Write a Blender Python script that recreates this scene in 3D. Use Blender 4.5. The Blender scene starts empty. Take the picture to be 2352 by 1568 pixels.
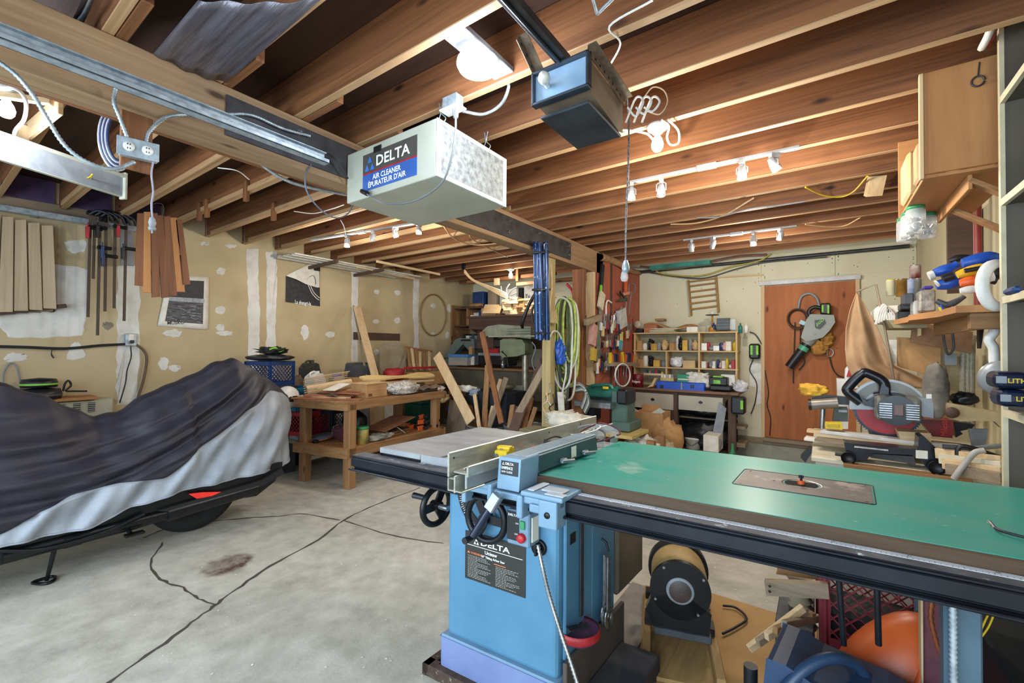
import bpy, bmesh, math, random
from mathutils import Vector, Matrix, Euler, noise
rnd = random.Random(7)
PI = math.pi
col = bpy.context.scene.collection
sc = bpy.context.scene

# ---------------------------------------------------------------- camera
YAW, PITCH, ROLL, FPX, HCAM = math.radians(35.4), 0.017, 0.008, 1000.0, 1.4
_f = Vector((-math.sin(YAW)*math.cos(PITCH), math.cos(YAW)*math.cos(PITCH), math.sin(PITCH)))
_r0 = Vector((math.cos(YAW), math.sin(YAW), 0)); _u0 = _r0.cross(_f)
_r = math.cos(ROLL)*_r0 + math.sin(ROLL)*_u0; _u = _r.cross(_f)
CAM = Vector((0, 0, HCAM))
cd = bpy.data.cameras.new('camera'); cd.lens = 36*FPX/2352; cd.sensor_width = 36; cd.clip_start = .05
co = bpy.data.objects.new('camera', cd); col.objects.link(co)
Mc = Matrix((( _r.x, _u.x, -_f.x, CAM.x), (_r.y, _u.y, -_f.y, CAM.y), (_r.z, _u.z, -_f.z, CAM.z), (0, 0, 0, 1)))
co.matrix_world = Mc
sc.camera = co

# ---------------------------------------------------------------- world, big lights, exposure
w = bpy.data.worlds.new('world'); sc.world = w; w.use_nodes = True
bg = w.node_tree.nodes['Background']; bg.inputs[0].default_value = (.72, .87, 1.0, 1); bg.inputs[1].default_value = 1.15
sc.view_settings.view_transform = 'Standard'; sc.view_settings.look = 'None'
sc.view_settings.gamma = 1; sc.view_settings.exposure = 0.5; sc.view_settings.use_curve_mapping = False

def light(name, kind, loc, power, color, size=.05, rot=None, **k):
    d = bpy.data.lights.new(name, kind); d.energy = power; d.color = color
    if kind == 'AREA': d.shape = 'RECTANGLE'; d.size = size[0]; d.size_y = size[1]
    else: d.shadow_soft_size = size
    o = bpy.data.objects.new(name, d); o.location = loc; col.objects.link(o)
    if rot: o.rotation_euler = rot
    for a, b in k.items(): setattr(d, a, b)
    return o
# open garage door behind the camera: daylight
light('daylight', 'AREA', (-1.2, -1.6, 1.35), 120, (.74, .88, 1), (4.5, 2.0), (math.radians(68), 0, 0))

# ---------------------------------------------------------------- pixel -> world helpers (measuring the photo)
def ray(x, y): return _f + _r*((x-1176)/FPX) - _u*((y-784)/FPX)
def aX(x, y, X): d = ray(x, y); return CAM + d*(X/d.x)
def aY(x, y, Y): d = ray(x, y); return CAM + d*(Y/d.y)
def aZ(x, y, Z=0.): d = ray(x, y); return CAM + d*((Z-HCAM)/d.z)
def aD(x, y, D): return CAM + ray(x, y)*D
XL, YB, XR, ZJ = -5.6, 6.54, .87, 2.62

# ---------------------------------------------------------------- materials
def hx(s):
    s = s.lstrip('#'); v = [int(s[i:i+2], 16)/255 for i in (0, 2, 4)]
    return tuple(((x/12.92) if x <= .04045 else ((x+.055)/1.055)**2.4) for x in v) + (1,)
MATS = {}
def _base(n, rough, metal):
    m = bpy.data.materials.new(n); m.use_nodes = True; nt = m.node_tree
    b = nt.nodes['Principled BSDF']; b.inputs['Roughness'].default_value = rough; b.inputs['Metallic'].default_value = metal
    return m, nt, b
def _coords(nt, sc3, kind='Object'):
    tc = nt.nodes.new('ShaderNodeTexCoord'); mp = nt.nodes.new('ShaderNodeMapping')
    mp.inputs['Scale'].default_value = sc3; nt.links.new(tc.outputs[kind], mp.inputs[0]); return mp.outputs[0]
def _noise(nt, vec, scale, detail=4, rough=.6, dist=0):
    n = nt.nodes.new('ShaderNodeTexNoise'); n.inputs['Scale'].default_value = scale; n.inputs['Detail'].default_value = detail
    n.inputs['Roughness'].default_value = rough; n.inputs['Distortion'].default_value = dist
    nt.links.new(vec, n.inputs['Vector']); return n.outputs[0]
def _ramp(nt, fac, stops):
    r = nt.nodes.new('ShaderNodeValToRGB'); nt.links.new(fac, r.inputs[0]); e = r.color_ramp.elements
    while len(e) < len(stops): e.new(.5)
    for i, (p, c) in enumerate(stops): e[i].position = p; e[i].color = c
    return r.outputs[0]
def _mix(nt, fac, a, b, mode='MIX'):
    n = nt.nodes.new('ShaderNodeMix'); n.data_type = 'RGBA'; n.blend_type = mode
    for s, v in ((n.inputs[0], fac), (n.inputs[6], a), (n.inputs[7], b)):
        if hasattr(v, 'links') or hasattr(v, 'is_linked'): nt.links.new(v, s)
        else: s.default_value = v
    return n.outputs[2]
def _bump(nt, b, h, strength, dist=.01):
    n = nt.nodes.new('ShaderNodeBump'); n.inputs['Strength'].default_value = strength; n.inputs['Distance'].default_value = dist
    nt.links.new(h, n.inputs['Height']); nt.links.new(n.outputs[0], b.inputs['Normal'])
def mat(n, c1, rough=.6, metal=0, c2=None, scale=12, bump=.15, st=(1, 1, 1), spots=None, spot_c=None, emit=None):
    if n in MATS: return MATS[n]
    m, nt, b = _base(n, rough, metal); c1 = hx(c1)
    c2 = hx(c2) if c2 else tuple(x*.72 for x in c1[:3]) + (1,)
    v = _coords(nt, st); f = _noise(nt, v, scale)
    o = _ramp(nt, f, [(.3, c2), (.62, c1)])
    if spots:
        f2 = _noise(nt, _coords(nt, (1, 1, 1)), spots, 5, .7)
        o = _mix(nt, _ramp(nt, f2, [(.60, (0, 0, 0, 1)), (.68, (1, 1, 1, 1))]), o, hx(spot_c))
    nt.links.new(o, b.inputs['Base Color'])
    if bump: _bump(nt, b, f, bump)
    if emit: b.inputs['Emission Color'].default_value = hx(emit[0]); b.inputs['Emission Strength'].default_value = emit[1]
    MATS[n] = m; return m
def wood(n, light_c, dark_c, axis='x', rough=.7, knots=True, cross=26):
    n = n + '_' + axis
    if n in MATS: return MATS[n]
    m, nt, b = _base(n, rough, 0)
    st = {'x': (.9, cross, cross), 'y': (cross, .9, cross), 'z': (cross, cross, .9)}[axis]
    st2 = {'x': (1, 4, 4), 'y': (4, 1, 4), 'z': (4, 4, 1)}[axis]
    g = _noise(nt, _coords(nt, st), 1.0, 5, .65, .6)
    big = _noise(nt, _coords(nt, st2), .9, 2, .5)
    o = _ramp(nt, g, [(.3, hx(dark_c)), (.66, hx(light_c))])
    o = _mix(nt, .35, o, _ramp(nt, big, [(.3, hx(dark_c)), (.7, hx(light_c))]))
    if knots:
        vo = nt.nodes.new('ShaderNodeTexVoronoi'); vo.inputs['Scale'].default_value = 1.0; vo.inputs['Randomness'].default_value = 1
        nt.links.new(_coords(nt, {'x': (2.2, 6, 6), 'y': (6, 2.2, 6), 'z': (6, 6, 2.2)}[axis]), vo.inputs['Vector'])
        k = _ramp(nt, vo.outputs['Distance'], [(.05, (1, 1, 1, 1)), (.13, (0, 0, 0, 1))])
        o = _mix(nt, k, o, tuple(x*.33 for x in hx(dark_c)[:3]) + (1,))
    nt.links.new(o, b.inputs['Base Color']); _bump(nt, b, g, .25)
    MATS[n] = m; return m

# ---------------------------------------------------------------- mesh builder
def frame(loc=(0, 0, 0), rz=0, rx=0, ry=0, s=1):
    return Matrix.Translation(Vector(loc)) @ Euler((rx, ry, rz)).to_matrix().to_4x4() @ Matrix.Scale(s, 4)
TM = [Matrix.Identity(4)]
class at:
    def __init__(s, *a, **k): s.m = a[0] if a and isinstance(a[0], Matrix) else frame(*a, **k)
    def __enter__(s): TM.append(TM[-1] @ s.m); return s
    def __exit__(s, *a): TM.pop()
def basis(z, x=None):
    z = Vector(z).normalized(); x = Vector(x) if x is not None else (Vector((0, 0, 1)) if abs(z.z) < .95 else Vector((1, 0, 0)))
    x = (x - z*x.dot(z)).normalized(); return x, z.cross(x), z
def cr(pts, n=6, closed=False):
    P = [Vector(p) for p in pts]; out = []; N = len(P)
    for i in range(N if closed else N-1):
        a = P[i-1] if (closed or i > 0) else P[0]*2-P[1]; b = P[i]; c = P[(i+1) % N]
        d = P[(i+2) % N] if (closed or i+2 < N) else P[-1]*2-P[-2]
        for k in range(n):
            t = k/n; out.append(.5*((2*b)+(c-a)*t+(2*a-5*b+4*c-d)*t*t+(3*b-a-3*c+d)*t**3))
    if not closed: out.append(P[-1])
    return out
class MB:
    def __init__(s): s.v = []; s.f = []; s.mi = []; s.sm = []
    def add(s, vs, fs, mi=0, sm=False):
        o = len(s.v); s.v += [tuple(v) for v in vs]
        for f in fs: s.f.append(tuple(i+o for i in f)); s.mi.append(mi); s.sm.append(sm)
        return s
    def box(s, x0, x1, y0, y1, z0, z1, mi=0):
        vs = [(x, y, z) for z in (z0, z1) for y in (y0, y1) for x in (x0, x1)]
        return s.add(vs, [(0, 2, 3, 1), (4, 5, 7, 6), (0, 1, 5, 4), (2, 6, 7, 3), (0, 4, 6, 2), (1, 3, 7, 5)], mi)
    def bx(s, c, d, rz=0, rx=0, ry=0, mi=0):
        M = frame(c, rz, rx, ry); a, b, e = d[0]/2, d[1]/2, d[2]/2
        vs = [M @ Vector((x, y, z)) for z in (-e, e) for y in (-b, b) for x in (-a, a)]
        return s.add(vs, [(0, 2, 3, 1), (4, 5, 7, 6), (0, 1, 5, 4), (2, 6, 7, 3), (0, 4, 6, 2), (1, 3, 7, 5)], mi)
    def plank(s, p0, p1, w, t, side=None, mi=0):
        p0 = Vector(p0); p1 = Vector(p1); x, y, z = basis(p1-p0, side)
        vs = [p+x*a*w/2+y*b*t/2 for p in (p0, p1) for b in (-1, 1) for a in (-1, 1)]
        return s.add(vs, [(0, 2, 3, 1), (4, 5, 7, 6), (0, 1, 5, 4), (2, 6, 7, 3), (0, 4, 6, 2), (1, 3, 7, 5)], mi)
    def cyl(s, p0, p1, r0, r1=None, n=16, caps=True, mi=0):
        p0 = Vector(p0); p1 = Vector(p1); r1 = r0 if r1 is None else r1; x, y, z = basis(p1-p0)
        vs = []
        for p, r in ((p0, r0), (p1, r1)):
            for i in range(n): a = 2*PI*i/n; vs.append(p+x*math.cos(a)*r+y*math.sin(a)*r)
        s.add(vs, [(i, (i+1) % n, n+(i+1) % n, n+i) for i in range(n)], mi, True)
        if caps: s.add(vs, [tuple(range(n))[::-1], tuple(range(n, 2*n))], mi)
        return s
    def tube(s, pts, r, n=8, closed=False, mi=0, flat=1, rf=None):
        P = [Vector(p) for p in pts]; N = len(P); vs = []; x = None
        for i in range(N):
            a = P[i-1] if (i or closed) else P[0]; b = P[(i+1) % N] if (i < N-1 or closed) else P[-1]
            t = b-a
            if t.length < 1e-9: t = Vector((0, 0, 1))
            x, y, z = basis(t, x if x is not None else None)
            rr = r if rf is None else rf(i/(N-1))*r
            for k in range(n): an = 2*PI*k/n; vs.append(P[i]+x*math.cos(an)*rr+y*math.sin(an)*rr*flat)
        m = N if closed else N-1
        fs = [(i*n+k, i*n+(k+1) % n, ((i+1) % N)*n+(k+1) % n, ((i+1) % N)*n+k) for i in range(m) for k in range(n)]
        s.add(vs, fs, mi, True)
        if not closed: s.add(vs[:n], [tuple(range(n))[::-1]], mi); s.add(vs[-n:], [tuple(range(n))], mi)
        return s
    def lathe(s, c, prof, n=20, axis=(0, 0, 1), mi=0, sm=True, arc=None):
        c = Vector(c); x, y, z = basis(axis); vs = []; m = len(prof); A = arc or 2*PI; nn = n if arc is None else n+1
        for i in range(nn):
            a = A*i/n
            for r, h in prof: vs.append(c+(x*math.cos(a)+y*math.sin(a))*r+z*h)
        fs = [(i*m+k, ((i+1) % nn)*m+k, ((i+1) % nn)*m+k+1, i*m+k+1) for i in range(n) for k in range(m-1)]
        return s.add(vs, fs, mi, sm)
    def prism(s, poly, h0, h1, o=(0, 0, 0), u=(1, 0, 0), v=(0, 1, 0), mi=0, sm=False):
        o = Vector(o); u = Vector(u); v = Vector(v); w = u.cross(v).normalized(); n = len(poly)
        vs = [o+u*a+v*b+w*h for h in (h0, h1) for a, b in poly]
        s.add(vs, [tuple(range(n))[::-1], tuple(range(n, 2*n))], mi)
        s.add(vs, [(i, (i+1) % n, n+(i+1) % n, n+i) for i in range(n)], mi, sm); return s
    def slab(s, corners, t, mi=0):
        P = [Vector(p) for p in corners]; n = (P[1]-P[0]).cross(P[2]-P[0]).normalized(); k = len(P)
        vs = P+[p+n*t for p in P]
        return s.add(vs, [tuple(range(k))[::-1], tuple(range(k, 2*k))]+[(i, (i+1) % k, k+(i+1) % k, k+i) for i in range(k)], mi)
    def grid(s, fn, nu, nv, mi=0, sm=True, wrap=False, mif=None):
        vs = [Vector(fn(i/(nu if wrap else nu), j/nv)) for i in range(nu if wrap else nu+1) for j in range(nv+1)]; W = nv+1
        R = nu
        for i in range(R):
            i2 = (i+1) % nu if wrap else i+1
            for j in range(nv):
                m_ = mi if mif is None else mif((i+.5)/nu, (j+.5)/nv)
                s.f.append(tuple(k+len(s.v) for k in (i*W+j, i2*W+j, i2*W+j+1, i*W+j+1))); s.mi.append(m_); s.sm.append(sm)
        s.v += [tuple(v) for v in vs]; return s
    def sphere(s, c, r, n=14, m=8, mi=0, sq=None):
        c = Vector(c); r = Vector((r, r, r)) if isinstance(r, (int, float)) else Vector(r)
        def fn(u, v):
            a = 2*PI*u; b = PI*v-PI/2; q = sq or 1
            def p(x): return math.copysign(abs(x)**q, x)
            return c+Vector((r.x*p(math.cos(b))*p(math.cos(a)), r.y*p(math.cos(b))*p(math.sin(a)), r.z*p(math.sin(b))))
        return s.grid(fn, n, m, mi, True, True)
    def build(s, name, mt, parent=None, label=None, cat=None, group=None, kind=None, bev=0, solid=0, sub=0, seg=1):
        M = TM[-1]; V = [M @ Vector(v) for v in s.v]
        if parent is not None: org = parent['_o']; org = Vector(org)
        else:
            xs = [v.x for v in V]; ys = [v.y for v in V]; zs = [v.z for v in V]
            org = Vector(((min(xs)+max(xs))/2, (min(ys)+max(ys))/2, min(zs)))
        me = bpy.data.meshes.new(name); me.from_pydata([tuple(v-org) for v in V], [], s.f)
        for m_ in (mt if isinstance(mt, (list, tuple)) else [mt]): me.materials.append(m_)
        me.polygons.foreach_set('material_index', s.mi); me.polygons.foreach_set('use_smooth', s.sm)
        if M.determinant() < 0: me.flip_normals()
        me.update(); o = bpy.data.objects.new(name, me); col.objects.link(o)
        if parent is not None: o.parent = parent
        else: o.location = org
        o['_o'] = tuple(org); tag(o, label, cat, group, kind)
        if sub: a = o.modifiers.new('s', 'SUBSURF'); a.levels = a.render_levels = sub
        if solid: a = o.modifiers.new('t', 'SOLIDIFY'); a.thickness = solid; a.offset = 0
        if bev: a = o.modifiers.new('b', 'BEVEL'); a.width = bev; a.segments = seg; a.limit_method = 'ANGLE'; a.angle_limit = .6
        return o
def tag(o, label=None, cat=None, group=None, kind=None):
    if label: o['label'] = label
    if cat: o['category'] = cat
    if group: o['group'] = group
    if kind: o['kind'] = kind
    return o
def thing(name, label, cat, loc=None, group=None, kind=None):
    o = bpy.data.objects.new(name, None); col.objects.link(o); p = TM[-1] @ Vector(loc or (0, 0, 0))
    o.empty_display_size = .05; o.location = p; o['_o'] = tuple(p); return tag(o, label, cat, group, kind)
def text(name, s, o, u, v, h, mt, parent=None, kern=1, sx=1, bold=False, center=False, ex=.0006, **k):
    """flat lettering: baseline origin o, text direction u, up v, cap height h"""
    fc = bpy.data.curves.new('f', 'FONT'); fc.body = s; fc.size = 1; fc.extrude = 0; fc.space_character = kern; fc.resolution_u = 2
    if bold: fc.offset = .02
    if center: fc.align_x = 'CENTER'
    fo = bpy.data.objects.new('f', fc); col.objects.link(fo)
    dg = bpy.context.evaluated_depsgraph_get(); me = bpy.data.meshes.new_from_object(fo.evaluated_get(dg))
    bpy.data.objects.remove(fo)
    u = Vector(u).normalized(); v = Vector(v).normalized(); w_ = u.cross(v); o = Vector(o); q = h/.7
    mb = MB(); mb.add([o+u*p.co.x*q*sx+v*p.co.y*q+w_*ex for p in me.vertices], [tuple(f.vertices) for f in me.polygons])
    bpy.data.meshes.remove(me)
    return mb.build(name, mt, parent, **k) if mb.f else None
# ---------------------------------------------------------------- shared materials
JX = wood('joist_wood', '#98633b', '#4d2c18', 'x'); JY = wood('joist_wood', '#98633b', '#4d2c18', 'y'); JZ = wood('joist_wood', '#98633b', '#4d2c18', 'z')
BX_ = wood('bench_wood', '#a57c50', '#6b482b', 'x'); BY_ = wood('bench_wood', '#a57c50', '#6b482b', 'y'); BZ_ = wood('bench_wood', '#a57c50', '#6b482b', 'z')
JEX = wood('joist_edge_lit', '#bd9a72', '#94704a', 'x', knots=False)  # paler than the joist faces: floor bounce light painted into the colour
BEW = wood('beam_wood', '#a88a68', '#7a5c40', 'y')
PX = wood('pale_wood', '#dcc39a', '#b8946a', 'x', knots=False); PY = wood('pale_wood', '#dcc39a', '#b8946a', 'y', knots=False); PZ = wood('pale_wood', '#dcc39a', '#b8946a', 'z', knots=False)
GX = wood('grey_wood', '#a08d74', '#6e5f4d', 'x'); GY = wood('grey_wood', '#a08d74', '#6e5f4d', 'y'); GZ = wood('grey_wood', '#a08d74', '#6e5f4d', 'z')
DX = wood('dark_wood', '#5f4638', '#38281f', 'x'); DY = wood('dark_wood', '#5f4638', '#38281f', 'y'); DZ = wood('dark_wood', '#5f4638', '#38281f', 'z')
PLYX = wood('plywood', '#bb8853', '#96643a', 'x', cross=9); PLYZ = wood('plywood', '#bb8853', '#96643a', 'z', cross=9); PLYY = wood('plywood', '#bb8853', '#96643a', 'y', cross=9)
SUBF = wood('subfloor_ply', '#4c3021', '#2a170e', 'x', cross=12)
BLACK = mat('black_plastic', '#1b1e24', .4, c2='#101217', bump=.05); RUB = mat('rubber', '#17181b', .7, bump=.1)
WHITE = mat('white_plastic', '#e8e8e4', .4, c2='#cfcfca', bump=.03); PAPER = mat('paper', '#e6e2d8', .9, c2='#d3cdbf', bump=.05)
GALV = mat('galvanized_steel', '#b4c0c8', .4, .45, c2='#87949d', scale=30, bump=.05)
STEEL = mat('steel', '#b9bcc0', .3, .9, c2='#8a8d92', scale=25, bump=.05); DSTEEL = mat('dark_steel', '#4b4a4c', .5, .5, c2='#353336', scale=10, bump=.1)
CARD = mat('cardboard', '#b98f60', .9, c2='#a27a4e', scale=6, bump=.08); CARD2 = mat('pale_cardboard', '#cdb083', .9, c2='#b59566', scale=6, bump=.08)
RED = mat('red_paint', '#b3242c', .45, c2='#8d1a22'); ORANGE = mat('orange_plastic', '#d9622b', .45, c2='#b84f20'); YEL = mat('yellow_plastic', '#e3c31d', .5, c2='#c4a512')
BLUE = mat('blue_plastic', '#1f57b8', .4, c2='#17428d'); DBLUE = mat('dark_blue_plastic', '#1d3d73', .45, c2='#142b54'); GREEN = mat('green_plastic', '#2f8f5a', .5, c2='#226b42')
TEAL = mat('teal_paint', '#2f8173', .4, c2='#1f5f55', scale=8); LIME = mat('lime_plastic', '#86d03a', .45, c2='#63aa24')
CLOTHW = mat('white_cloth', '#dedad2', .95, c2='#bdb8ae', scale=20, bump=.4); GREYP = mat('grey_plastic', '#8c9298', .5, c2='#737980'); DGREY = mat('dark_grey_plastic', '#44484e', .5, c2='#33363b')
TAN = mat('tan_cloth', '#b99672', .95, c2='#9d7c5a', scale=5, bump=.25); COP = mat('tan_leather', '#b5833c', .8, c2='#8e6228', scale=20, bump=.3)
def glassm(n, c, rough=.1, alpha=.35, spec=.5):
    if n in MATS: return MATS[n]
    m, nt, b = _base(n, rough, 0); b.inputs['Base Color'].default_value = hx(c); b.inputs['Alpha'].default_value = alpha
    MATS[n] = m; return m
CLEAR = glassm('clear_plastic', '#dfe5e6', .12, .35)
def glow(n, c, st):
    m, nt, b = _base(n, .4, 0); b.inputs['Base Color'].default_value = (.9, .9, .9, 1)
    b.inputs['Emission Color'].default_value = hx(c); b.inputs['Emission Strength'].default_value = st; return m
GLOWC = glow('lamp_glow_cool', '#f2f6ff', 5); GLOWW = glow('lamp_glow_warm', '#fff3dc', 8)
DELTA_TXT = mat('white_print', '#f0f0ee', .6, c2='#e6e6e4', bump=0)
# ================================================================ THE ROOM
def conc():
    m, nt, b = _base('concrete', .75, 0)
    v = _coords(nt, (1, 1, 1)); f = _noise(nt, v, 1.1, 8, .62); f2 = _noise(nt, v, 9, 6, .7); f3 = _noise(nt, v, 60, 3, .6)
    o = _ramp(nt, f, [(.28, hx('#8e8b7f')), (.5, hx('#b6b3a6')), (.72, hx('#cecbbf'))])
    o = _mix(nt, .35, o, _ramp(nt, f2, [(.3, hx('#827e74')), (.65, hx('#d3d0c6'))]))
    # brown oil stain with its own shape
    tc = nt.nodes.new('ShaderNodeTexCoord'); vd = nt.nodes.new('ShaderNodeVectorMath'); vd.operation = 'DISTANCE'
    off = nt.nodes.new('ShaderNodeVectorMath'); off.operation = 'ADD'
    ns = nt.nodes.new('ShaderNodeTexNoise'); ns.inputs['Scale'].default_value = 7; ns.inputs['Detail'].default_value = 6
    nt.links.new(tc.outputs['Object'], ns.inputs['Vector'])
    sb = nt.nodes.new('ShaderNodeVectorMath'); sb.operation = 'SCALE'; sb.inputs['Scale'].default_value = .28
    nt.links.new(ns.outputs['Color'], sb.inputs[0]); nt.links.new(tc.outputs['Object'], off.inputs[0]); nt.links.new(sb.outputs[0], off.inputs[1])
    nt.links.new(off.outputs[0], vd.inputs[0]); p = Vector((-3.12, 1.24, 0))
    vd.inputs[1].default_value = (p.x+.14-FLO.x, p.y+.14-FLO.y, .14)
    st = _ramp(nt, vd.outputs['Value'], [(.10, (1, 1, 1, 1)), (.17, (0, 0, 0, 1))])
    pit = _ramp(nt, f2, [(.35, (.3, .3, .3, 1)), (.6, (1, 1, 1, 1))]); st = _mix(nt, 1.0, st, pit, 'MULTIPLY')
    o = _mix(nt, st, o, hx('#54392b'))
    nt.links.new(o, b.inputs['Base Color']); _bump(nt, b, f3, .25, .004)
    return m
FLO = Vector((-2.3, 2.3, 0))
fl = MB().box(-5.9, 1.3, -2.4, 7.0, -.12, 0).build('floor', BLACK, kind='structure'); 
for v_ in fl.data.vertices: v_.co += Vector(fl['_o']) - FLO
fl.location = FLO; fl['_o'] = tuple(FLO); fl.data.materials.clear(); fl.data.materials.append(conc())
CRK = mat('crack_dirt', '#4a443c', .95, bump=0)
def crack(pts, w_=.012):
    w_ *= 1.35
    P = cr([aZ(x, y, 0) for x, y in pts], 5); q = []; mb = MB()
    for i, p in enumerate(P):
        t = (P[min(i+1, len(P)-1)]-P[max(i-1, 0)]).normalized(); n = Vector((-t.y, t.x, 0))*w_*(.25+rnd.random()*.55); j = Vector((rnd.uniform(-1, 1), rnd.uniform(-1, 1), 0))*.006
        q += [p+n+j+Vector((0, 0, .0012)), p-n+j+Vector((0, 0, .0012))]
    mb.add(q, [(2*i, 2*i+1, 2*i+3, 2*i+2) for i in range(len(P)-1)]).build('crack', CRK, fl)
crack([(965, 1120), (860, 1160), (790, 1195), (730, 1240), (620, 1300), (540, 1355), (500, 1385), (440, 1430), (360, 1490), (250, 1568), (120, 1650), (-60, 1760)], .012)
crack([(780, 1195), (700, 1180), (640, 1185), (540, 1192), (400, 1210), (330, 1235)], .009)
crack([(790, 1195), (860, 1218), (930, 1235), (1020, 1248)], .008)
crack([(375, 1245), (345, 1290), (370, 1330), (420, 1350), (455, 1375), (495, 1388)], .009)
crack([(1440, 1338), (1500, 1352), (1540, 1360)], .008)
CHIP = mat('paint_fleck', '#e9e6e0', .9, bump=0)
mb = MB()
for i in range(90):
    x, y = (rnd.uniform(300, 1010), rnd.uniform(1230, 1560)) if i < 60 else (rnd.uniform(1440, 1800), rnd.uniform(1240, 1420))
    p = aZ(x, y, .001); r_ = rnd.uniform(.002, .007)
    a0 = rnd.random()*6
    mb.add([p+Vector((math.cos(a0+k*1.25)*r_*rnd.uniform(.5, 1.3), math.sin(a0+k*1.25)*r_, .001)) for k in range(5)], [(0, 1, 2, 3, 4)])
mb.build('paint_flecks', CHIP, fl, kind='stuff')

# walls
DRYL = mat('drywall_tan', '#c3b18d', .9, c2='#b09c77', scale=1.3, bump=.03); DRYB = mat('drywall_cream', '#d3ceb4', .9, c2='#c4bda0', scale=1.2, bump=.03)
MUD = mat('joint_compound', '#dedcd6', .95, c2='#cbc7bd', scale=7, bump=.15)
wl = MB().box(XL-.12, XL, -2.4, YB+.1, 0, 2.86).build('wall_left', DRYL, kind='structure')
def patch(px, mt=MUD, off=.0025, name='plaster_patch'):
    P = [aX(x, y, XL) for x, y in px]; Q = cr(P, 6, True) if len(P) < 13 else [p.lerp(P[(i+1) % len(P)], t/3) for i, p in enumerate(P) for t in range(3)]
    for p in Q: p.x = XL; p.y += rnd.uniform(-.008, .008); p.z += rnd.uniform(-.008, .008)
    c = sum(Q, Vector())/len(Q); n = len(Q)
    mb = MB(); vs = [c+Vector((off, 0, 0))]+[q*.96+c*.04+Vector((off, 0, 0)) for q in Q]+Q
    mb.add(vs, [(0, 1+(i+1) % n, 1+i) for i in range(n)]+[(1+i, 1+(i+1) % n, n+1+(i+1) % n, n+1+i) for i in range(n)]).build(name, mt, wl)
def strip(x0, x1, y0, y1, b0=None, b1=None, **k):
    b0 = b0 or x0; b1 = b1 or x1; L = []; R = []
    for i in range(9): t = i/8; y = y0+(y1-y0)*t; L.append((x0+(b0-x0)*t+rnd.uniform(-1.5, 1.5), y)); R.append((x1+(b1-x1)*t+rnd.uniform(-1.5, 1.5), y))
    patch(L+R[::-1], **k)
strip(567, 594, 572, 870, 572, 598); strip(611, 635, 578, 870, 612, 634); strip(806, 822, 615, 830, 808, 822); strip(949, 962, 640, 800, 950, 962)
strip(270, 322, 610, 930, 268, 318)
patch([(125, 605), (200, 618), (205, 700), (195, 750), (190, 770), (100, 775), (20, 775), (0, 750), (0, 722), (90, 728), (150, 720), (150, 700), (128, 690)])
patch([(20, 812), (60, 812), (58, 826), (10, 830)]); patch([(165, 790), (185, 790), (195, 820), (155, 825)]); patch([(150, 555), (195, 552), (195, 575), (165, 580)])
for x, y, a, b in [(507, 623, 10, 8), (505, 712, 12, 9), (505, 752, 10, 8), (515, 765, 18, 6), (395, 765, 22, 8), (375, 835, 12, 14), (400, 845, 14, 8), (700, 763, 9, 17), (758, 768, 11, 7), (865, 670, 6, 5), (913, 672, 7, 6), (863, 738, 7, 5), (912, 736, 7, 7), (995, 702, 6, 5), (1032, 707, 6, 9), (994, 768, 5, 5), (1027, 770, 4, 8), (865, 808, 6, 6), (690, 860, 8, 6), (470, 560, 10, 4), (530, 565, 12, 4)]:
    patch([(x-a, y), (x-a*.3, y-b), (x+a, y-b*.6), (x+a*.8, y+b*.7), (x-a*.2, y+b)])
ws = mat('drywall_scuff', '#8d8577', .9, bump=0)
patch([(236, 745), (244, 738), (258, 742), (258, 753), (243, 757)], ws, .004, 'scuff')
PURP = mat('purple_foam_board', '#5a4468', .8, c2='#46355a', bump=.05)
for y0, y1 in [(-.66, -.36), (-.29, .02), (.09, .40), (.47, .78), (.85, 1.16), (1.23, 1.54)]:
    MB().box(XL+.002, XL+.03, y0, y1, 2.64, 2.855).build('insulation_panel', PURP, wl)

wb = MB().box(XL-.12, XR+.12, YB+.012, YB+.12, 0, 2.86).build('wall_back', DRYB, kind='structure')
def bpanel(x0, x1, z0, z1): return MB().box(x0+.002, x1-.002, YB, YB+.0115, z0, z1).build('drywall_panel', DRYB, wb, bev=.002)
bpanel(-2.3, -.64, .27, 2.62); bpanel(-.64, .14, 2.32, 2.62); bpanel(.14, XR, 2.32, 2.62); bpanel(.38, XR, .27, 2.32)
bpanel(XL, -4.2, 1.2, 2.62); bpanel(-4.2, -2.38, 1.2, 2.62)
mb = MB()
for i in range(70):
    x = rnd.choice([-.67, -.60, .11, .17, .84]) if i < 30 else rnd.uniform(-2.2, .85); z = rnd.uniform(2.3, 2.6) if i < 40 else rnd.uniform(1.5, 2.6)
    if -.62 < x < .38 and z < 2.32: continue
    if x < .14 and i < 30 and z < 2.32: z += .3
    mb.cyl((x, YB-.001, z), (x, YB+.001, z), .006, n=6)
mb.build('nail_heads', mat('nail_spot', '#6c6656', .9, bump=0), wb, kind='stuff')
CURB = mat('curb_concrete', '#9b9a8e', .85, c2='#7f7e74', scale=5, bump=.2)
MB().box(-2.3, XR, YB-.10, YB+.11, 0, .20).build('trim_1', CURB, kind='structure')
MB().box(-2.3, XR, YB-.03, YB+.011, .20, .27).build('trim_2', GX, kind='structure', bev=.004)
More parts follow.
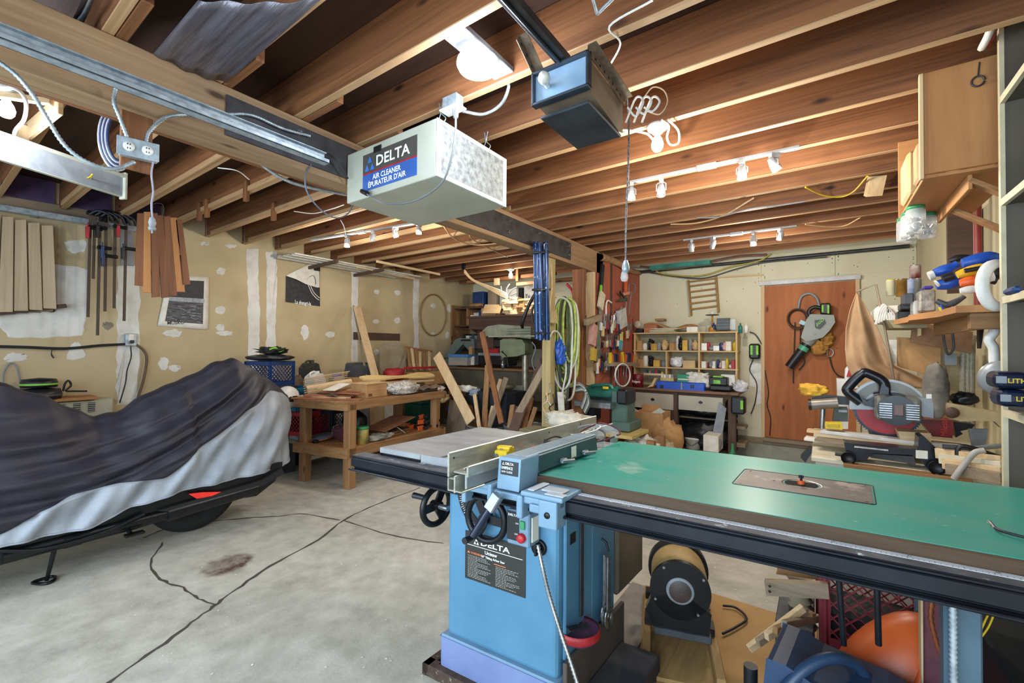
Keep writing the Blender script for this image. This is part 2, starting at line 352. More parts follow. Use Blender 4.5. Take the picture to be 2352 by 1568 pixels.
# plywood door
dp = MB().box(-.60, .33, YB-.02, YB+.005, .29, 2.24).build('door_1', wood('door_plywood', '#b9713f', '#8c4b24', 'z', cross=7), kind='structure', bev=.002)
MB().box(-.64, -.60, YB-.035, YB+.01, .27, 2.27).build('door_frame', PZ, dp, bev=.003)
MB().box(.33, .37, YB-.035, YB+.01, .27, 2.27).build('door_frame', PZ, dp, bev=.003)
MB().box(-.66, .38, YB-.05, YB+.0, 2.25, 2.30).build('door_flashing', mat('painted_flashing', '#c9c9cc', .5, bump=.05), dp, bev=.003)
MB().box(-.62, .35, YB-.07, YB+.0, .24, .285).build('door_sill', GX, dp, bev=.003)
# right wall and the red painted partition
DRYR = mat('drywall_right', '#cdc4a4', .9, c2='#bdb392', scale=1.2, bump=.03)
wr = MB().box(XR, XR+.12, -.2, YB+.1, 0, 2.86).build('wall_right', DRYR, kind='structure')
REDP = wood('red_stained_plywood', '#b0614c', '#8c4636', 'z', cross=5)
wp = MB().box(-2.36, -2.262, 4.98, YB+.0, 0, 2.60).build('wall_partition', REDP, kind='structure')
MB().box(-2.262, -2.255, 5.40, 5.46, 0, 2.58).build('stud', DZ, wp); MB().box(-2.262, -2.25, 5.95, 5.99, 0, 2.55).build('stud', REDP, wp)

# ceiling: subfloor, joists, beam
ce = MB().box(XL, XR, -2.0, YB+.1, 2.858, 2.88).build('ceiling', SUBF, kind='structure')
YJ = [1.95+.38*i for i in range(-9, 12)]
for i, y in enumerate(YJ):
    mb_ = MB().box(XL+.001, XR-.001, y, y+.04, ZJ+rnd.uniform(-.004, .004), 2.857); mb_.mi[0] = 1; mb_.build('joist', [JX, JEX], ce, bev=.003)  # bottom face takes the paler wood with bounce light painted in
for y in YJ[5:9]:                                   # lapped joist ends and cleats beside the beam
    MB().box(-2.75, -1.95, y+.042, y+.08, ZJ+.0, ZJ+.20).build('joist_splice', JX, ce, bev=.003)
for y in YJ[6:16]:
    MB().box(XL+.2, -2.5+rnd.uniform(-.5, .3), y-.018, y-.001, ZJ-.001, ZJ+.036).build('strapping', JEX, ce, bev=.002)
for x, y in [(-4.62, 1.57), (-4.45, 1.57), (-4.05, 1.95), (-3.7, 1.57), ]:
    MB().box(x, x+.05, y-.03, y, ZJ-.08, ZJ+.08).build('nailer_block', JZ, ce, bev=.003)
beam = MB().box(-2.40, -2.262, -1.9, 5.17, 2.35, ZJ-.002).build('beam', BEW, ce, bev=.004)
MB().box(-2.56, -2.42, -1.9, 2.3, 2.40, ZJ-.002).build('beam', JY, ce, bev=.004)
plate = MB().box(-2.261, -2.252, .86, 4.28, 2.385, 2.575).build('steel_plate', DSTEEL, ce, bev=.002)
for y in (1.2, 2.2, 3.1, 3.6, 4.22):
    for z in (2.43, 2.53): MB().cyl((-2.252, y, z), (-2.235, y, z), .014, n=6).cyl((-2.235, y, z), (-2.215, y, z), .006, n=6).build('bolt', STEEL, ce)
# cleats, blocks and shelf board by the far-left corner
for x0, x1, y, z in [(-4.9, -3.2, 5.55, 2.50), (-3.5, -2.5, 5.9, 2.45)]:
    MB().box(x0, x1, y, y+.09, z, z+.05).build('cross_board', JX, ce, bev=.003)
# posts
def post(x, y, wx, wy, z0, z1, m_, lab, name='wooden_post'):
    return MB().box(x-wx/2, x+wx/2, y-wy/2, y+wy/2, z0, z1).build(name, m_, label=lab, cat='post', bev=.005)
post(-2.335, 3.95, .10, .10, 0, 2.349, wood('greenish_post', '#b9a878', '#8b7a4c', 'z'), 'greenish treated wooden post behind the blue tube bundle')
post(-2.34, 4.66, .14, .09, 0, 2.349, JZ, 'brown wooden post beside the hanging hoses')
post(-2.30, 4.90, .10, .045, 0, 2.349, PZ, 'narrow pale wooden stud at the near end of the red partition')
# sheet of clear plastic / flattened duct on the joists at top left
DUCT = mat('plastic_sheet_sheen', '#6d6a73', .22, .35, c2='#4b464d', scale=6, st=(.5, 9, 9), bump=.3)
a_, b_, c_, d_ = aZ(345, 132, 2.615), aZ(520, 190, 2.615), aZ(735, 0, 2.615), aZ(455, 0, 2.615)
mb = MB().grid(lambda u, v: (a_*(1-u)+d_*u)*(1-v)+(b_*(1-u)+c_*u)*v+Vector((0, 0, -.006*math.sin(v*19)-.01*math.sin(PI*v))), 8, 16)
mb.build('plastic_sheet', DUCT, label='shiny grey plastic sheet stapled under the joists at top left', cat='plastic sheet', solid=.003)
# ================================================================ CEILING THINGS AND LAMPS
def logo(o, u, v, h, mt, parent, name='logo'):
    mb = MB(); u = Vector(u); v = Vector(v); w_ = u.cross(v); o = Vector(o)
    for a, b in ((0, 0), (.54, 0), (.27, .5)):
        mb.add([o+u*h*(a)+v*h*b+w_*.0008, o+u*h*(a+.46)+v*h*b+w_*.0008, o+u*h*(a+.23)+v*h*(b+.46)+w_*.0008], [(0, 1, 2)])
    return mb.build(name, mt, parent)
# --- air cleaner
X0, X1, Y0, Y1, Z0, Z1 = -2.245, -1.52, 1.49, 2.06, 2.235, 2.52
ACW = mat('air_cleaner_enamel', '#b4b7aa', .4, c2='#a4a898', scale=4, bump=.03)
ac = thing('air_cleaner', 'white ceiling air cleaner box with blue and black label hanging under the joists', 'air cleaner', ((X0+X1)/2, (Y0+Y1)/2, Z0))
MB().box(X0, X1, Y0, Y1, Z0, Z1).build('housing', ACW, ac, bev=.006, seg=2)
fr = MB(); e = X1
fr.box(e, e+.008, Y0, Y0+.03, Z0, Z1).box(e, e+.008, Y1-.03, Y1, Z0, Z1).box(e, e+.008, Y0+.03, Y1-.03, Z0, Z0+.022).box(e, e+.008, Y0+.03, Y1-.03, Z1-.022, Z1)
fr.build('filter_frame', mat('pale_blue_frame', '#d3e0dd', .4, bump=.02), ac, bev=.002)
MB().grid(lambda u, v: (e+.004+.004*math.sin(u*31)*math.sin(v*23), Y0+.03+(Y1-Y0-.06)*u, Z0+.022+(Z1-Z0-.044)*v), 40, 20).build('filter', mat('dusty_filter', '#9b9f9f', .95, c2='#666b6b', scale=30, bump=.9), ac)
yf = Y0-.002; lp = [aY(x, y, yf) for x, y in ((833, 427), (953, 401), (958, 317), (837, 353))]
lx0, lx1 = lp[0].x, lp[2].x; lz0 = Z0+.035; lz1 = lz0+.205; hz = lz0+.1
LB1 = mat('label_dark', '#4a4842', .6, bump=.02); LB2 = mat('label_blue', '#2d5aa6', .6, c2='#274f95', bump=.02)
MB().box(lx0, lx1, yf, Y0, hz, lz1).build('label', LB1, ac); MB().box(lx0, lx1, yf, Y0, lz0, hz-.008).build('label', LB2, ac)
MB().box(lx0, lx1, yf, Y0, hz-.008, hz).build('label', RED, ac)
U, V = (1, 0, 0), (0, 0, 1); W_ = lx1-lx0
logo((lx0+.02, yf-.001, hz+.008), U, V, .085, mat('logo_blue', '#3a78c9', .5, bump=0), ac)
text('lettering', 'DELTA', (lx0+.115, yf-.001, hz+.022), U, V, .055, DELTA_TXT, ac, sx=1.15, bold=True)
text('lettering', 'AIR CLEANER', (lx0+.09, yf-.001, lz0+.052), U, V, .028, DELTA_TXT, ac, bold=True, sx=.95)
text('lettering', "ÉPURATEUR D'AIR", (lx0+.05, yf-.001, lz0+.014), U, V, .028, DELTA_TXT, ac, bold=True, sx=.95)
p = aY(868, 328, yf); MB().box(p.x-.035, p.x+.03, yf-.004, Y0, Z1-.055, Z1-.02).build('switch', BLACK, ac, bev=.003)
for x, y in ((X1-.03, Y0+.06), (X1-.03, Y1-.15), (X0+.1, Y1-.1)):
    for s_ in (-.012, .012):
        MB().tube(cr([(x+s_, y, Z1), (x+s_*2, y+.01, Z1+.03), (x, y, Z1+.06), (x-s_, y, Z1+.11)], 5), .0028, 6).build('hanger_hook', GALV, ac)
pl = [aY(x, y, Y0-.03) for x, y in [(1046, 250), (1046, 300), (1035, 370), (1010, 425), (950, 462), (890, 467), (850, 450), (836, 442)]]
MB().tube(cr(pl, 6), .005, 7).build('power_cord', mat('grey_cord', '#6b7072', .5, bump=0), label='grey power cord looping in front of the air cleaner', cat='cord')
p = aY(836, 442, Y0-.03); MB().cyl(p+Vector((-.02, 0, .012)), p+Vector((.03, 0, -.012)), .012, .014).build('cord_connector', BLACK, label='black cord connector on the air cleaner label side', cat='plug')
p = aZ(1040, 252, 2.56); mb = MB().box(p.x-.06, p.x+.06, p.y-.035, p.y+.035, 2.555, 2.565); ob = mb.build('outlet_plate', WHITE, label='ivory outlet box on the joist above the air cleaner', cat='outlet', bev=.003)
MB().box(p.x-.045, p.x+.045, p.y-.025, p.y+.025, 2.565, 2.62).build('outlet_box', GALV, ob); MB().cyl((p.x+.02, p.y, 2.515), (p.x+.02, p.y, 2.555), .012, .016).build('plug', GREYP, ob)
pp = [aZ(x, y, z) for x, y, z in [(1062, 255, 2.57), (1110, 262, 2.60), (1150, 240, 2.62), (1168, 200, 2.66), (1160, 175, 2.7)]]
MB().tube(cr(pp, 6), .008, 8).build('armored_cable', GALV, label='grey armored cable curving up from the ivory outlet', cat='cable')

# --- flush round LED lamp on its white board
c = aZ(1097, 143, 2.60); 
MB().box(c.x-.055, c.x+.055, 1.232, 1.568, 2.635, 2.66).build('mounting_board', mat('white_board', '#8d9098', .7, bump=.03), label='white painted board between two joists above the round lamp', cat='board', bev=.003)
fl_ = thing('ceiling_lamp', 'large round flush ceiling lamp glowing cool white above the air cleaner', 'lamp', (c.x, c.y, 2.56))
MB().lathe((c.x, c.y, 2.56), [(0, 0), (.05, .001), (.078, .008), (.088, .028), (.085, .045), (.0, .05)], 28).build('diffuser', GLOWC, fl_)
MB().cyl((c.x, c.y, 2.61), (c.x, c.y, 2.636), .05, n=20).build('base', WHITE, fl_)
light('led_lamp_light', 'POINT', (c.x, c.y, 2.47), 15, (.80, .88, 1.0), .08)

# --- bare bulbs in white porcelain holders
def bulb_lamp(x, y, z, lab, on, power=0, colr=(1, .91, .77), g=None):
    t = thing('bulb_lamp', lab, 'lamp', (x, y, z), g)
    MB().lathe((x, y, z), [(0, 0), (.028, 0), (.03, .012), (.05, .02), (.056, .034), (.05, .044), (0, .044)][::1], 20).build('lamp_holder', WHITE, t)
    MB().lathe((x, y, z-.10), [(0, 0), (.018, .004), (.029, .02), (.032, .04), (.025, .065), (.014, .085), (.013, .103)], 18).build('bulb', on, t)
    if power: light('bulb_light', 'POINT', (x, y, z-.20), power, colr, .04)
    return t
bulb_lamp(-.715, 2.34, 2.565, 'bare lit bulb in a white holder under the joist behind the door opener', GLOWW, 24)
bulb_lamp(-3.80, 5.30, 2.56, 'bare lit bulb above the wood storage shelf', GLOWW, 17)
bulb_lamp(-3.22, .28, 2.60, 'bare lit bulb in a white holder at the left edge of the photo', GLOWC, 12, (.9, .93, 1))
p = [aZ(x, y, z) for x, y, z in [(1370, 325, 2.61), (1420, 300, 2.60), (1480, 305, 2.58), (1500, 320, 2.57)]]
MB().tube(cr(p, 6), .006, 7).build('electric_cable', WHITE, label='white cable running to the bulb behind the opener', cat='cable')
p = [aZ(x, y, 2.59) for x, y in [(1535, 275), (1558, 300), (1558, 328), (1540, 332), (1532, 315), (1536, 290), (1520, 276)]]
MB().tube(cr(p, 6), .006, 7).build('electric_cable', WHITE, label='looped white cable right of the bulb behind the opener', cat='cable')
p = [aY(x, y, 1.95) for x, y in [(1480, 222), (1500, 200), (1525, 208), (1533, 235), (1515, 262), (1485, 255)]]
MB().tube(cr(p, 6), .003, 6).build('thin_wire', mat('tan_wire', '#c7a98a', .5, bump=0), label='thin tan wire ring on the joist right of the door opener', cat='wire')

# --- track lights
TRK = mat('track_enamel', '#a9abac', .45, c2='#97999a', bump=0)
def track(a, b, lab, heads, g):
    a = Vector(a); b = Vector(b); d = (b-a).normalized()
    t = thing('track_light', lab, 'track light', (a+b)/2, 'track lights')
    MB().plank(a, b, .034, .018, (0, 1, 0)).build('track', TRK, t, bev=.002)
    m_ = (a+b)/2; MB().plank(m_-d*.06, m_+d*.06, .05, .03, (0, 1, 0)).build('feed_box', TRK, t, bev=.004)
    for x, y, yaw, tilt, lit in heads:
        k = (aY(x, y, a.y+.0).x-a.x)/(b.x-a.x); h = a+(b-a)*max(.01, min(.99, k))
        hz_ = min(h.z-.07, aY(x, y, h.y).z)
        with at(h, rz=yaw):
            hd = MB().box(-.014, .014, -.03, .03, -.035, -.006).cyl((0, 0, -.05), (0, 0, -.03), .009).build('head_adapter', TRK, t, bev=.002)
            D = h.z-hz_
            MB().tube([(-.030, 0, -D), (-.030, 0, -.055), (-.02, 0, -.047), (.02, 0, -.047), (.030, 0, -.055), (.030, 0, -D)], .0045, 6).build('yoke', TRK, hd)
            with at((0, 0, -D), rx=tilt):
                MB().lathe((0, 0, -.038), [(.0, .09), (.018, .088), (.022, .06), (.026, .045), (.028, 0), (.024, 0), (.022, .02), (0, .022)], 18).build('lamp_can', TRK, hd)
                MB().lathe((0, 0, -.036), [(0, -.004), (.014, -.002), (.022, .004), (.022, .012)], 16).build('reflector_bulb', GLOWW if lit else mat('unlit_bulb', '#c9c9c4', .2, bump=0), hd)
        if lit: light('track_head_light', 'SPOT' if False else 'POINT', (h.x, h.y-.02, h.z-D-.15), lit, (1, .92, .80), .03)
track((-1.12, 3.03, 2.605), (-.10, 3.06, 2.605), 'white track light nearest the camera, on the joist right of the hanging cord', [(1447, 448, .4, .3, 7), (1518, 438, .2, -.2, 0), (1703, 398, 0, .1, 20), (1778, 380, -.8, .6, 14)], 0)
track((-4.66, 2.66, 2.60), (-3.12, 2.86, 2.60), 'white track light left of centre near the tan wall', [(783, 562, .3, 0, 20), (833, 542, .6, -.4, 0), (877, 536, -.3, .3, 0), (928, 525, 0, 0, 16)], 0)
track((-1.23, 4.96, 2.605), (-.19, 4.99, 2.605), 'white track light farthest away, before the door wall', [(1588, 570, .3, .3, 0), (1637, 562, .7, .7, 0), (1730, 555, 0, 0, 26), (1792, 542, .5, .6, 0)], 0)

# --- garage door opener with its rail
t = thing('garage_door_opener', 'black garage door opener with a bulb on its end and tan side', 'door opener', (-.83, 1.65, 2.30))
OPB = mat('opener_blue_black', '#39434e', .35, .3, c2='#252d36', scale=6, bump=.05); OPT = mat('opener_side', '#8b7a66', .5, .2, c2='#6b5c4c', scale=6, bump=.05)
MB().prism([(1.49, 2.385), (1.49, 2.50), (1.82, 2.50), (1.84, 2.48), (1.84, 2.36), (1.80, 2.35)], -.935, -.715, (0, 0, 0), (0, 1, 0), (0, 0, 1)).build('motor_housing', OPT, t, bev=.006, seg=2)
MB().box(-.945, -.705, 1.475, 1.489, 2.385, 2.505).build('end_panel', mat('opener_end', '#8fb0cc', .3, .3, c2='#7f9fbd', bump=.02), t, bev=.003)
mb = MB(); mb.box(-.95, -.94, 1.455, 1.49, 2.38, 2.51).box(-.71, -.70, 1.455, 1.49, 2.38, 2.51).box(-.95, -.70, 1.455, 1.49, 2.377, 2.387).box(-.95, -.70, 1.455, 1.49, 2.503, 2.513)
mb.build('end_rim', OPB, t, bev=.002); MB().box(-.934, -.716, 1.5, 1.83, 2.338, 2.35).build('bottom_cover', OPB, t, bev=.004)
MB().lathe((-.88, 1.47, 2.44), [(.010, -.0), (.012, .02), (.022, .04), (.024, .055), (.016, .07), (0, .075)], 16, (.25, -1, .1)).build('bulb', mat('frosted_bulb', '#dddad2', .3, bump=0), t)
MB().box(-.845, -.795, -1.2, 1.5, 2.515, 2.55).build('rail', DSTEEL, t, bev=.003)
MB().tube([(-.82, -1.2+i*.045, 2.508) for i in range(60)], .007, 5).build('chain', BLACK, t)
def slotted(p, q, w_=.035, nm='slotted_angle', par=None):
    p = Vector(p); q = Vector(q); L = (q-p).length; n = int(L/.035); x, y, z = basis(q-p, (0, 0, 1)); mb = MB().plank(p, q, w_, .003, (0, 0, 1)).plank(p+x*w_/2+y*w_/2, q+x*w_/2+y*w_/2, .003, w_, (0, 0, 1))
    o = mb.build(nm, mat('rusty_angle', '#8d7b66', .5, .4, c2='#5f5145', scale=20), par)
    hb = MB()
    for i in range(n):
        c_ = p+z*(i+.6)*L/n
        hb.cyl(c_-y*.0022, c_+y*.0022, .006, n=8)
    hb.build('slot', BLACK, par, kind='stuff')
slotted(aY(1350, 112, 1.5), aY(1436, 235, 1.84), .034, par=t); slotted((-.95, 1.36, 2.6), (-.945, 1.5, 2.5), .035, par=t)
mb = MB()
for k in range(3):
    a_ = Vector((-.70+.03*k, 1.86+.02*k, 2.48)); mb.tube(cr([a_, a_+Vector((.03, .02, -.04+.01*k)), a_+Vector((.06, .03, .02)), a_+Vector((.02, .05, .06)), a_+Vector((-.02, .03, -.05))], 5), .005, 6)
mb.build('cable_bundle', WHITE, label='bundle of white cables tied behind the door opener', cat='cable')
p = [aY(x, y, 1.86) for x, y in [(1270, 275), (1285, 300), (1305, 318), (1325, 310), (1340, 290)]]
MB().tube(cr(p, 6), .005, 6).build('electric_cable', WHITE, label='white cable sagging below the door opener', cat='cable')

# --- long hanging cord with a caged work lamp
P = [aY(x, y, 2.05) for x, y in [(1425, 185), (1438, 200), (1444, 280), (1443, 380), (1438, 500), (1437, 600)]]
wl_ = thing('hanging_work_lamp', 'small caged work light on a long black cord before the red wall', 'work light', P[-1])
MB().tube(cr(P, 6), .0045, 7).build('cord', mat('black_white_cord', '#3c3d42', .5, c2='#8b8d92', scale=90, bump=0), wl_)
b_ = P[-1]; MB().lathe(b_+Vector((0, 0, -.055)), [(0, 0), (.016, .0), (.018, .02), (.015, .045), (.008, .06)], 14).build('socket', GALV, wl_)
MB().lathe(b_+Vector((-.006, 0, -.10)), [(0, 0), (.014, .004), (.019, .02), (.015, .045), (.012, .05)], 14).build('globe', CLEAR, wl_)

# --- garage door track (near) with hanger
t = thing('garage_door_track', 'long galvanized garage door track hanging beside the beam at top left', 'door track', (-2.02, 0, 2.30))
prof = [(0, 0), (.05, .0), (.056, .012), (.05, .05), (.044, .05), (.048, .014), (.044, .006), (.006, .006), (.003, .014), (.006, .02), (0, .022)]
MB().prism([(-a, b) for a, b in prof], -1.8, 1.225, (-1.99, 0, 2.315), (1, 0, 0), (0, 0, 1)).build('track', GALV, t) if False else None
mb = MB(); mb.box(-2.045, -2.04, -1.8, 1.225, 2.315, 2.375).box(-2.045, -1.995, -1.8, 1.225, 2.315, 2.32).box(-2.0, -1.995, -1.8, 1.225, 2.315, 2.335).box(-2.045, -2.02, -1.8, 1.225, 2.372, 2.377)
mb.build('track', GALV, t, bev=.001)
hb = MB()
for y in (.45, .80, 1.02, 1.19): hb.cyl((-2.0385, y, 2.35), (-2.0395, y, 2.35), .007, n=8).box(-2.0398, -2.0385, y-.006, y+.006, 2.345, 2.356)
hb.build('slot', BLACK, t)
slotted((-2.06, 1.12, 2.62), (-2.06, 1.12, 2.36), .03, par=t)
for x, y in ((-2.06, -.2),): slotted((x, y, 2.62), (x, y, 2.36), .03, par=t)

# --- junction box on its hanging board, with armored cables, plug cord
bp = aX(310, 300, -2.258)
mb = MB(); A_ = [aX(x, y, -2.258) for x, y in ((272, 395), (345, 395), (345, 215), (272, 205))]
y0_, y1_ = A_[0].y, A_[1].y; zt, zb = 2.60, aX(300, 392, -2.258).z
MB().box(-2.255, -2.235, y0_, y1_, zb, 2.33).build('outlet_board', JZ, label='short vertical board carrying the metal outlet box below the beam', cat='board', bev=.003)
p = aX(318, 342, -2.19); jb = thing('junction_box', 'metal outlet box with two ivory duplex outlets below the beam', 'outlet', (p.x, p.y, p.z-.05))
with at(p, rz=-.25):
    MB().box(-.045, 0, -.06, .06, -.032, .032).build('box', GALV, jb, bev=.006)
    MB().box(0, .005, -.064, .064, -.036, .036).build('cover', GALV, jb, bev=.002)
    for s_ in (-.028, .028):
        MB().lathe((.005, s_, 0), [(.018, 0), (.018, .004), (0, .004)], 16, (1, 0, 0)).build('outlet_face', WHITE, jb)
        for q_ in (-.008, .008):
            for r_ in (-.004, .004): MB().box(.009, .0105, s_+r_-.0012, s_+r_+.0012, q_-.003, q_+.003).build('slot', BLACK, jb)
def cable(pts, r_, lab, mt=GALV, cat='cable', n=7, name='armored_cable', k=6):
    P = cr(pts, k); return MB().tube(P, r_, n).build(name, mt, label=lab, cat=cat)
def rib(pts, r_, lab, mt=GALV, name='armored_cable', cat='cable', pitch=.012, **k):
    P = cr(pts, 10); L = [0]
    for a, b in zip(P, P[1:]): L.append(L[-1]+(b-a).length)
    n = max(12, min(260, int(L[-1]/pitch*2))); Q = []; j = 0
    for i in range(n+1):
        s_ = L[-1]*i/n
        while j < len(L)-2 and L[j+1] < s_: j += 1
        q = (s_-L[j])/max(1e-6, L[j+1]-L[j]); Q.append(P[j].lerp(P[j+1], q))
    cnt = [0]
    def rf(u): cnt[0] += 1; return 1 if cnt[0] % 2 else .68
    return MB().tube(Q, r_, 8, rf=rf).build(name, mt, label=lab, cat=cat, **k)
rib([aX(x, y, -2.2) for x, y in [(-5, 140), (40, 175), (80, 225), (110, 275), (150, 335), (200, 372), (260, 388), (310, 372)]], .0085, 'armored cable sagging from the left edge to the outlet box')
rib([aX(x, y, -2.22) for x, y in [(266, 205), (262, 235), (275, 270), (292, 315)]], .008, 'short armored cable dropping from the beam to the outlet box')
rib([aX(x, y, -2.235) for x, y in [(335, 328), (345, 300), (380, 270), (430, 263), (520, 262), (580, 265), (650, 295), (712, 312)]], .008, 'armored cable arching from the outlet box along the beam')
rib([aX(x, y, -2.45) for x, y in [(445, 268), (510, 310), (570, 355), (640, 405), (700, 428), (795, 447)]], .010, 'armored cable crossing under the beam to the air cleaner')
P = [aX(x, y, -2.18) for x, y in [(352, 372), (348, 400), (352, 440), (348, 470), (350, 500)]]
pc = thing('plug_cord', 'thin cord with a grey plug hanging from the outlet box', 'cord', P[-1])
MB().tube(cr(P, 6), .0035, 6).build('cord', mat('lilac_cord', '#9a96a8', .5, bump=0), pc)
MB().lathe(P[-1]+Vector((0, 0, -.05)), [(0, .0), (.012, .0), (.013, .01), (.009, .014), (.013, .03), (.008, .05)], 12).cyl(P[-1]+Vector((.004, 0, -.062)), P[-1]+Vector((.004, 0, -.05)), .002, n=6).cyl(P[-1]+Vector((-.004, 0, -.062)), P[-1]+Vector((-.004, 0, -.05)), .002, n=6).build('plug', GREYP, pc)
cc = aX(268, 320, -2.60); mb = MB()
for k in range(6): mb.tube([cc+Vector((.004*k, math.cos(a)*(.075-.006*k)*.8, math.sin(a)*(.14-.008*k))) for a in [2*PI*i/26 for i in range(26)]], .006, 6, True, mi=k % 2)
mb.build('coiled_cable', [mat('silver_wrap', '#cfd0da', .3, bump=.2), mat('blue_wire', '#3b4a72', .4, bump=0)], label='coil of white and blue wire hung behind the outlet board', cat='cable coil')
for n_, (a, b) in enumerate([((705, 375), (800, 455)), ]):
    cable([aX(x, y, -2.25) for x, y in [(715, 378), (702, 400), (705, 440), (735, 480), (770, 500), (800, 490), (812, 465)]], .004, 'thin grey-blue cable drooping left of the air cleaner', mat('blue_grey_cord', '#5d6876', .5, bump=0))
cable([aX(x, y, -2.20) for x, y in [(750, 352), (770, 365), (790, 395), (800, 410)]], .0045, 'short black cable from the door track end to the air cleaner', BLACK)
cable([aX(x, y, -2.9) for x, y in [(782, 505), (790, 520), (796, 545)]], .003, 'short wire end hanging below the air cleaner left corner', WHITE)
# --- fluorescent fixture, yellow wire at far left
a_ = aZ(-40, 322, 2.42); b_ = aZ(285, 428, 2.42); d_ = (b_-a_).normalized()
t = thing('fluorescent_fixture', 'long empty white fluorescent light fixture hanging at the left edge', 'light fixture', (a_+b_)/2)
MB().plank(a_, b_, .13, .012, (0, 0, 1)).build('back_channel', GREYP, t); s_ = d_.cross(Vector((0, 0, 1))).normalized()
for k in (-1, 1): MB().plank(a_+s_*.012*k+Vector((0, 0, .06*k)), b_+s_*.012*k+Vector((0, 0, .06*k)), .02, .03, (0, 0, 1)).build('side_rail', ACW, t, bev=.002)
MB().plank(b_-d_*.012, b_+d_*.005, .17, .05, (0, 0, 1)).build('end_cap', ACW, t, bev=.003)
cable([aZ(x, y, 2.40) for x, y in [(-10, 352), (40, 370), (90, 392), (150, 402), (200, 408), (212, 400), (205, 415)]], .0035, 'thin yellow wire drooping along the fluorescent fixture', YEL, name='yellow_wire')
MB().box(-3.75, -3.60, .36, .40, 2.5, 2.62).build('lamp_bracket', PZ, label='pale wooden board behind the bulb at the left edge', cat='board')
a_, b_ = aZ(15, 345, 2.60), aZ(140, 240, 2.60); MB().plank(a_, b_, .10, .02, (0, 0, 1)).plank(aZ(-20, 215, 2.6), aZ(120, 235, 2.6), .03, .03, (0, 0, 1)).build('diagonal_brace', PX, label='pale diagonal brace behind the bulb at the left edge', cat='board', bev=.003)
cable([aZ(x, y, 2.5) for x, y in [(0, 200), (40, 205), (60, 235), (55, 275), (35, 300), (30, 325), (15, 330)]], .008, 'thick white cable curling beside the bulb at the left edge', WHITE, name='electric_cable')
# cables and blocks at the top-left corner
for k, (x0, x1) in enumerate([(165, 200), (172, 208), (180, 212)]):
    cable([aZ(x0, 60, 2.64), aZ((x0+x1)/2, 28, 2.66), aZ(x1, -10, 2.64)], .008, ['black cable between two joists at the top left corner', 'grey cable between two joists at the top left corner', 'dark cable nearest the pale blocks at the top left'][k], [BLACK, GREYP, DGREY][k])
# --- wires strung along the joists
W1 = mat('tan_cable', '#c9a97a', .6, bump=0)
for pts, z, r_, lab, m_ in [
    ([(1005, 495), (1040, 545), (1090, 562), (1160, 560), (1215, 580)], 2.60, .007, 'tan cable snaking below the beam to the blue tubes', W1),
    ([(1120, 520), (1080, 545), (1165, 590)], 2.61, .006, 'pale cable crossing the joists above the bulb', W1),
    ([(1850, 430), (1890, 448), (1930, 452), (1960, 440), (1992, 405)], 2.60, .006, 'yellow cable drooping under joists near the plywood box', YEL),
    ([(1540, 515), (1600, 512), (1660, 495), (1730, 455)], 2.60, .006, 'brown-white cable along the joists above the far track light', W1),
    ([(1600, 500), (1650, 498), (1720, 480), (1800, 470), (1850, 462)], 2.60, .006, 'grey cable along the joists above the far track light', GREYP),
    ([(1850, 515), (1900, 520), (1940, 518), (1975, 500)], 2.60, .006, 'tan cable looping below a dark knot near the plywood box', W1),
    ([(500, 385), (545, 392), (572, 412)], 2.61, .004, 'thin white wire on a joist left of the beam', WHITE),
    ([(675, 485), (720, 490), (760, 480), (790, 470)], 2.61, .004, 'thin white wire under the air cleaner left side', WHITE),
    ([(1500, 0), (1400, 60), (1425, 100), (1395, 160)], 2.61, .004, 'thin white wire dangling above the door opener', WHITE)]:
    cable([aZ(x, y, z) for x, y in pts], r_, lab, m_, name='electric_cable')
MB().tube([(x_, 6.46, 2.575) for x_ in [-2.2+.3*i for i in range(11)]], .022, 8).build('dark_pipe', DSTEEL, label='dark pipe running along the top of the door wall', cat='pipe')
cable([aY(x, y, 6.40) for x, y in [(1470, 612), (1540, 618), (1600, 608), (1690, 590), (1760, 585)]], .016, 'dusty red-brown hose along the top of the door wall', mat('brown_hose', '#7c5348', .7, bump=.1), name='hose', cat='hose')
cable([aY(x, y, 6.44) for x, y in [(1500, 615), (1520, 628), (1580, 634), (1625, 630), (1680, 612), (1740, 600), (1770, 583)]], .010, 'yellow cable sagging across the top of the door wall', mat('olive_yellow', '#b8a545', .6, bump=0), name='electric_cable')
cable([aY(x, y, 6.47) for x, y in [(1472, 622), (1560, 636), (1620, 638), (1690, 618), (1760, 602), (1900, 590)]], .008, 'dark thin cable just below the yellow one on the door wall', DGREY, name='electric_cable')
MB().box(-2.0, -1.2, 6.2, 6.33, 2.55, 2.6).build('teal_board', TEAL, label='teal painted board tucked above the red wall corner', cat='board')
# brown foam ribbon along the top of the partition
MB().grid(lambda u, v: (-2.25+.05*math.sin(v*PI)-.02*math.sin(u*9), 5.05+1.45*u, 2.56+.05*math.cos(v*PI)*(1-.3*u)+.02*math.sin(u*7)), 16, 6).build('carpet_strip', mat('brown_felt', '#a07a52', .95, c2='#7d5c3b', bump=.4), label='rolled brown felt strip along the top of the red partition', cat='felt strip', solid=.006)
# hook with iron bit at right end, red and white pipe
cable([aZ(2255, 110, 2.66), aZ(2268, 85, 2.66), aZ(2283, 50, 2.68)], .014, 'short white pipe poking through the joist at top right', WHITE, name='pipe', cat='pipe')
cable([aZ(2268, 105, 2.66), aZ(2282, 80, 2.67), aZ(2290, 50, 2.68)], .007, 'thin red pipe beside the white pipe at top right', RED, name='pipe', cat='pipe')
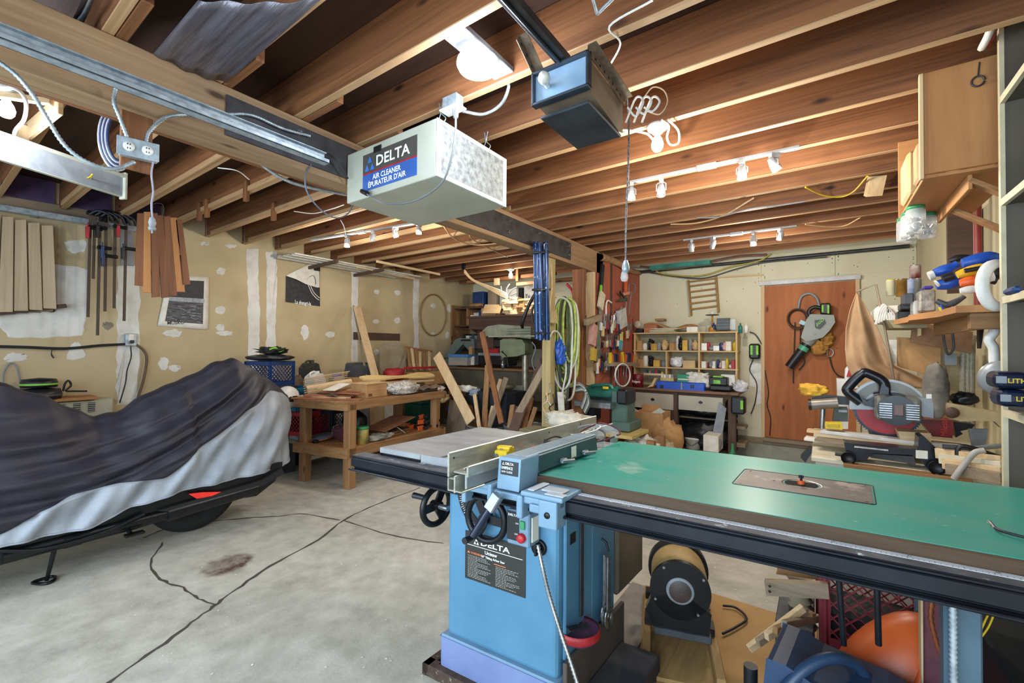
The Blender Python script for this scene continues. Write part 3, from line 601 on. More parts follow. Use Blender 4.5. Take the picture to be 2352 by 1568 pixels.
# scissor of metal rods top centre
mb = MB().cyl(aZ(1360, -10, 2.62), aZ(1372, 32, 2.62), .006).cyl(aZ(1372, 32, 2.62), aZ(1410, -5, 2.62), .006); mb.build('metal_bracket', GALV, label='bent metal bracket on a joist at the top centre', cat='bracket')
# plywood box cabinet hung at right
t = thing('hanging_plywood_box', 'open plywood storage box hung under the joists at upper right with wooden braces', 'storage box', (.5, 3.0, 2.18))
MB().box(.375, .385, 2.66, 3.45, 2.20, 2.62).build('side_edge', PZ, t) if False else None
MB().box(.38, .615, 2.66, 2.675, 2.20, 2.66).build('front_panel', PLYZ, t, bev=.002)
MB().box(.365, .38, 2.655, 2.68, 2.18, 2.66).build('edge_strip', PZ, t, bev=.002)
MB().box(.38, .70, 2.675, 3.47, 2.185, 2.20).build('bottom_panel', PLYY, t, bev=.002)
MB().box(.38, .70, 3.455, 3.47, 2.20, 2.66).build('back_panel', PLYX, t, bev=.002)
MB().box(.60, .615, 2.675, 3.455, 2.20, 2.66).build('inner_panel', PLYY, t, bev=.002)
MB().box(.53, .545, 2.72, 3.35, 2.12, 2.185).build('bottom_batten', PLYY, t, bev=.002)
for y, z in ((2.74, 2.16), (3.12, 2.14)): MB().plank((.54, y, z), (.86, y-.05, z-.26), .05, .02, (0, 1, 0)).build('brace', BX_, t, bev=.002)
MB().plank((.40, 2.85, 2.40), (.40, 2.85, 2.22), .12, .05, (0, 1, 0)).build('sack', TAN, label='brown and white paper sack in the plywood box', cat='sack', bev=.01)
MB().box(.36, .50, 2.95, 3.2, 2.201, 2.42).build('parcel', CARD2, label='cream paper packet standing in the plywood box', cat='packet', bev=.012)
MB().tube([(.55+.02*math.cos(a), 2.65, 2.56+.022*math.sin(a)) for a in [i*.5 for i in range(13)]], .004, 6).tube([(.55, 2.65, 2.58), (.555, 2.65, 2.64)], .003, 6).build('ring_hook', DSTEEL, label='iron ring hook on the plywood box front', cat='hook')
def jar(x, y, zt, r_, h_, lab, lid, cont, g=None, nm='screw_jar'):
    t = thing(nm, lab, 'jar', (x, y, zt-h_), g)
    MB().lathe((x, y, zt-h_), [(0, 0), (r_*.9, 0), (r_, .01), (r_, h_*.8), (r_*.85, h_*.9), (r_*.85, h_*.95)], 18).build('glass', CLEAR, t)
    MB().lathe((x, y, zt-h_*.12), [(0, 0), (r_*.92, 0), (r_*.92, h_*.12), (0, h_*.12)], 18).build('lid', lid, t)
    mb = MB()
    for i in range(26): a = rnd.random()*6.28; q = rnd.random()*r_*.75; c_ = Vector((x+q*math.cos(a), y+q*math.sin(a), zt-h_+.01+rnd.random()*h_*.5)); mb.bx(c_, (.012, .006, .02), rnd.random()*3, rnd.random()*3)
    mb.build('contents', cont, t, kind='stuff')
for k, (x, y) in enumerate([(.415, 3.16), (.41, 3.28), (.405, 3.40), (.49, 3.36)]):
    jar(x, y, 2.184, .043, .14, ['glass jar with green lid, nearest under the plywood box', 'second glass jar with green lid under the plywood box', 'farthest glass jar under the left edge of the plywood box', 'glass jar with green lid behind the others under the plywood box'][k], GREEN, STEEL, 'jars of hardware under the plywood box')
# pale wood block on a joist
MB().bx(aZ(2010, 420, 2.6)+Vector((0, 0, -.02)), (.10, .045, .14), .3, .5).build('wood_block', PZ, label='pale angled wood block nailed to a joist left of the plywood box', cat='wood block', bev=.003)
# stack of white trim on wall brackets, sticks
t0 = 'white trim boards laid on the wall brackets'
for k in range(6):
    y0 = 2.66+.05*rnd.random(); x = -5.52+.075*k
    MB().box(x, x+.065, y0, y0+1.75+.3*rnd.random(), 2.50+.006*(k % 2), 2.515+.006*(k % 2)).build('trim_board', mat('white_trim', '#dedcd0', .6, bump=.05), label='long white trim board laid flat on the brackets at the top of the tan wall', cat='trim board', group=t0, bev=.003)
for k, y in enumerate((3.15, 3.85)): MB().plank((-5.59, y, 2.46), (-4.95, y+.02, 2.485), .03, .04, (0, 1, 0)).build('shelf_bracket', DY, label=['dark wooden bracket nearest the posters, under the white trim boards', 'dark wooden bracket farther back under the white trim boards'][k], cat='bracket', bev=.002)
for k, (a, b) in enumerate([((865, 600), (1010, 630)), ((820, 612), (952, 640))]): MB().plank(aZ(*a, 2.5), aZ(*b, 2.5), .03, .02, (0, 0, 1)).build('stick', PY, label=['thin pale stick under the joists right of the trim boards', 'long thin pale stick at the top edge of the tan wall'][k], cat='stick')
# ================================================================ TABLE SAW
_a, _b = math.radians(4.3), math.radians(2.5)
SAW = Matrix(((math.cos(_a), math.sin(_b), 0, -1.704), (math.sin(_a), math.cos(_b), 0, 1.324), (0, 0, 1, 0), (0, 0, 0, 1)))
SAWI = SAW.inverted()
def sL(x, y, ax, val):
    """photo point on a plane of the saw's own frame (ax 0/1/2)"""
    o = SAWI @ CAM; d = (SAWI.to_3x3() @ ray(x, y)); return o+d*((val-o[ax])/d[ax])
SB = mat('saw_blue', '#5588a8', .42, .1, c2='#487a9a', scale=3, bump=.03); SBL = mat('saw_pale_blue', '#7899b2', .45, .1, c2='#6c8ca5', scale=6, bump=.06)
SPL = mat('saw_plinth_lilac', '#7888b6', .5, .1, c2='#6a7aa8', scale=5, bump=.05); IRON = mat('cast_iron_top', '#9fa2a6', .5, .1, c2='#85888c', scale=5, st=(1, 3, 1), bump=.05)
RAILK = mat('rail_black', '#12161f', .25, .3, c2='#1d222c', scale=12, bump=.05); DUST = mat('dusty_rail_top', '#5c5f68', .6, .2, c2='#3a3d46', scale=14, bump=.2, spots=24, spot_c='#c6cad0')
ALU = mat('aluminium', '#b9bab0', .35, .6, c2='#a2a296', scale=12, bump=.05, st=(6, 1, 6)); SIGN = mat('black_sign', '#22221f', .55, c2='#2c2b27', bump=0)
GRN = mat('green_laminate', '#2c9b8c', .36, 0, c2='#55998d', scale=3, st=(1, 2.5, 1), bump=.02, spots=1.7, spot_c='#8fb5a8')
CASTK = mat('black_cast', '#15171a', .35, .3, bump=.08)
U, V = Vector((1, 0, 0)), Vector((0, 0, 1))
with at(SAW):
    t = thing('table_saw', 'blue cabinet table saw with cast iron top, black handwheels and a red-button switch', 'table saw', (.65, .3, 0))
    MB().box(0, .255, 0, .713, .905, .93).build('extension_wing', IRON, t, bev=.003)
    MB().prism([(.258, 0), (.36, .0), (.40, .012), (.83, .012), (.83, .713), (.258, .713)], .890, .93).build('table_top', IRON, t, bev=.003)
    mb = MB(); mb.box(0, .255, .003, .02, .875, .906).box(.258, .82, .02, .05, .85, .90).box(0, .02, .003, .7, .875, .905).build('table_skirt', CASTK, t, bev=.002)
    for x in (.36, .58): MB().box(x, x+.019, .015, .71, .9302, .9306).build('miter_slot', DSTEEL, t)
    MB().box(.387, .911, .03, .50, .175, .86).build('cabinet', SB, t, bev=.022, seg=3)
    MB().prism([(.365, .012), (.93, .012), (.93, .52), (.365, .52)], .05, .172).build('plinth', SPL, t, bev=.018, seg=3)
    MB().box(.372, .918, .016, .51, .168, .180).build('plinth_rim', SBL, t, bev=.004)
    MB().box(.905, .935, .50, .80, .29, .86).build('motor_cover', mat('cover_brown_grey', '#6d6558', .45, .3, c2='#59534a', scale=3, bump=.05), t, bev=.01)
    MB().box(.911, .925, .06, .27, .24, .80).box(.911, .922, .275, .49, .24, .80).build('side_door', SB, t, bev=.006)
    mb = MB(); mb.box(.30, 1.0, -.02, .03, 0, .05).box(.30, 1.0, .5, .56, 0, .05).box(.30, .34, -.02, .56, 0, .05).build('mobile_base', mat('rusty_steel', '#59473d', .8, .3, c2='#3d312b', scale=18, bump=.4, spots=40, spot_c='#a39b92'), t, bev=.004)
    # nameplate
    s0, s1, z0, z1, yy = .487, .775, .444, .640, .0265
    sg = MB().box(s0, s1, yy, .0305, z0, z1).build('nameplate', SIGN, t)
    logo((s0+.045, yy-.001, z1-.045), U, V, .026, DELTA_TXT, t)
    text('lettering', 'DELTA', (s0+.078, yy-.001, z1-.043), U, V, .021, DELTA_TXT, t, sx=1.55, bold=True)
    MB().box(s0+.012, s1-.012, yy-.001, yy, z1-.054, z1-.052).build('rule', DELTA_TXT, t)
    text('lettering', 'Unisaw', (s0+.10, yy-.001, z1-.074), U, V, .014, DELTA_TXT, t, bold=True)
    text('lettering', '10" Tilting Arbor Saw', (s0+.082, yy-.001, z1-.090), U, V, .009, DELTA_TXT, t, bold=True)
    OT = mat('orange_print', '#d9793f', .6, bump=0); text('lettering', '\u25B3WARNING' if False else 'WARNING', (s0+.03, yy-.001, z1-.088), U, V, .0085, OT, t, bold=True)
    MB().add([(s0+.012, yy-.001, z1-.088), (s0+.026, yy-.001, z1-.088), (s0+.019, yy-.001, z1-.077)], [(0, 1, 2)]).build('warning_triangle', OT, t)
    mb = MB()
    for c_ in (0, 1):
        for i in range(15 if c_ == 0 else 13):
            z = z1-(.098 if c_ == 0 else .112)-i*.0062; x0 = s0+.015+c_*.138; L_ = rnd.uniform(.085, .115) if i % 4 != 3 else .05
            x = x0
            while x < x0+L_: ww = rnd.uniform(.004, .013); mb.box(x, min(x+ww, x0+L_), yy-.0008, yy, z, z+.0022); x += ww+.003
    mb.build('fine_print', mat('grey_print', '#9d9b94', .7, bump=0), t, kind='stuff')
    MB().box(s0+.145, s0+.20, yy-.0008, yy, z1-.104, z1-.101).build('orange_line', OT, t)
    # front handwheel + arc scale
    def handwheel(parent, c, ax, R_, knob):
        x, y, z = basis(ax); c = Vector(c); h = MB()
        h.tube([c+(x*math.cos(a)+y*math.sin(a))*R_ for a in [2*PI*i/36 for i in range(36)]], .013, 10, True)
        for k in range(3):
            a = 2*PI*k/3+.5; e = c+(x*math.cos(a)+y*math.sin(a))*R_
            h.plank(c, e, .034, .010, z.cross(e-c))
        h.cyl(c-z*.02, c+z*.022, .022, n=16)
        o = h.build('handwheel', CASTK, parent)
        k0 = c+(x*math.cos(knob)+y*math.sin(knob))*R_
        MB().cyl(k0, k0+z*.07, .011, .013, 12).build('crank_knob', BLACK, o); return o
    handwheel(t, (.622, -.012, .728), (0, -1, 0), .088, 2.6)
    handwheel(t, (.325, .03, .71), (-1, 0, 0), .078, -.9)
    MB().cyl((.335, .03, .71), (.39, .03, .71), .012).build('wheel_shaft', STEEL, t); MB().cyl((.622, -.01, .728), (.622, .03, .728), .02).build('wheel_shaft', STEEL, t)
    arc = []
    for i in range(13): q = PI*(.98+.42*i/12); arc.append((.61+.17*math.cos(q), .82+.17*math.sin(q)*1.1))
    mb = MB(); n = len(arc); o_ = [( .61+(x-.61)*.74, .82+(z-.82)*.74) for x, z in arc]
    mb.prism(arc+o_[::-1], 0, .003, (0, .0295, 0), U, V).build('bevel_scale', BLACK, t)
    mb = MB()
    for i in range(24):
        q = PI*(1.02+.36*i/23); r0, r1 = .150, .160 if i % 3 else .166
        a_ = Vector((.61+r0*math.cos(q), .0258, .82+r0*math.sin(q)*1.1)); b_ = Vector((.61+r1*math.cos(q), .0258, .82+r1*math.sin(q)*1.1)); mb.plank(a_, b_, .001, .0014, (0, 1, 0))
    mb.build('scale_ticks', DELTA_TXT, t, kind='stuff')
    # switch
    sw = MB().box(.742, .838, -.045, .03, .672, .80).build('switch_box', mat('switch_grey_blue', '#6f8ba2', .45, c2='#5f7a90', bump=.03), t, bev=.005)
    MB().box(.745, .796, -.0475, -.044, .690, .795).build('switch_label', BLACK, sw)
    text('lettering', 'DELTA', (.750, -.048, .779), U, V, .008, DELTA_TXT, sw, sx=1.2, bold=True); text('lettering', 'ON', (.782, -.048, .752), U, V, .006, DELTA_TXT, sw); text('lettering', 'OFF', (.778, -.048, .712), U, V, .006, DELTA_TXT, sw)
    MB().box(.802, .822, -.052, -.044, .738, .768).build('green_button', GREEN, sw, bev=.002)
    MB().lathe((.809, -.045, .706), [(.0, .018), (.013, .017), (.017, .012), (.017, 0)], 20, (0, -1, 0)).build('red_button', RED, sw)
    MB().box(.838, .842, -.03, .01, .69, .78).build('side_label', PAPER, sw)
    k = MB().lathe((.835, .028, .652), [(0, .004), (.018, .004), (.028, .012), (.031, .004), (.031, 0)], 24, (0, -1, 0)).bx((.835, .008, .652), (.008, .02, .045)).build('lock_knob', CASTK, t)
    MB().box(.923, .927, .09, .13, .66, .70).build('side_label', BLACK, t)
    # hanging bars and wrenches on the side
    MB().box(.93, .936, .155, .18, .36, .80).build('arm_bar', DSTEEL, t, bev=.002)
    MB().box(.93, .95, .13, .20, .745, .80).build('arm_bracket', CASTK, t, bev=.004)
    MB().cyl((.925, .17, .32), (.94, .17, .32), .012).tube([(.93, .345, .60), (.95, .345, .59), (.96, .345, .555)], .005, 6).build('hanger_hook', CASTK, t)
    for k, (y, z, L_) in enumerate(((.335, .545, .26), (.352, .53, .27))):
        wr_ = MB(); x = .948+.008*k
        wr_.prism([(y-.012, z), (y+.012, z), (y+.016, z-L_+.05), (y-.016, z-L_+.05)], 0, .006, (x, 0, 0), (0, 1, 0), (0, 0, 1))
        cy, cz = y+.002, z-L_+.015; P_ = []
        for i in range(15): a = -PI*.5+.42+(2*PI-.84)*i/14; P_.append((cy+.04*math.cos(a), cz+.045*math.sin(a)))
        for i in range(9): a = -PI*.5-.45-(PI*2-.9)*i/8; P_.append((cy+.017*math.cos(a), cz+.006+.02*math.sin(a)))
        for q in range(14):
            pass
        n1 = 15; outer = P_[:15]; inner = [(cy+.019*math.cos(-PI*.5+.42+(2*PI-.84)*i/14), cz+.004+.021*math.sin(-PI*.5+.42+(2*PI-.84)*i/14)) for i in range(15)]
        vs = [(x+h, a, b) for h in (0, .006) for a, b in outer+inner]
        fs = []
        for i in range(14): fs += [(i, i+1, 15+i+1, 15+i), (30+i, 30+15+i, 30+15+i+1, 30+i+1), (i, 30+i, 30+i+1, i+1), (15+i, 15+i+1, 45+i+1, 45+i)]
        wr_.add(vs, fs)
        wr_.build('wrench', STEEL, label=['large steel open-end wrench hanging in front on the saw side', 'second steel wrench hanging behind the front one on the saw side'][k], cat='wrench', group='wrenches on the saw side', bev=.0012)
    MB().plank((.94, .05, .37), (.985, .12, .365), .03, .006, (0, 1, 0)).build('side_handle', BLACK, t, bev=.002)
    # maroon disc and belt guard beneath
    c_ = Vector((.94, .13, .33)); MB().lathe(c_, [(0, .0), (.07, .0), (.076, .010), (.076, -.02), (.07, -.028)], 28).build('maroon_disc', mat('maroon_lens', '#5d3a52', .3, c2='#4b2d43', bump=.02), t)
    MB().lathe(c_, [(.076, .012), (.081, .008), (.081, -.016), (.076, -.02)], 28).build('red_rim', RED, t)
    MB().box(.931, .948, .03, .54, .0, .255).build('side_cover', mat('brown_side', '#4f463f', .7, c2='#3b3430', scale=6, bump=.15), t, bev=.003); MB().box(.949, 1.12, .04, .50, 0, .10).build('base_box', mat('blackish_box', '#33333a', .7, c2='#232329', scale=9, bump=.3), t, bev=.006)
    # ---- front rail with tape
    r = thing('fence_rail', 'long black front rail of the saw with a white measuring tape', 'rail', (1, -.04, .84))
    mb = MB(); mb.box(-.095, 2.55, -.078, -.002, .885, .895).box(-.095, 2.55, -.080, -.068, .845, .885).box(-.085, 2.55, -.060, -.048, .855, .885).box(-.095, 2.55, -.094, -.060, .828, .838).box(-.085, 2.55, -.070, -.060, .836, .856)
    mb.build('rail_extrusion', RAILK, r, bev=.003)
    MB().box(-.095, 2.55, -.066, -.004, .8952, .8965).build('dusty_top', DUST, r)
    MB().box(-.095, 2.55, -.0945, -.0935, .8375, .8395).build('rail_edge_highlight', ALU, r) if False else None
    MB().box(1.02, 2.55, -.031, -.006, .8966, .8978).build('measuring_tape', mat('tape_white', '#dde4ee', .45, c2='#c3ccda', scale=14, bump=.02), r)
    mb = MB()
    for i in range(150):
        x = 1.03+i*.01; mb.box(x, x+.0009, -.030, -.030+(.006 if i % 5 else .011), .8979, .8981)
    mb.build('tape_ticks', BLACK, r, kind='stuff')
    for i in range(8): text('tape_number', str(12+6*i), (1.12+.152*i, -.018, .8982), (1, 0, 0), (0, 1, 0), .007, BLACK, r)
    MB().box(.45, .81, -.004, .012, .845, .89).build('rail_bracket', CASTK, r)
    # ---- green extension table
    g = thing('extension_table', 'green laminate extension table with a router plate, right of the saw', 'table', (1.5, .4, 0))
    MB().prism([(.833, .018), (2.30, .012), (2.30, .74), (2.25, .775), (.826, .765)], .912, .9305).build('table_top', GRN, g, bev=.0015)
    MB().box(.833, 2.30, -.002, .0175, .895, .9285).build('wood_edge', wood('edge_strip', '#54402a', '#372817', 'x'), g, bev=.001)
    MB().box(.84, 2.29, .74, .76, .84, .911).box(.84, 2.29, .03, .05, .84, .911).build('apron', DX, g)
    # router plate with a round hole
    ring = []; c0 = Vector((1.631, .408)); R_ = .062; n = 32
    outer = []
    def rr(x0, x1, y0, y1, r_, k=6):
        P = []
        for cx, cy, a0 in ((x1-r_, y1-r_, 0), (x0+r_, y1-r_, PI/2), (x0+r_, y0+r_, PI), (x1-r_, y0+r_, PI*1.5)):
            for i in range(k+1): a = a0+PI/2*i/k; P.append((cx+r_*math.cos(a), cy+r_*math.sin(a)))
        return P
    outer = rr(1.442, 1.826, .286, .520, .012, 7); n = len(outer); mb = MB(); vs = []
    for x, y in outer: vs.append((x, y, .9315))
    for x, y in outer: a = math.atan2(y-c0.y, x-c0.x); vs.append((c0.x+R_*math.cos(a), c0.y+R_*math.sin(a), .9315))
    for x, y in outer: a = math.atan2(y-c0.y, x-c0.x); vs.append((c0.x+R_*math.cos(a), c0.y+R_*math.sin(a), .9306))
    mb.add(vs, [(i, (i+1) % n, n+(i+1) % n, n+i) for i in range(n)])
    mb.build('router_plate', mat('router_plate_steel', '#77726e', .5, .3, c2='#625c57', scale=8, bump=.05, spots=9, spot_c='#9c958e'), g)
    ol = [Vector((x, y, .9308)) for x, y in rr(1.436, 1.832, .280, .526, .014, 7)]
    MB().tube(ol, .0018, 5, True).build('plate_gap', BLACK, g)
    MB().lathe((c0.x, c0.y, .9318), [(.062, 0), (.055, 0), (.055, -.004), (.050, -.004), (.050, -.002)], 30).build('insert_ring', STEEL, g)
    MB().lathe((c0.x, c0.y, .9314), [(.0, -.0), (.050, .0)], 30).build('router_well', mat('well_shade', '#0b0c0d', .95, bump=0), g)  # flat black disc: the hole's shade is painted, no recess is cut
    MB().cyl((c0.x, c0.y, .9315), (c0.x, c0.y, .944), .011, n=10).build('collet', ORANGE, g); MB().cyl((c0.x, c0.y, .944), (c0.x, c0.y, .962), .004, n=8).bx((c0.x, c0.y, .957), (.016, .004, .01)).build('router_bit', CASTK, g)
    for x, y in ((1.46, .30), (1.46, .50), (1.81, .30), (1.81, .505), (1.55, .40)): MB().lathe((x, y, .9317), [(0, .0003), (.004, .0003), (.004, 0)], 10).build('screw', BLACK, g)
    mb = MB()
    for i in range(60):
        x, y = rnd.uniform(.9, 2.25), rnd.uniform(.05, .74)
        if 1.42 < x < 1.85 and .26 < y < .54: continue
        r_ = rnd.uniform(.0015, .005); a0 = rnd.random()*6
        mb.add([(x+math.cos(a0+k*1.25)*r_*rnd.uniform(.5, 2.2), y+math.sin(a0+k*1.25)*r_*.7, .9312) for k in range(5)], [(0, 1, 2, 3, 4)])
    mb.build('scratches', mat('laminate_chip', '#a9cfc5', .7, bump=0), g, kind='stuff')
    SLATE = mat('slate_leg', '#4e6778', .5, .2, c2='#3d5464', scale=5, bump=.06)
    p = sL(2205, 1500, 1, .10); MB().box(p.x-.035, p.x+.035, .06, .13, 0, .91).build('leg', SLATE, g, bev=.004)
    MB().box(p.x-.035, p.x+.035, .66, .73, 0, .91).build('leg', SLATE, g, bev=.004)
    # ---- fence
    f = thing('rip_fence', 'long aluminium rip fence lying across the saw with tools in its tray', 'fence', (.68, .3, .93))
    mb = MB(); ya, yb = -.245, .885
    mb.box(.638, .646, ya, yb, .9455, 1.033).box(.646, .712, ya+.02, yb, .958, .966).box(.705, .713, ya+.02, yb+.06, .950, .990).box(.646, .668, ya, yb, .94, .946)
    mb.build('fence_extrusion', ALU, f, bev=.003)
    mb = MB(); mb.box(.668, .674, ya, .0, .895, .955).box(.640, .645, ya, -.001, .90, .945).box(.640, .705, ya, -.001, .899, .905); mb.build('fence_lower_channel', ALU, f, bev=.002)
    MB().box(.69, .70, ya+.03, .05, .905, .957).build('fence_side_plate', mat('alu_plate', '#9fa3a2', .4, .5, bump=.03), f, bev=.002)
    for y in (-.22, .05, .4, .7): MB().cyl((.6455, y, 1.01), (.647, y, 1.01), .004, n=8).build('fence_hole', BLACK, f)
    # ---- guide (fence head)
    h = thing('fence_guide', 'pale blue cast fence guide with sign, clamp lever and dark teal arm', 'fence guide', (.8, 0, .93))
    ARM = mat('guide_teal', '#35545a', .4, .2, c2='#2b474c', scale=4, bump=.05)
    MB().prism([(.758, .94), (.762, 1.008), (.842, 1.004), (.850, .94)], -.47, -.0, (0, 0, 0), U, V).build('arm', ARM, h, bev=.004)
    MB().prism([(.760, 1.005), (.840, 1.005), (.838, 1.012), (.764, 1.012)], -.47, .07, (0, 0, 0), U, V).build('arm_top', mat('arm_top_grey', '#8da0ab', .45, .2, c2='#7b8f9b', scale=10, st=(1, 5, 1), bump=.05), h, bev=.002)
    MB().prism([(.748, .895), (.757, 1.010), (.848, 1.010), (.840, .895)], .0, .112, (0, 0, 0), U, V).build('head', SBL, h, bev=.006, seg=2)
    sgn = MB().prism([(.764, .948), (.767, .998), (.838, .998), (.836, .948)], .1122, .1142, (0, 0, 0), U, V).build('sign', BLACK, h)
    logo((.772, -.1150, .984), U, V, .010, DELTA_TXT, h); text('lettering', 'DELTA', (.785, -.1150, .985), U, V, .0085, DELTA_TXT, h, sx=.95, bold=True)
    text('lettering', 'UNIFENCE', (.768, -.1150, .969), U, V, .0095, DELTA_TXT, h, sx=.76, bold=True); text('lettering', 'SAW GUIDE', (.769, -.1150, .956), U, V, .0075, DELTA_TXT, h, sx=.8)
    mb = MB(); mb.box(.565, 1.0, -.118, -.082, .862, .888).box(.565, .74, -.13, -.01, .886, .905).box(.86, 1.02, -.135, -.0, .893, .910).box(.93, 1.0, -.135, -.07, .80, .893).box(.60, .62, -.13, -.08, .82, .89).box(.84, .865, -.13, -.08, .81, .89)
    mb.box(.72, .74, -.135, -.08, .85, .91).box(.89, .935, -.128, -.083, .84, .87)
    mb.build('clamp_casting', SBL, h, bev=.006, seg=2)
    mb = MB().box(.88, .905, -.12, -.02, .9105, .916).box(.92, 1.0, -.10, -.05, .9105, .917).box(.95, 1.02, -.13, -.10, .9105, .915); mb.build('clamp_top_plates', mat('worn_plate', '#c5ccd4', .5, .2, c2='#a7b0ba', bump=.05), h, bev=.002)
    MB().lathe((.965, -.136, .845), [(0, .002), (.010, .002), (.012, -.003)], 16, (0, -1, 0)).build('bolt', CASTK, h)
    a_ = sL(1145, 1135, 1, -.16); b_ = sL(1087, 1230, 1, -.19)
    MB().plank(a_, a_.lerp(b_, .38), .040, .024, (1, 0, 0)).build('lever_yoke', mat('lever_steel', '#8f9aa6', .3, .7, bump=.03), h, bev=.004)
    MB().cyl(a_.lerp(b_, .35), b_, .0125, .0145, 16).build('lever_grip', mat('navy_grip', '#16203a', .25, bump=.02), h)
    for q in (.16, .34):
        mb = MB().bx((.858, q, .955), (.02, .03, .02)).plank((.865, q-.03, .957), (.885, q+.04, .952), .016, .010, (0, 0, 1)); mb.build('clamp_knob', mat('knob_grey', '#7c868e', .35, .5, bump=.03), h, bev=.004)
    MB().box(.8495, .8505, .235, .275, .95, .995).build('side_label', PAPER, h)
    # things in the fence tray
    MB().bx((.690, .01, .99), (.05, .07, .038), .2, .1).bx((.690, .01, 1.013), (.052, .03, .012), .2).build('yellow_gauge', YEL, label='small yellow plastic box resting on the fence', cat='box', bev=.002)
    MB().cyl((.675, -.20, .972), (.680, .0, .972), .004, n=8).cyl((.676, -.03, .980), (.686, .0, 1.003), .011, n=12).build('steel_rod', STEEL, label='thin steel rod with a chrome knob in the fence tray', cat='rod')
    MB().box(.66, .70, .33, .35, .966, .985).tube(cr([(.66, .34, .985), (.68, .40, .995), (.70, .44, .98)], 5), .005, 6).build('clip', DSTEEL, label='small metal clip at mid length of the fence tray', cat='clip', bev=.002)
    MB().bx((.69, .22, .974), (.03, .035, .014), .5).build('orange_knob', ORANGE, label='small orange knob in the fence tray', cat='knob', bev=.003)
    # safety goggles and earmuff pile
    gp = sL(1368, 1020, 2, .931)
    with at(gp):
        o = thing('safety_goggles', 'pile of clear safety goggles with dark frames on the green table', 'goggles', (0, 0, 0))
        for k, (dx, dy, rz, z) in enumerate([(0, 0, .4, .02), (-.07, .05, -.5, .03), (.03, .07, 1.0, .045)]):
            with at((dx, dy, z), rz=rz, rx=.2):
                MB().grid(lambda u, v: (.075*math.cos(PI*(u-.5)*1.1)*1.0-.03, .085*math.sin(PI*(u-.5)), -.02+.045*v), 14, 4).build('lens', CLEAR, o)
                MB().tube(cr([(.045*math.cos(PI*(q-.5)*1.1), .085*math.sin(PI*(q-.5)), .026) for q in [i/8 for i in range(9)]], 3), .004, 6).tube(cr([(-.02, .085, .02), (-.08, .08, .0), (-.12, .07, -.015)], 4), .004, 6).tube(cr([(-.02, -.085, .02), (-.08, -.08, .0), (-.11, -.05, -.01)], 4), .004, 6).build('frame', [DGREY, WHITE, mat('maroon_frame', '#5a2038', .4, bump=0)][k], o)
        MB().tube(cr([(-.14, .0, .005), (-.12, .05, .06), (-.06, .1, .075), (0, .13, .05)], 6), .006, 7).build('headband', GREYP, o)
    P = [sL(x, y, 2, .94) for x, y in [(2275, 1200), (2285, 1212), (2310, 1222), (2360, 1235)]]
    pk = MB().tube(cr(P, 5), .0035, 7).build('bent_pick', BLACK, label='thin black bent hook lying on the green table at the right edge', cat='hook')
    MB().tube(cr([P[0]+Vector((-.004, .002, .002)), P[0], P[1]], 4), .0045, 7).build('tip', STEEL, pk)
rib([SAW @ Vector(p) for p in [(.845, .0, .675), (.872, -.01, .60), (.895, -.01, .52), (.93, -.015, .44), (.99, -.03, .33), (1.06, -.05, .22), (1.14, -.05, .16), (1.22, -.03, .12)]], .009, 'shiny armored cable hanging from the saw switch to the floor', STEEL)
# ================================================================ COVERED MOTORCYCLE
def interp(tab, x):
    if x <= tab[0][0]: return tab[0][1]
    for (a, b), (c, d) in zip(tab, tab[1:]):
        if x <= c:
            t = (x-a)/(c-a); t = t*t*(3-2*t)*.5+t*.5; return b+(d-b)*t
    return tab[-1][1]
RID = [(-1.2, 1.15), (-.5, 1.27), (.0, 1.24), (.2, 1.20), (.35, 1.155), (.53, 1.065), (.66, .97), (.76, .915), (.86, .925), (1.07, 1.06), (1.28, 1.15), (1.48, 1.262), (1.58, 1.288), (1.68, 1.24), (1.85, 1.12), (1.97, 1.02), (2.03, .95)]
HEM = [(-1.2, .30), (.35, .315), (.47, .309), (.70, .303), (.89, .364), (1.19, .400), (1.83, .405), (2.03, .43)]
SIL = [(-1.2, .36), (.2, .345), (.34, .382), (.49, .462), (.64, .512), (.82, .533), (1.05, .515), (1.36, .734), (1.64, .909), (1.84, 1.03), (1.95, 1.0), (2.03, .94)]
XB = -3.95
def cover(side):
    def fn(u, v):
        Y = -1.2+3.23*(1-(1-u)**1.35) if False else -1.2+3.23*u
        r, h = interp(RID, Y), interp(HEM, Y); s_ = min(interp(SIL, Y), r-.015)
        z = r+(s_-r)*(v/.6) if v <= .6 else s_+(h-s_)*((v-.6)/.4)
        q = (r-z)/(r-h)
        wmax = .34*(1-max(0, (Y-1.55)/.50)**2.4)**.5 if Y < 2.04 else .03
        wmax = max(wmax, .03)
        wtop = .07
        k = math.sin(min(1, q*1.55)*PI/2)
        if Y > 1.25: k = k*.75+.25*q
        x = wtop*(wmax/.34)+(wmax-wtop*(wmax/.34))*k
        base = .42*(max(0, Y-.55)/1.0)**2
        ph = z-base
        f = .024*math.sin(ph*31+1.3*math.sin(Y*3))+.013*math.sin(ph*67+2*math.sin(Y*4.1)+1)+.005*math.sin(Y*26+z*15)+.004*math.sin(ph*150+Y*9)
        if v > .6: f = .020*math.sin((Y*.9+z*-.9)*24)+.008*math.sin((Y*.9-z*.5)*57+1)
        x += f*min(1, q*3)*(.4+.6*min(1, wmax/.3))
        return (XB+side*x, Y+ (.02*math.sin(z*9) if Y > 1.9 else 0), z+(.006*math.sin(Y*40) if v < .05 else 0))
    return fn
CVD = mat('cover_dark_fabric', '#282733', .52, c2='#1e1e29', scale=3, bump=.12); CVS = mat('cover_silver_fabric', '#989fa8', .5, .15, c2='#838a94', scale=6, bump=.2)
mc = thing('motorcycle', 'motorcycle under a dark grey and silver fabric cover, rear toward the workbench', 'motorcycle', (XB, .8, 0))
mb = MB()
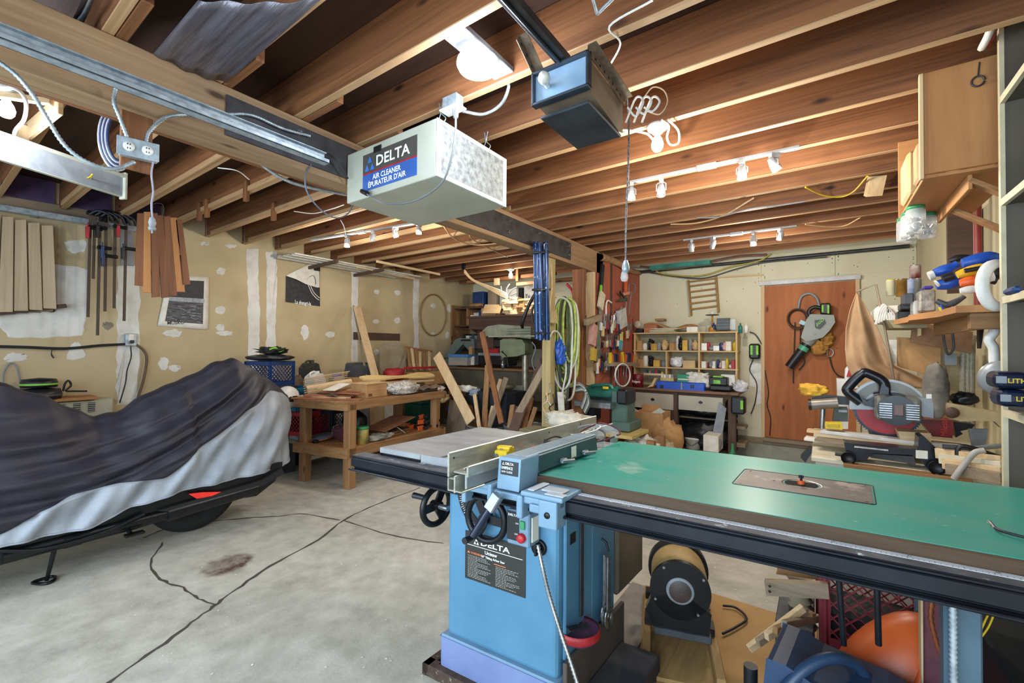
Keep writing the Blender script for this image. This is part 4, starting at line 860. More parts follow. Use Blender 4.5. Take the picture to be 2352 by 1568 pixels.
mb.grid(cover(1), 150, 60, mif=lambda u, v: 1 if v > .6 else 0)
mb.grid(cover(-1), 150, 60, mif=lambda u, v: 1 if v > .6 else 0)
# join along the ridge
f1, f2 = cover(1), cover(-1)
mb.grid(lambda u, v: Vector(f1(u, 0)).lerp(Vector(f2(u, 0)), v)+Vector((0, 0, .02*math.sin(PI*v))), 150, 4)
mb.build('cover', [CVD, CVS], mc)
mb = MB(); mb.tube([Vector(f1(i/150, 1))+Vector((.002, 0, 0)) for i in range(151)], .006, 6); mb.build('cover_hem', CVS, mc)
BK = mat('bike_black', '#0e1013', .3, .2, c2='#16181c', bump=.03); BK2 = mat('bike_matt', '#15171b', .6, bump=.1)
body = [(.0, .33), (.0, .24), (.3, .20), (.9, .205), (1.1, .22), (1.15, .27), (1.66, .22), (1.80, .30), (1.86, .40), (1.86, .45), (.9, .42)]
MB().prism(body, -.30, .30, (XB, 0, 0), (0, 1, 0), (0, 0, 1)).build('body_shell', BK, mc, bev=.02, seg=2)
MB().prism([(1.02, .30), (1.68, .345), (1.84, .40), (1.86, .36), (1.70, .30), (1.1, .27)], .30, .335, (XB, 0, 0), (0, 1, 0), (0, 0, 1)).build('side_case', BK2, mc, bev=.008)
MB().cyl((XB+.29, .35, .24), (XB+.29, 1.10, .255), .035, .04).cyl((XB+.29, 1.08, .255), (XB+.29, 1.66, .285), .055, .05, 20).build('exhaust', BK, mc)
rp = [aX(x, y, XB+.337) for x, y in ((433, 1134), (465, 1130), (508, 1129), (488, 1138), (452, 1145))]
MB().add(rp, [(0, 1, 2, 3, 4)]).build('red_reflector', mat('red_reflector', '#e8332a', .3, emit=('#e8332a', .15)), mc, solid=.006)
def tire(c, R_, r_, nm='wheel'):
    o = MB().lathe(c, [(R_-r_*1.6, -r_*.7), (R_-r_*.9, -r_), (R_-.02, -r_*.75), (R_, -r_*.3), (R_, r_*.3), (R_-.02, r_*.75), (R_-r_*.9, r_), (R_-r_*1.6, r_*.7)], 40, (1, 0, 0)).build(nm, RUB, mc)
    m_ = MB().lathe(c, [(R_-r_*1.6, -.04), (R_-r_*1.75, -.03), (R_-r_*1.75, .03), (R_-r_*1.6, .04)], 40, (1, 0, 0)).cyl(Vector(c)-Vector((.06, 0, 0)), Vector(c)+Vector((.06, 0, 0)), .04)
    for k in range(8): a = 2*PI*k/8; m_.cyl(c, Vector(c)+Vector((0, math.cos(a), math.sin(a)))*(R_-r_*1.7), .008, n=6)
    m_.build('rim', BK, o)
tire((XB+.02, 1.33, .315), .315, .085); tire((XB, -.45, .31), .31, .06)
a_ = aX(128, 1250, -3.68); b_ = Vector((-3.735, .53, .012))
MB().cyl(a_, b_, .013, .010).tube(cr([b_+Vector((-.04, -.05, -.002)), b_+Vector((.02, -.03, -.002)), b_+Vector((.045, .0, -.002)), b_+Vector((.02, .03, -.002)), b_+Vector((-.04, .03, -.002))], 5, True), .009, 6, True).build('kickstand', BK, mc)
MB().cyl((XB+.2, .86, .26), (XB+.34, .88, .20), .012).bx((XB+.34, .9, .19), (.05, .10, .015)).build('foot_peg', BK, mc, bev=.003); MB().bx((XB+.31, .62, .235), (.03, .08, .06)).build('stand_bracket', BK, mc, bev=.003)
MB().tube(cr([(XB+.33, .3, .30), (XB+.34, .5, .24), (XB+.34, .75, .25), (XB+.33, .95, .30)], 5), .012, 7).build('lever', BK, mc)

# ================================================================ LEFT WALL
def w3(x, y, off=0.): p = aX(x, y, XL+off); return p
# garage track on the wall, header board
t = thing('wall_door_track', 'galvanized door track fixed along the tan wall behind the clamps', 'door track', w3(150, 500))
a_, b_ = w3(-40, 470, .12), w3(312, 527, .12)
MB().plank(a_, b_, .05, .05, (0, 0, 1)).build('track', GALV, t, bev=.004)
for q in (.3, .95): p = a_.lerp(b_, q); MB().box(XL, p.x, p.y-.02, p.y+.02, p.z-.02, p.z+.01).build('track_bracket', GALV, t)
MB().plank(w3(-40, 455, .02)+Vector((0, 0, .0)), w3(310, 512, .02), .10, .03, (0, 0, 1)).build('ledger_board', GY, label='weathered board along the top of the tan wall above the track', cat='board', bev=.004)
MB().plank(w3(290, 520, .14), w3(292, 610, .10), .10, .012, (0, 1, 0)).build('hinged_plate', mat('grey_flat_paint', '#8f9096', .6, bump=.05), label='grey metal plate hanging at the end of the wall track', cat='plate', bev=.003)
# chair backs: fans of slats
def fan(name, lab, cols, top_y, bot, X, mt, strap_rows, n):
    """cols: (x_top, x_bottom) px per slat, with width px"""
    t = thing(name, lab, 'chair back', aX((cols[0][0]+cols[-1][0])/2, bot, X))
    for k, (xt, xb, wt, wb_, yt, yb) in enumerate(cols):
        P = [aX(xt-wt, yt, X), aX(xt+wt, yt, X), aX(xb+wb_, yb, X), aX(xb-wb_, yb, X)]
        P2 = [aX(xt-wt, yt, X), aX(xt+wt, yt, X), aX(xb+wb_, yb+(rnd.uniform(-2, 2)), X), aX(xb-wb_, yb, X)]
        MB().slab(P2, -.018).build('slat', mt[k % len(mt)], t, bev=.002)
    for (x0, y0, x1, y1) in strap_rows:
        MB().plank(aX(x0, y0, X-.02), aX(x1, y1, X-.02), .05, .02, (0, 0, 1)).build('crosspiece', mt[0], t, bev=.002)
    return t
WSL = wood('weathered_slat', '#c9b596', '#9f8a6c', 'z', knots=False)
cols = []
for k in range(6):
    xt = -34+k*27.5; xb = -72+k*41
    cols.append((xt, xb, 12.0, 15.5 if k < 5 else 14, 487+k*7, 726-k*3))
cols[-1] = (108, 114, 13, 15, 518, 708); cols[-2] = (77, 82, 13, 15, 512, 711); cols[-3] = (47, 48, 12.5, 16, 505, 714); cols[-4] = (18, 12, 12.5, 17, 498, 717); cols[-5] = (-11, -26, 12.5, 17.5, 492, 720); cols[-6] = (-40, -64, 13, 18, 486, 724)
fan('slatted_chair_back', 'pale weathered fan shaped slatted chair back hanging at far left', cols, 0, 715, XL+.10, [WSL], [(-50, 570, 122, 575)], 6)
MB().plank(aX(-30, 722, XL+.07), aX(152, 702, XL+.07), .035, .05, (0, 0, 1)).build('shelf_cleat', DY, label='dark wooden cleat under the pale slatted chair back', cat='cleat', bev=.003)
C1 = wood('cedar_dark', '#8a5a3c', '#5c3823', 'z', knots=False); C2 = wood('cedar_light', '#c08a56', '#996236', 'z', knots=False)
XF = -4.55; cols = []; tops = [(322, 490), (337, 487), (353, 490), (366, 495), (382, 497), (397, 500), (409, 505)]; bots = [(318, 655), (336, 672), (357, 683), (379, 684), (396, 680), (414, 670), (426, 655)]
for k, ((xa, ya), (xb, yb)) in enumerate(zip(tops, bots)): cols.append((xa, xb, 7.4, 9.6, ya, yb))
fan('cedar_chair_back', 'brown cedar slatted chair back hanging from the joists', cols, 0, 684, XF, [C1, C2, C1, C1, C1, C2, C1], [(325, 560, 415, 565), (320, 625, 420, 630)], 7)
cable([aX(x, y, XF) for x, y in [(375, 500), (374, 470), (352, 468), (352, 478)]], .004, 'bent wire hook holding the brown cedar chair back', DSTEEL, 'hook', name='wire_hook')
# bar clamps hanging on the track
def clamp(px0, py0, px1, py1, col_, hy, lab, heads=True, X=XL+.2, k=0):
    a_, b_ = aX(px0, py0, X), aX(px1, py1, X); t = thing('bar_clamp', lab, 'clamp', b_, 'bar clamps hung on the wall track')
    MB().plank(a_, b_, .022, .008, (0, 1, 0)).build('bar', wood('brown_bar', '#5a4a3c', '#3a2f26', 'z', knots=False), t, bev=.001)
    MB().bx(a_+Vector((.02, .02, .0)), (.05, .10, .035)).bx(a_+Vector((.02, .07, -.03)), (.03, .025, .06)).build('fixed_jaw', CASTK, t, bev=.006)
    c_ = aX(px0+(px1-px0)*hy, py0+(py1-py0)*hy, X); MB().bx(c_+Vector((.02, .03, 0)), (.04, .10, .03)).build('sliding_jaw', CASTK, t, bev=.005)
    h_ = aX(px0+(px1-px0)*hy+(-6 if k % 2 else 7), py0+(py1-py0)*hy+10, X+.03)
    MB().cyl(h_+Vector((0, 0, .05)), h_-Vector((0, 0, .055)), .016, .013, 10).cyl(h_+Vector((0, 0, .05)), h_+Vector((0, 0, .09)), .005, n=6).build('handle', col_, t)
clamp(208, 490, 202, 728, RED, .14, 'bar clamp with a bright red handle, leftmost on the wall track', k=1)
clamp(230, 490, 224, 770, DBLUE, .28, 'bar clamp with a dark handle, second from the left on the track')
clamp(244, 488, 241, 715, mat('navy_handle', '#1a2550', .4), .44, 'bar clamp with a low navy blue handle on the track', k=1)
clamp(265, 495, 262, 708, RED, .12, 'bar clamp with a red handle near the middle of the track', k=0)
clamp(290, 500, 285, 737, BLACK, .30, 'bar clamp with a black jaw, rightmost beside the cedar chair back', k=1)
clamp(218, 492, 214, 640, YEL if False else BLACK, .2, 'short bar clamp squeezed between the long ones on the track')
mb = MB()
for k in range(5): p = aX(205+k*14, 492+k*2, XL+.24); mb.tube(cr([p, p+Vector((.03, .05, .04)), p+Vector((.05, .12, .02)), p+Vector((.02, .16, -.04))], 5), .012, 7)
mb.build('clamp_hanger', BLACK, label='tangle of black hooks over the wall track above the clamps', cat='hooks')
for k, (x, y0, y1) in enumerate([(474, 503, 540), (562, 523, 558), (640, 545, 572)]):
    MB().cyl(aX(x, y0, XL+.12), aX(x, y1, XL+.12), .003, n=6).build('hanging_wire', GREYP, label=['thin wire hanging above the first poster, leftmost of three', 'thin wire hanging between the first poster and the plaster strips', 'thin wire hanging just left of the white trim boards'][k], cat='wire')
# posters
def poster(q, lab, cells, name='poster', word=None, warp=.004):
    P = [aX(x, y, XL+.012) for x, y in q]            # TL TR BR BL
    def at_(u, v, o=0): p = (P[0]*(1-u)+P[1]*u)*(1-v)+(P[3]*(1-u)+P[2]*u)*v; return p+Vector((o+warp*math.sin(u*5+v*4), 0, 0))
    t = thing(name, lab, 'poster', at_(.5, 1)); MB().grid(lambda u, v: at_(u, v), 10, 10).build('sheet', PAPER, t, solid=.001)
    for (u0, u1, v0, v1, m_) in cells: MB().grid(lambda u, v: at_(u0+(u1-u0)*u, v0+(v1-v0)*v, .0015), 6, 6).build('print', m_, t)
    if word: s_, u0, v0, hh, m_ = word; p = at_(u0, v0, .0035); text('lettering', s_, p, P[1]-P[0], (0, 0, 1), hh, m_, t, bold=True, sx=.9)
    return t, at_
SEA = mat('print_dark_water', '#2b2a2c', .6, c2='#6b6b70', scale=9, st=(1, 1, 7), bump=0); DK = mat('print_black', '#201f22', .6, c2='#35343a', scale=20, bump=0)
SKY = mat('print_blue', '#8fa3bd', .6, bump=0); PG = mat('print_grey', '#a9aeb4', .6, c2='#7b8086', scale=20, bump=0)
t_, f_ = poster([(386, 632), (480, 636), (478, 757), (362, 748)], 'harbour photo poster with white border on the tan wall behind the cedar chair back', [(.12, .88, .08, .42, DK), (.76, .88, .10, .40, SKY), (.12, .9, .42, .5, PG), (.12, .88, .5, .90, SEA), (.42, .62, .42, .50, mat('print_brown', '#6b3a2c', .6, bump=0)), (.62, .68, .42, .62, RED), (.56, .68, .22, .32, PG)], word=('MUSKOKA', .17, .962, .035, BLACK))
mb = MB()
for k in range(40):
    u, v = rnd.uniform(.14, .8), rnd.uniform(.55, .88); l = rnd.uniform(.02, .09)
    mb.add([f_(u, v, .003), f_(u+l, v+.004, .003), f_(u+l, v+.012, .003), f_(u, v+.008, .003)], [(0, 1, 2, 3)])
mb.build('ripples', PG, t_, kind='stuff')
t_ = thing('poster', 'dark poster with a curled top left corner and white lettering at its foot', 'poster', w3(695, 700, .02))
def pw(x, y, o=.012): return aX(x, y, XL+o)
MB().add([pw(657, 633), pw(680, 640), pw(702, 652, .014), pw(723, 604), pw(734, 610), pw(735, 703), pw(656, 693)], [(0, 1, 2, 5, 6), (2, 3, 4, 5)]).build('sheet', DK, t_, solid=.001)
MB().add([pw(657, 633, .015), pw(678, 622, .05), pw(722, 602, .02), pw(733, 609, .016), pw(734, 660, .014), pw(728, 660, .015), pw(702, 652, .03), pw(680, 641, .06)], [(0, 1, 7), (1, 6, 7), (1, 2, 6), (2, 3, 4, 5, 6)]).build('pale_area', PAPER, t_)
MB().tube(cr([pw(707, 652, .02), pw(716, 672, .02), pw(726, 684, .02), pw(733, 689, .02)], 5), .006, 5, flat=.3).tube(cr([pw(711, 651, .02), pw(720, 670, .02), pw(729, 680, .02), pw(734, 684, .02)], 5), .006, 5, flat=.3).build('white_curves', PAPER, t_)
MB().tube(cr([pw(703, 650, .02), pw(706, 640, .02), pw(712, 635, .02), pw(720, 633, .02), pw(724, 643, .02), pw(725, 652, .02)], 4), .010, 5, flat=.4).bx(pw(714, 651, .016), (.004, .12, .05)).bx(pw(728, 616, .022), (.004, .09, .07)).build('dark_figure', BLACK, t_)
text('lettering', "La shangri-la", pw(677, 697, .018), pw(735, 703)-pw(656, 693), (0, 0, 1), .050, DELTA_TXT, t_, bold=True, sx=.62)
# hoop, board, outlet box, cords
cH = w3(995, 723, .03); hp = [aX(995+30*math.cos(a), 723+47*math.sin(a), XL+.03) for a in [2*PI*i/40 for i in range(40)]]
MB().tube(hp, .011, 7, True).build('tube_hoop', mat('amber_tube', '#8f7340', .4, bump=0), label='thin amber tubing bent into a hoop hanging on the tan wall', cat='hoop')
MB().plank(w3(812, 771, .012), w3(918, 774, .012), .11, .02, (0, 0, 1)).build('wall_board', DY, label='dark brown board screwed to the tan wall above the stored bins', cat='board', bev=.004)
p = w3(300, 780, .03); o = thing('wall_outlet', 'metal surface outlet box on the tan wall with two cables', 'outlet', p)
MB().bx(p, (.05, .085, .12)).build('box', GALV, o, bev=.005); MB().bx(p+Vector((.027, .0, .02)), (.008, .045, .07)).build('outlet_face', PAPER, o, bev=.004); MB().bx(p+Vector((.045, 0, -.02)), (.03, .03, .03)).build('plug', BLACK, o, bev=.004)
cable([w3(x, y, .03) for x, y in [(-20, 795), (60, 797), (150, 800), (230, 793), (290, 790)]], .012, 'black cable run along the tan wall to the outlet box', BLACK)
cable([w3(x, y, .04) for x, y in [(312, 791), (330, 805), (337, 825), (330, 870), (316, 915), (312, 925)]], .012, 'brown cable curving down from the wall outlet', mat('brown_cable', '#66553f', .6, bump=0))
cable([w3(x, y, .05) for x, y in [(300, 795), (301, 820), (292, 850), (288, 880), (275, 925)]], .006, 'thin black cord hanging from the wall outlet', BLACK, 'cord')
cable([w3(x, y, .02) for x, y in [(10, 900), (8, 860), (22, 834), (38, 842), (46, 880), (42, 915)]], .006, 'thin grey wire loop on the tan wall at far left', GREYP, 'wire', name='wire_loop')
cable([w3(x, y, .03) for x, y in [(120, 800), (118, 815), (124, 822), (118, 812)]], .004, 'small nail hook below the black wall cable', DSTEEL, 'hook', name='wall_hook')
# wall heater with wooden shelf
a0, a1 = w3(50, 915), w3(248, 906); z1 = a1.z; z0 = z1-.42; HX = XL+.2
HB = mat('heater_beige', '#b9b59f', .5, c2='#a9a48e', bump=.03)
t = thing('wall_heater', 'beige wall heater with louvred top grille beneath a thin wooden shelf', 'heater', (XL+.1, (a0.y+a1.y)/2, z0))
MB().box(XL+.001, HX, a0.y-.15, a1.y, z0, z1-.02).build('cabinet', HB, t, bev=.01)
n = 6
for k in range(n):
    y0 = a0.y-.1+(a1.y-a0.y+.02)*k/n; y1 = y0+(a1.y-a0.y)/n-.045
    g_ = MB().box(HX, HX+.004, y0, y1, z1-.13, z1-.045).build('vent', DGREY, t)
    mb = MB()
    for j in range(5): mb.box(HX+.003, HX+.012, y0, y1, z1-.125+j*.017, z1-.120+j*.017)
    mb.build('louvre', HB, g_)
MB().box(XL+.001, HX+.05, a0.y-.2, a1.y-.12, z1-.015, z1+.01).build('shelf_board', PLYY, t, bev=.002)
ps = [((92, 898), .13, .05, 'flat black polisher pad with a lime edge, lower one on the heater shelf'), ((90, 884), .11, .04, 'small black pad with a lime stripe stacked on the larger one')]
for k, ((x, y), r_, h_, lab) in enumerate(ps):
    p = aX(x, y, XL+.16); p.z = z1+.011+(0 if k == 0 else .102)
    o = MB().lathe(p, [(0, 0), (r_, 0), (r_*1.05, h_*.8), (r_*.95, h_*1.7), (0, h_*2)], 24).build('round_pad', BLACK, label=lab, cat='pad'); MB().lathe(p, [(r_*1.055, h_*.5), (r_*1.06, h_*.8), (r_*1.03, h_*.9)], 24).build('stripe', LIME if k else DGREY, o)
P = [aX(x, y, XL+.16) for x, y in [(145, 898), (150, 880), (158, 874), (163, 885), (152, 897), (170, 898), (200, 898)]]
MB().tube(cr(P, 6), .008, 7).build('looped_cord', BLACK, label='black cord with a loop and thin probe on the heater shelf', cat='cord')
# ================================================================ WORKBENCH AND THE GOODS ALONG THE TAN WALL
def lump(c, s, seed=0, amp=.18, n=20, m=12, sq=.8, fold=6):
    c = Vector(c); s = Vector(s); n, m = max(n, 28), max(m, 18); o_ = Vector((seed*3.7, seed*1.3, 0))
    def fn(u, v):
        a = 2*PI*u; b = PI*v-PI/2
        d_ = Vector((math.cos(b)*math.cos(a), math.cos(b)*math.sin(a), math.sin(b)))
        k = 1+amp*(1.6*noise.noise(d_*1.7+o_)+1.5*abs(noise.noise(d_*(fold*.6)+o_*2))*2-.5+.35*noise.noise(d_*9+o_))
        f = lambda x: math.copysign(abs(x)**sq, x)
        return c+Vector((s.x*f(math.cos(b))*math.cos(a)*k, s.y*f(math.cos(b))*math.sin(a)*k, s.z*(f(math.sin(b))+1)*(.5+.5*k)))
    return MB().grid(fn, n, m, 0, True, True)
def crate(c, s, rz, mt, lab, g=None, inner=None, lat=.028):
    """open lattice crate, base centre c"""
    with at(c, rz=rz):
        t = thing('milk_crate', lab, 'crate', (0, 0, 0), g); X, Y, Z = s[0]/2, s[1]/2, s[2]
        MB().box(-X, X, -Y, Y, 0, .012).build('crate_floor', mt, t)
        for ax, (L_, D) in enumerate(((X, Y), (Y, X))):
            for sg in (-1, 1):
                mb = MB()
                P = (lambda a, z: (a, sg*D, z)) if ax == 0 else (lambda a, z: (sg*D, a, z))
                side = (0, 1, 0) if ax == 0 else (1, 0, 0)
                for z in (.02, Z-.02): mb.plank(P(-L_, z), P(L_, z), .045, .008, (0, 0, 1)) if False else mb.plank(P(-L_, z), P(L_, z), .045, .009, (0, 0, 1))
                for a in (-L_, L_): mb.plank(P(a, 0), P(a, Z), .04, .010, (1, 0, 0) if ax == 0 else (0, 1, 0))
                H_ = Z-.08; n = max(3, int(2*L_/(lat*1.6)))
                for i in range(-int(H_/(2*L_/n))-1, n):
                    for d in (1, -1):
                        x0 = -L_+2*L_*i/n; x1 = x0+H_; z0, z1 = .04, Z-.04
                        if x1 < -L_ or x0 > L_: continue
                        if x0 < -L_: z0 += (-L_-x0); x0 = -L_
                        if x1 > L_: z1 -= (x1-L_); x1 = L_
                        if z1-z0 < .01: continue
                        p, q = (P(x0*d, z0), P(x1*d, z1)); mb.plank(p, q, .006, .005, side)
                mb.build('side_wall', mt, t)
        return t
ben_ex, ben_ey = Vector((.72, .15, 0)), Vector((-.11, 1.50, 0)); BO = Vector((-4.51, 2.40, 0))
BEN = Matrix(((ben_ex.x, ben_ey.x, 0, BO.x), (ben_ex.y, ben_ey.y, 0, BO.y), (0, 0, 1, 0), (0, 0, 0, 1)))
with at(BEN):
    t = thing('workbench', 'heavy brown wooden workbench with a lower shelf, left of the table saw', 'workbench', (.5, .5, 0))
    MB().box(0, 1, 0, 1, .838, .86).build('bench_top', BY_, t, bev=.003)
    lx, ly = .115, .055
    for x0, y0, nm in ((1-lx-.0, .025, 0), (0.06, .025, 0), (1-lx-.04, 1-ly-.05, 0), (.06, 1-ly-.05, 0)): MB().box(x0, x0+lx, y0, y0+ly, 0, .838).build('leg', BZ_, t, bev=.004)
    for z0, z1 in ((.775, .842), (.305, .40)):
        MB().box(0, 1, 0, .022, z0, z1).build('rail', BX_, t, bev=.003); MB().box(0, 1, .978, 1, z0, z1).build('rail', BX_, t, bev=.003)
        MB().box(.965, 1.0, .0225, .9775, z0, z1).build('rail', BY_, t, bev=.003); MB().box(0, .035, .0225, .9775, z0, z1).build('rail', BY_, t, bev=.003)
    MB().box(.01, .99, .01, .99, .39, .405).build('lower_shelf', PLYY, t, bev=.002)
ZT = .861
def bt(x, y, z=ZT): return aZ(x, y, z)
# flat thin boards at the near left
reds = [wood('red_board', '#b2714f', '#7d4630', 'x', knots=False), PX, DX]
for k, (x0, y0, x1, y1, w_, z, m_) in enumerate([(675, 914, 830, 918, .10, .004, 0), (690, 909, 800, 914, .09, .016, 1), (700, 908, 815, 908, .10, .028, 0), (735, 903, 775, 909, .06, .040, 2), (740, 900, 830, 905, .09, .052, 0), (745, 897, 832, 899, .08, .064, 0)]):
    a_, b_ = bt(x0, y0, ZT+z), bt(x1, y1, ZT+z); a_.z = b_.z = ZT+z+.002
    if (b_-a_).length > .8: b_ = a_+(b_-a_).normalized()*.66
    MB().plank(a_, b_, .011, w_, (0, 0, 1)).build('thin_board', reds[m_], label=['lowest thin reddish board overhanging the left end of the workbench', 'short pale thin board on the workbench left end', 'reddish thin board, third in the flat stack on the workbench', 'dark narrow board end sticking out of the thin stack', 'reddish thin board near the top of the flat stack', 'topmost thin reddish board beside the cardboard box'][k], cat='board', group='thin boards on the workbench', bev=.001)
# rolled slatted mat
a_, b_ = Vector((-4.55, 2.56, ZT+.08)), Vector((-4.42, 3.02, ZT+.14))
mb = MB(); ax_ = (b_-a_); x_, y_, z_ = basis(ax_)
for k in range(30):
    q = -0.3+k*.23; r_ = .035+.0045*k/1.2
    mb.plank(a_+(x_*math.cos(q)+y_*math.sin(q))*r_*.9, b_+(x_*math.cos(q)+y_*math.sin(q))*r_*.9, .010, .004, (x_*math.cos(q)+y_*math.sin(q)).cross(ax_))
for k in range(14): mb.plank(a_+x_*(-.05+.0)+Vector((.03+.010*k, .0, -.05)), b_+Vector((.03+.010*k, .02, -.06)), .009, .003, (1, 0, 0))
mb.build('slatted_roll', PY, label='half rolled mat of pale wooden slats on the workbench', cat='mat', kind=None)
# cardboard box with white sheets
p = bt(860, 908); 
with at((-4.09, 3.03, ZT), rz=.10):
    t = thing('cardboard_box', 'cardboard box with white sheets on top, centre of the workbench', 'cardboard box', (0, 0, 0))
    MB().box(-.12, .12, -.15, .15, 0, .145).build('box_body', CARD, t, bev=.003); MB().bx((.0, .0, .151), (.26, .32, .008), .05).build('top_flap', CARD2, t)
    MB().box(.1205, .1215, -.12, -.07, .015, .045).build('mark', mat('box_mark', '#6b4a2c', .9, bump=0), t); MB().box(.1205, .1212, -.15, .15, .085, .088).build('tape_line', CARD2, t)
MB().slab([Vector((-4.33, 2.62, .94)), Vector((-4.19, 2.67, .94)), Vector((-4.22, 2.88, 1.0)), Vector((-4.38, 2.85, 1.0))], .006).build('white_sheet', PAPER, label='tilted white sheet left of the cardboard box on the workbench', cat='sheet')
# paddle shaped blank and long planks
a_ = Vector((-4.33, 3.10, ZT+.17)); 
pts = []
for i in range(25):
    u = i/24; pts.append((u*1.02, .055+.035*math.sin(u*9.5)+(.03 if u > .8 else 0)))
pts = pts+[(1.05, .03)]+[(1.02-u*1.02/24*1.0, -.045-.02*math.sin((1-u/24)*9)) for u in range(25)]
MB().prism([(x, y*1.1) for x, y in pts], 0, .022, a_, Vector((.10, .995, 0)), Vector((-.97, .1, .22))).build('paddle_blank', wood('blank_wood', '#e3c98d', '#c9a767', 'y', knots=False), label='pale wavy paddle-shaped board lying on the pile on the workbench', cat='board', bev=.003)
for k, (x, y, z, L_, w_, rz) in enumerate([(-4.25, 3.1, .0, .95, .16, .05), (-4.33, 3.15, .026, .9, .14, -.03), (-4.22, 3.2, .052, .8, .12, .08), (-4.33, 3.25, .078, .75, .2, .02), (-4.30, 3.2, .104, .9, .18, -.05)]):
    with at((x, y, ZT+z), rz=rz): MB().box(-w_/2, w_/2, 0, L_, 0, .024).build('plank', [BY_, PY, BY_, PY, PY][k], label=['lowest wide plank in the pile on the workbench right half', 'second plank up in the workbench pile', 'third plank up in the workbench pile', 'fourth plank, broad and pale, in the workbench pile', 'top plank directly under the wavy paddle blank'][k], cat='plank', group='plank pile on the workbench', bev=.002)
# striped cloth hanging over, dark slab with bark edge, red-white cloth
STR = mat('striped_cloth', '#d9d4cb', .95, c2='#6f6660', scale=5, st=(1.2, 14, 14), bump=.3)
lump((-3.98, 3.43, ZT+.0), (.11, .20, .07), 3, .22, 36, 16, fold=9).build('striped_cloth', STR, label='crumpled grey and white striped cloth beside the cardboard box', cat='cloth')
with at((-4.03, 3.40, ZT+.001), rz=.05):
    t = MB().box(-.14, .10, 0, .62, .0, .035).build('live_edge_slab', mat('dark_slab', '#2c2926', .7, bump=.2), label='dark slab with a rough bark edge at the far right of the workbench', cat='slab', bev=.004)
    MB().grid(lambda u, v: (.10-.05*v+.012*math.sin(u*31+v*5), .62*u, .037+.035*v+.010*math.sin(u*23)), 30, 5).build('bark_edge', mat('bark', '#8a7566', .95, c2='#54453a', scale=14, bump=.8), t, solid=.01)
lump((-4.02, 4.02, ZT-.02), (.07, .09, .035), 5, .2).build('folded_rag', mat('pinkish_rag', '#c9aaa2', .95, c2='#e0ddd6', scale=9, bump=.3), label='folded pinkish white rag on the far right corner of the workbench', cat='rag')
lump((-3.98, 4.06, .70), (.05, .09, .06), 8, .3).build('masking_paper', mat('kraft', '#c5a877', .9, bump=.1), label='crumpled tan paper hanging at the right end of the workbench', cat='paper')
MB().cyl(aX(656, 911, -4.6), aX(690, 914, -4.6), .006, n=8).build('metal_rod', STEEL, label='thin metal rod sticking out of the left end of the workbench', cat='rod')
# ---- on the lower shelf (z = .405)
ZS = .406
p = aZ(737, 1003, ZS+.03)
t = thing('pot_lid', 'round blue-grey disc with an orange rim on the left end of the lower shelf', 'disc', (p.x, p.y, ZS))
MB().lathe((p.x, p.y, ZS+.03), [(0, .012), (.125, .008), (.132, .0), (.12, -.012), (0, -.012)], 30, (.0, -.15, 1)).build('disc', mat('blue_grey', '#626f85', .5, bump=.02), t); MB().tube([(p.x+.132*math.cos(a), p.y+.132*math.sin(a), ZS+.03+.02*math.sin(a)) for a in [2*PI*i/30 for i in range(30)]], .008, 6, True).build('rim', mat('copper_rim', '#a4532e', .5, bump=0), t)
MB().box(p.x+.07, p.x+.13, p.y-.14, p.y-.10, ZS+.0, ZS+.03).bx((p.x+.09, p.y-.13, ZS-.02), (.06, .02, .07)).build('name_tag', BLACK, label='small black tag with a white patch hanging off the shelf edge', cat='tag', bev=.002)
lump((-4.30, 2.83, ZS), (.09, .10, .075), 11, .1).build('cap', mat('camo_cap', '#8a7d5c', .95, c2='#4f4a36', scale=12, bump=.3), label='olive camouflage cap on the workbench lower shelf', cat='cap')
lump((-4.14, 2.76, ZS), (.12, .09, .085), 12, .2).build('maroon_cloth', mat('maroon_cloth', '#4b1f2a', .95, bump=.3), label='dark maroon cloth beside the camouflage cap', cat='cloth')
lump((-4.34, 3.02, ZS), (.14, .12, .13), 17, .12, sq=.6).build('black_case', BLACK, label='black soft tool case on the lower shelf behind the cap', cat='case')
p = aZ(833, 1020, ZS)
t = thing('paint_tin', 'tin with green lid and yellow label right of the front workbench leg', 'tin', (-3.86, 2.79, ZS))
MB().lathe((-3.88, 2.80, ZS), [(0, 0), (.06, 0), (.06, .15), (.055, .155)], 24).build('can', mat('tin_label', '#b9a14f', .5, c2='#2b2a26', scale=4, bump=0), t); MB().lathe((-3.88, 2.80, ZS+.155), [(0, 0), (.064, .0), (.064, .02), (.058, .024), (0, .02)], 24).build('lid', GREEN, t)
for k in range(5):
    with at((-4.10+.01*k, 3.05+.005*k, ZS+.002+.011*k), rx=.0, rz=.1+.03*k, ry=-.0): MB().bx((0, .22, .006+.10*0), (.34, .44, .008), 0, 0, 0).build('panel_piece', [PLYY, BY_, C1, PLYY, DY][k], label='thin brown panel in the slanted stack on the workbench lower shelf', cat='panel', group='thin panels on the lower shelf', bev=.001)
for k in range(2):
    a_ = Vector((-4.20+.06*k, 3.0, ZS+.065+.02*k)); MB().slab([a_, a_+Vector((.30, .06, .0)), a_+Vector((.26, .52, .10)), a_+Vector((-.05, .46, .10))], .008).build('panel_piece', C1, label=['slanted brown panel on top of the stack on the lower shelf', 'second slanted brown panel leaning on the lower shelf stack'][k], cat='panel', bev=.001)
lump((-3.90, 2.98, ZS), (.07, .12, .035), 21, .25).build('work_glove', mat('grey_glove', '#9a9688', .95, c2='#3a3b3a', scale=10, bump=.3), label='grey work glove at the front edge of the lower shelf', cat='glove')
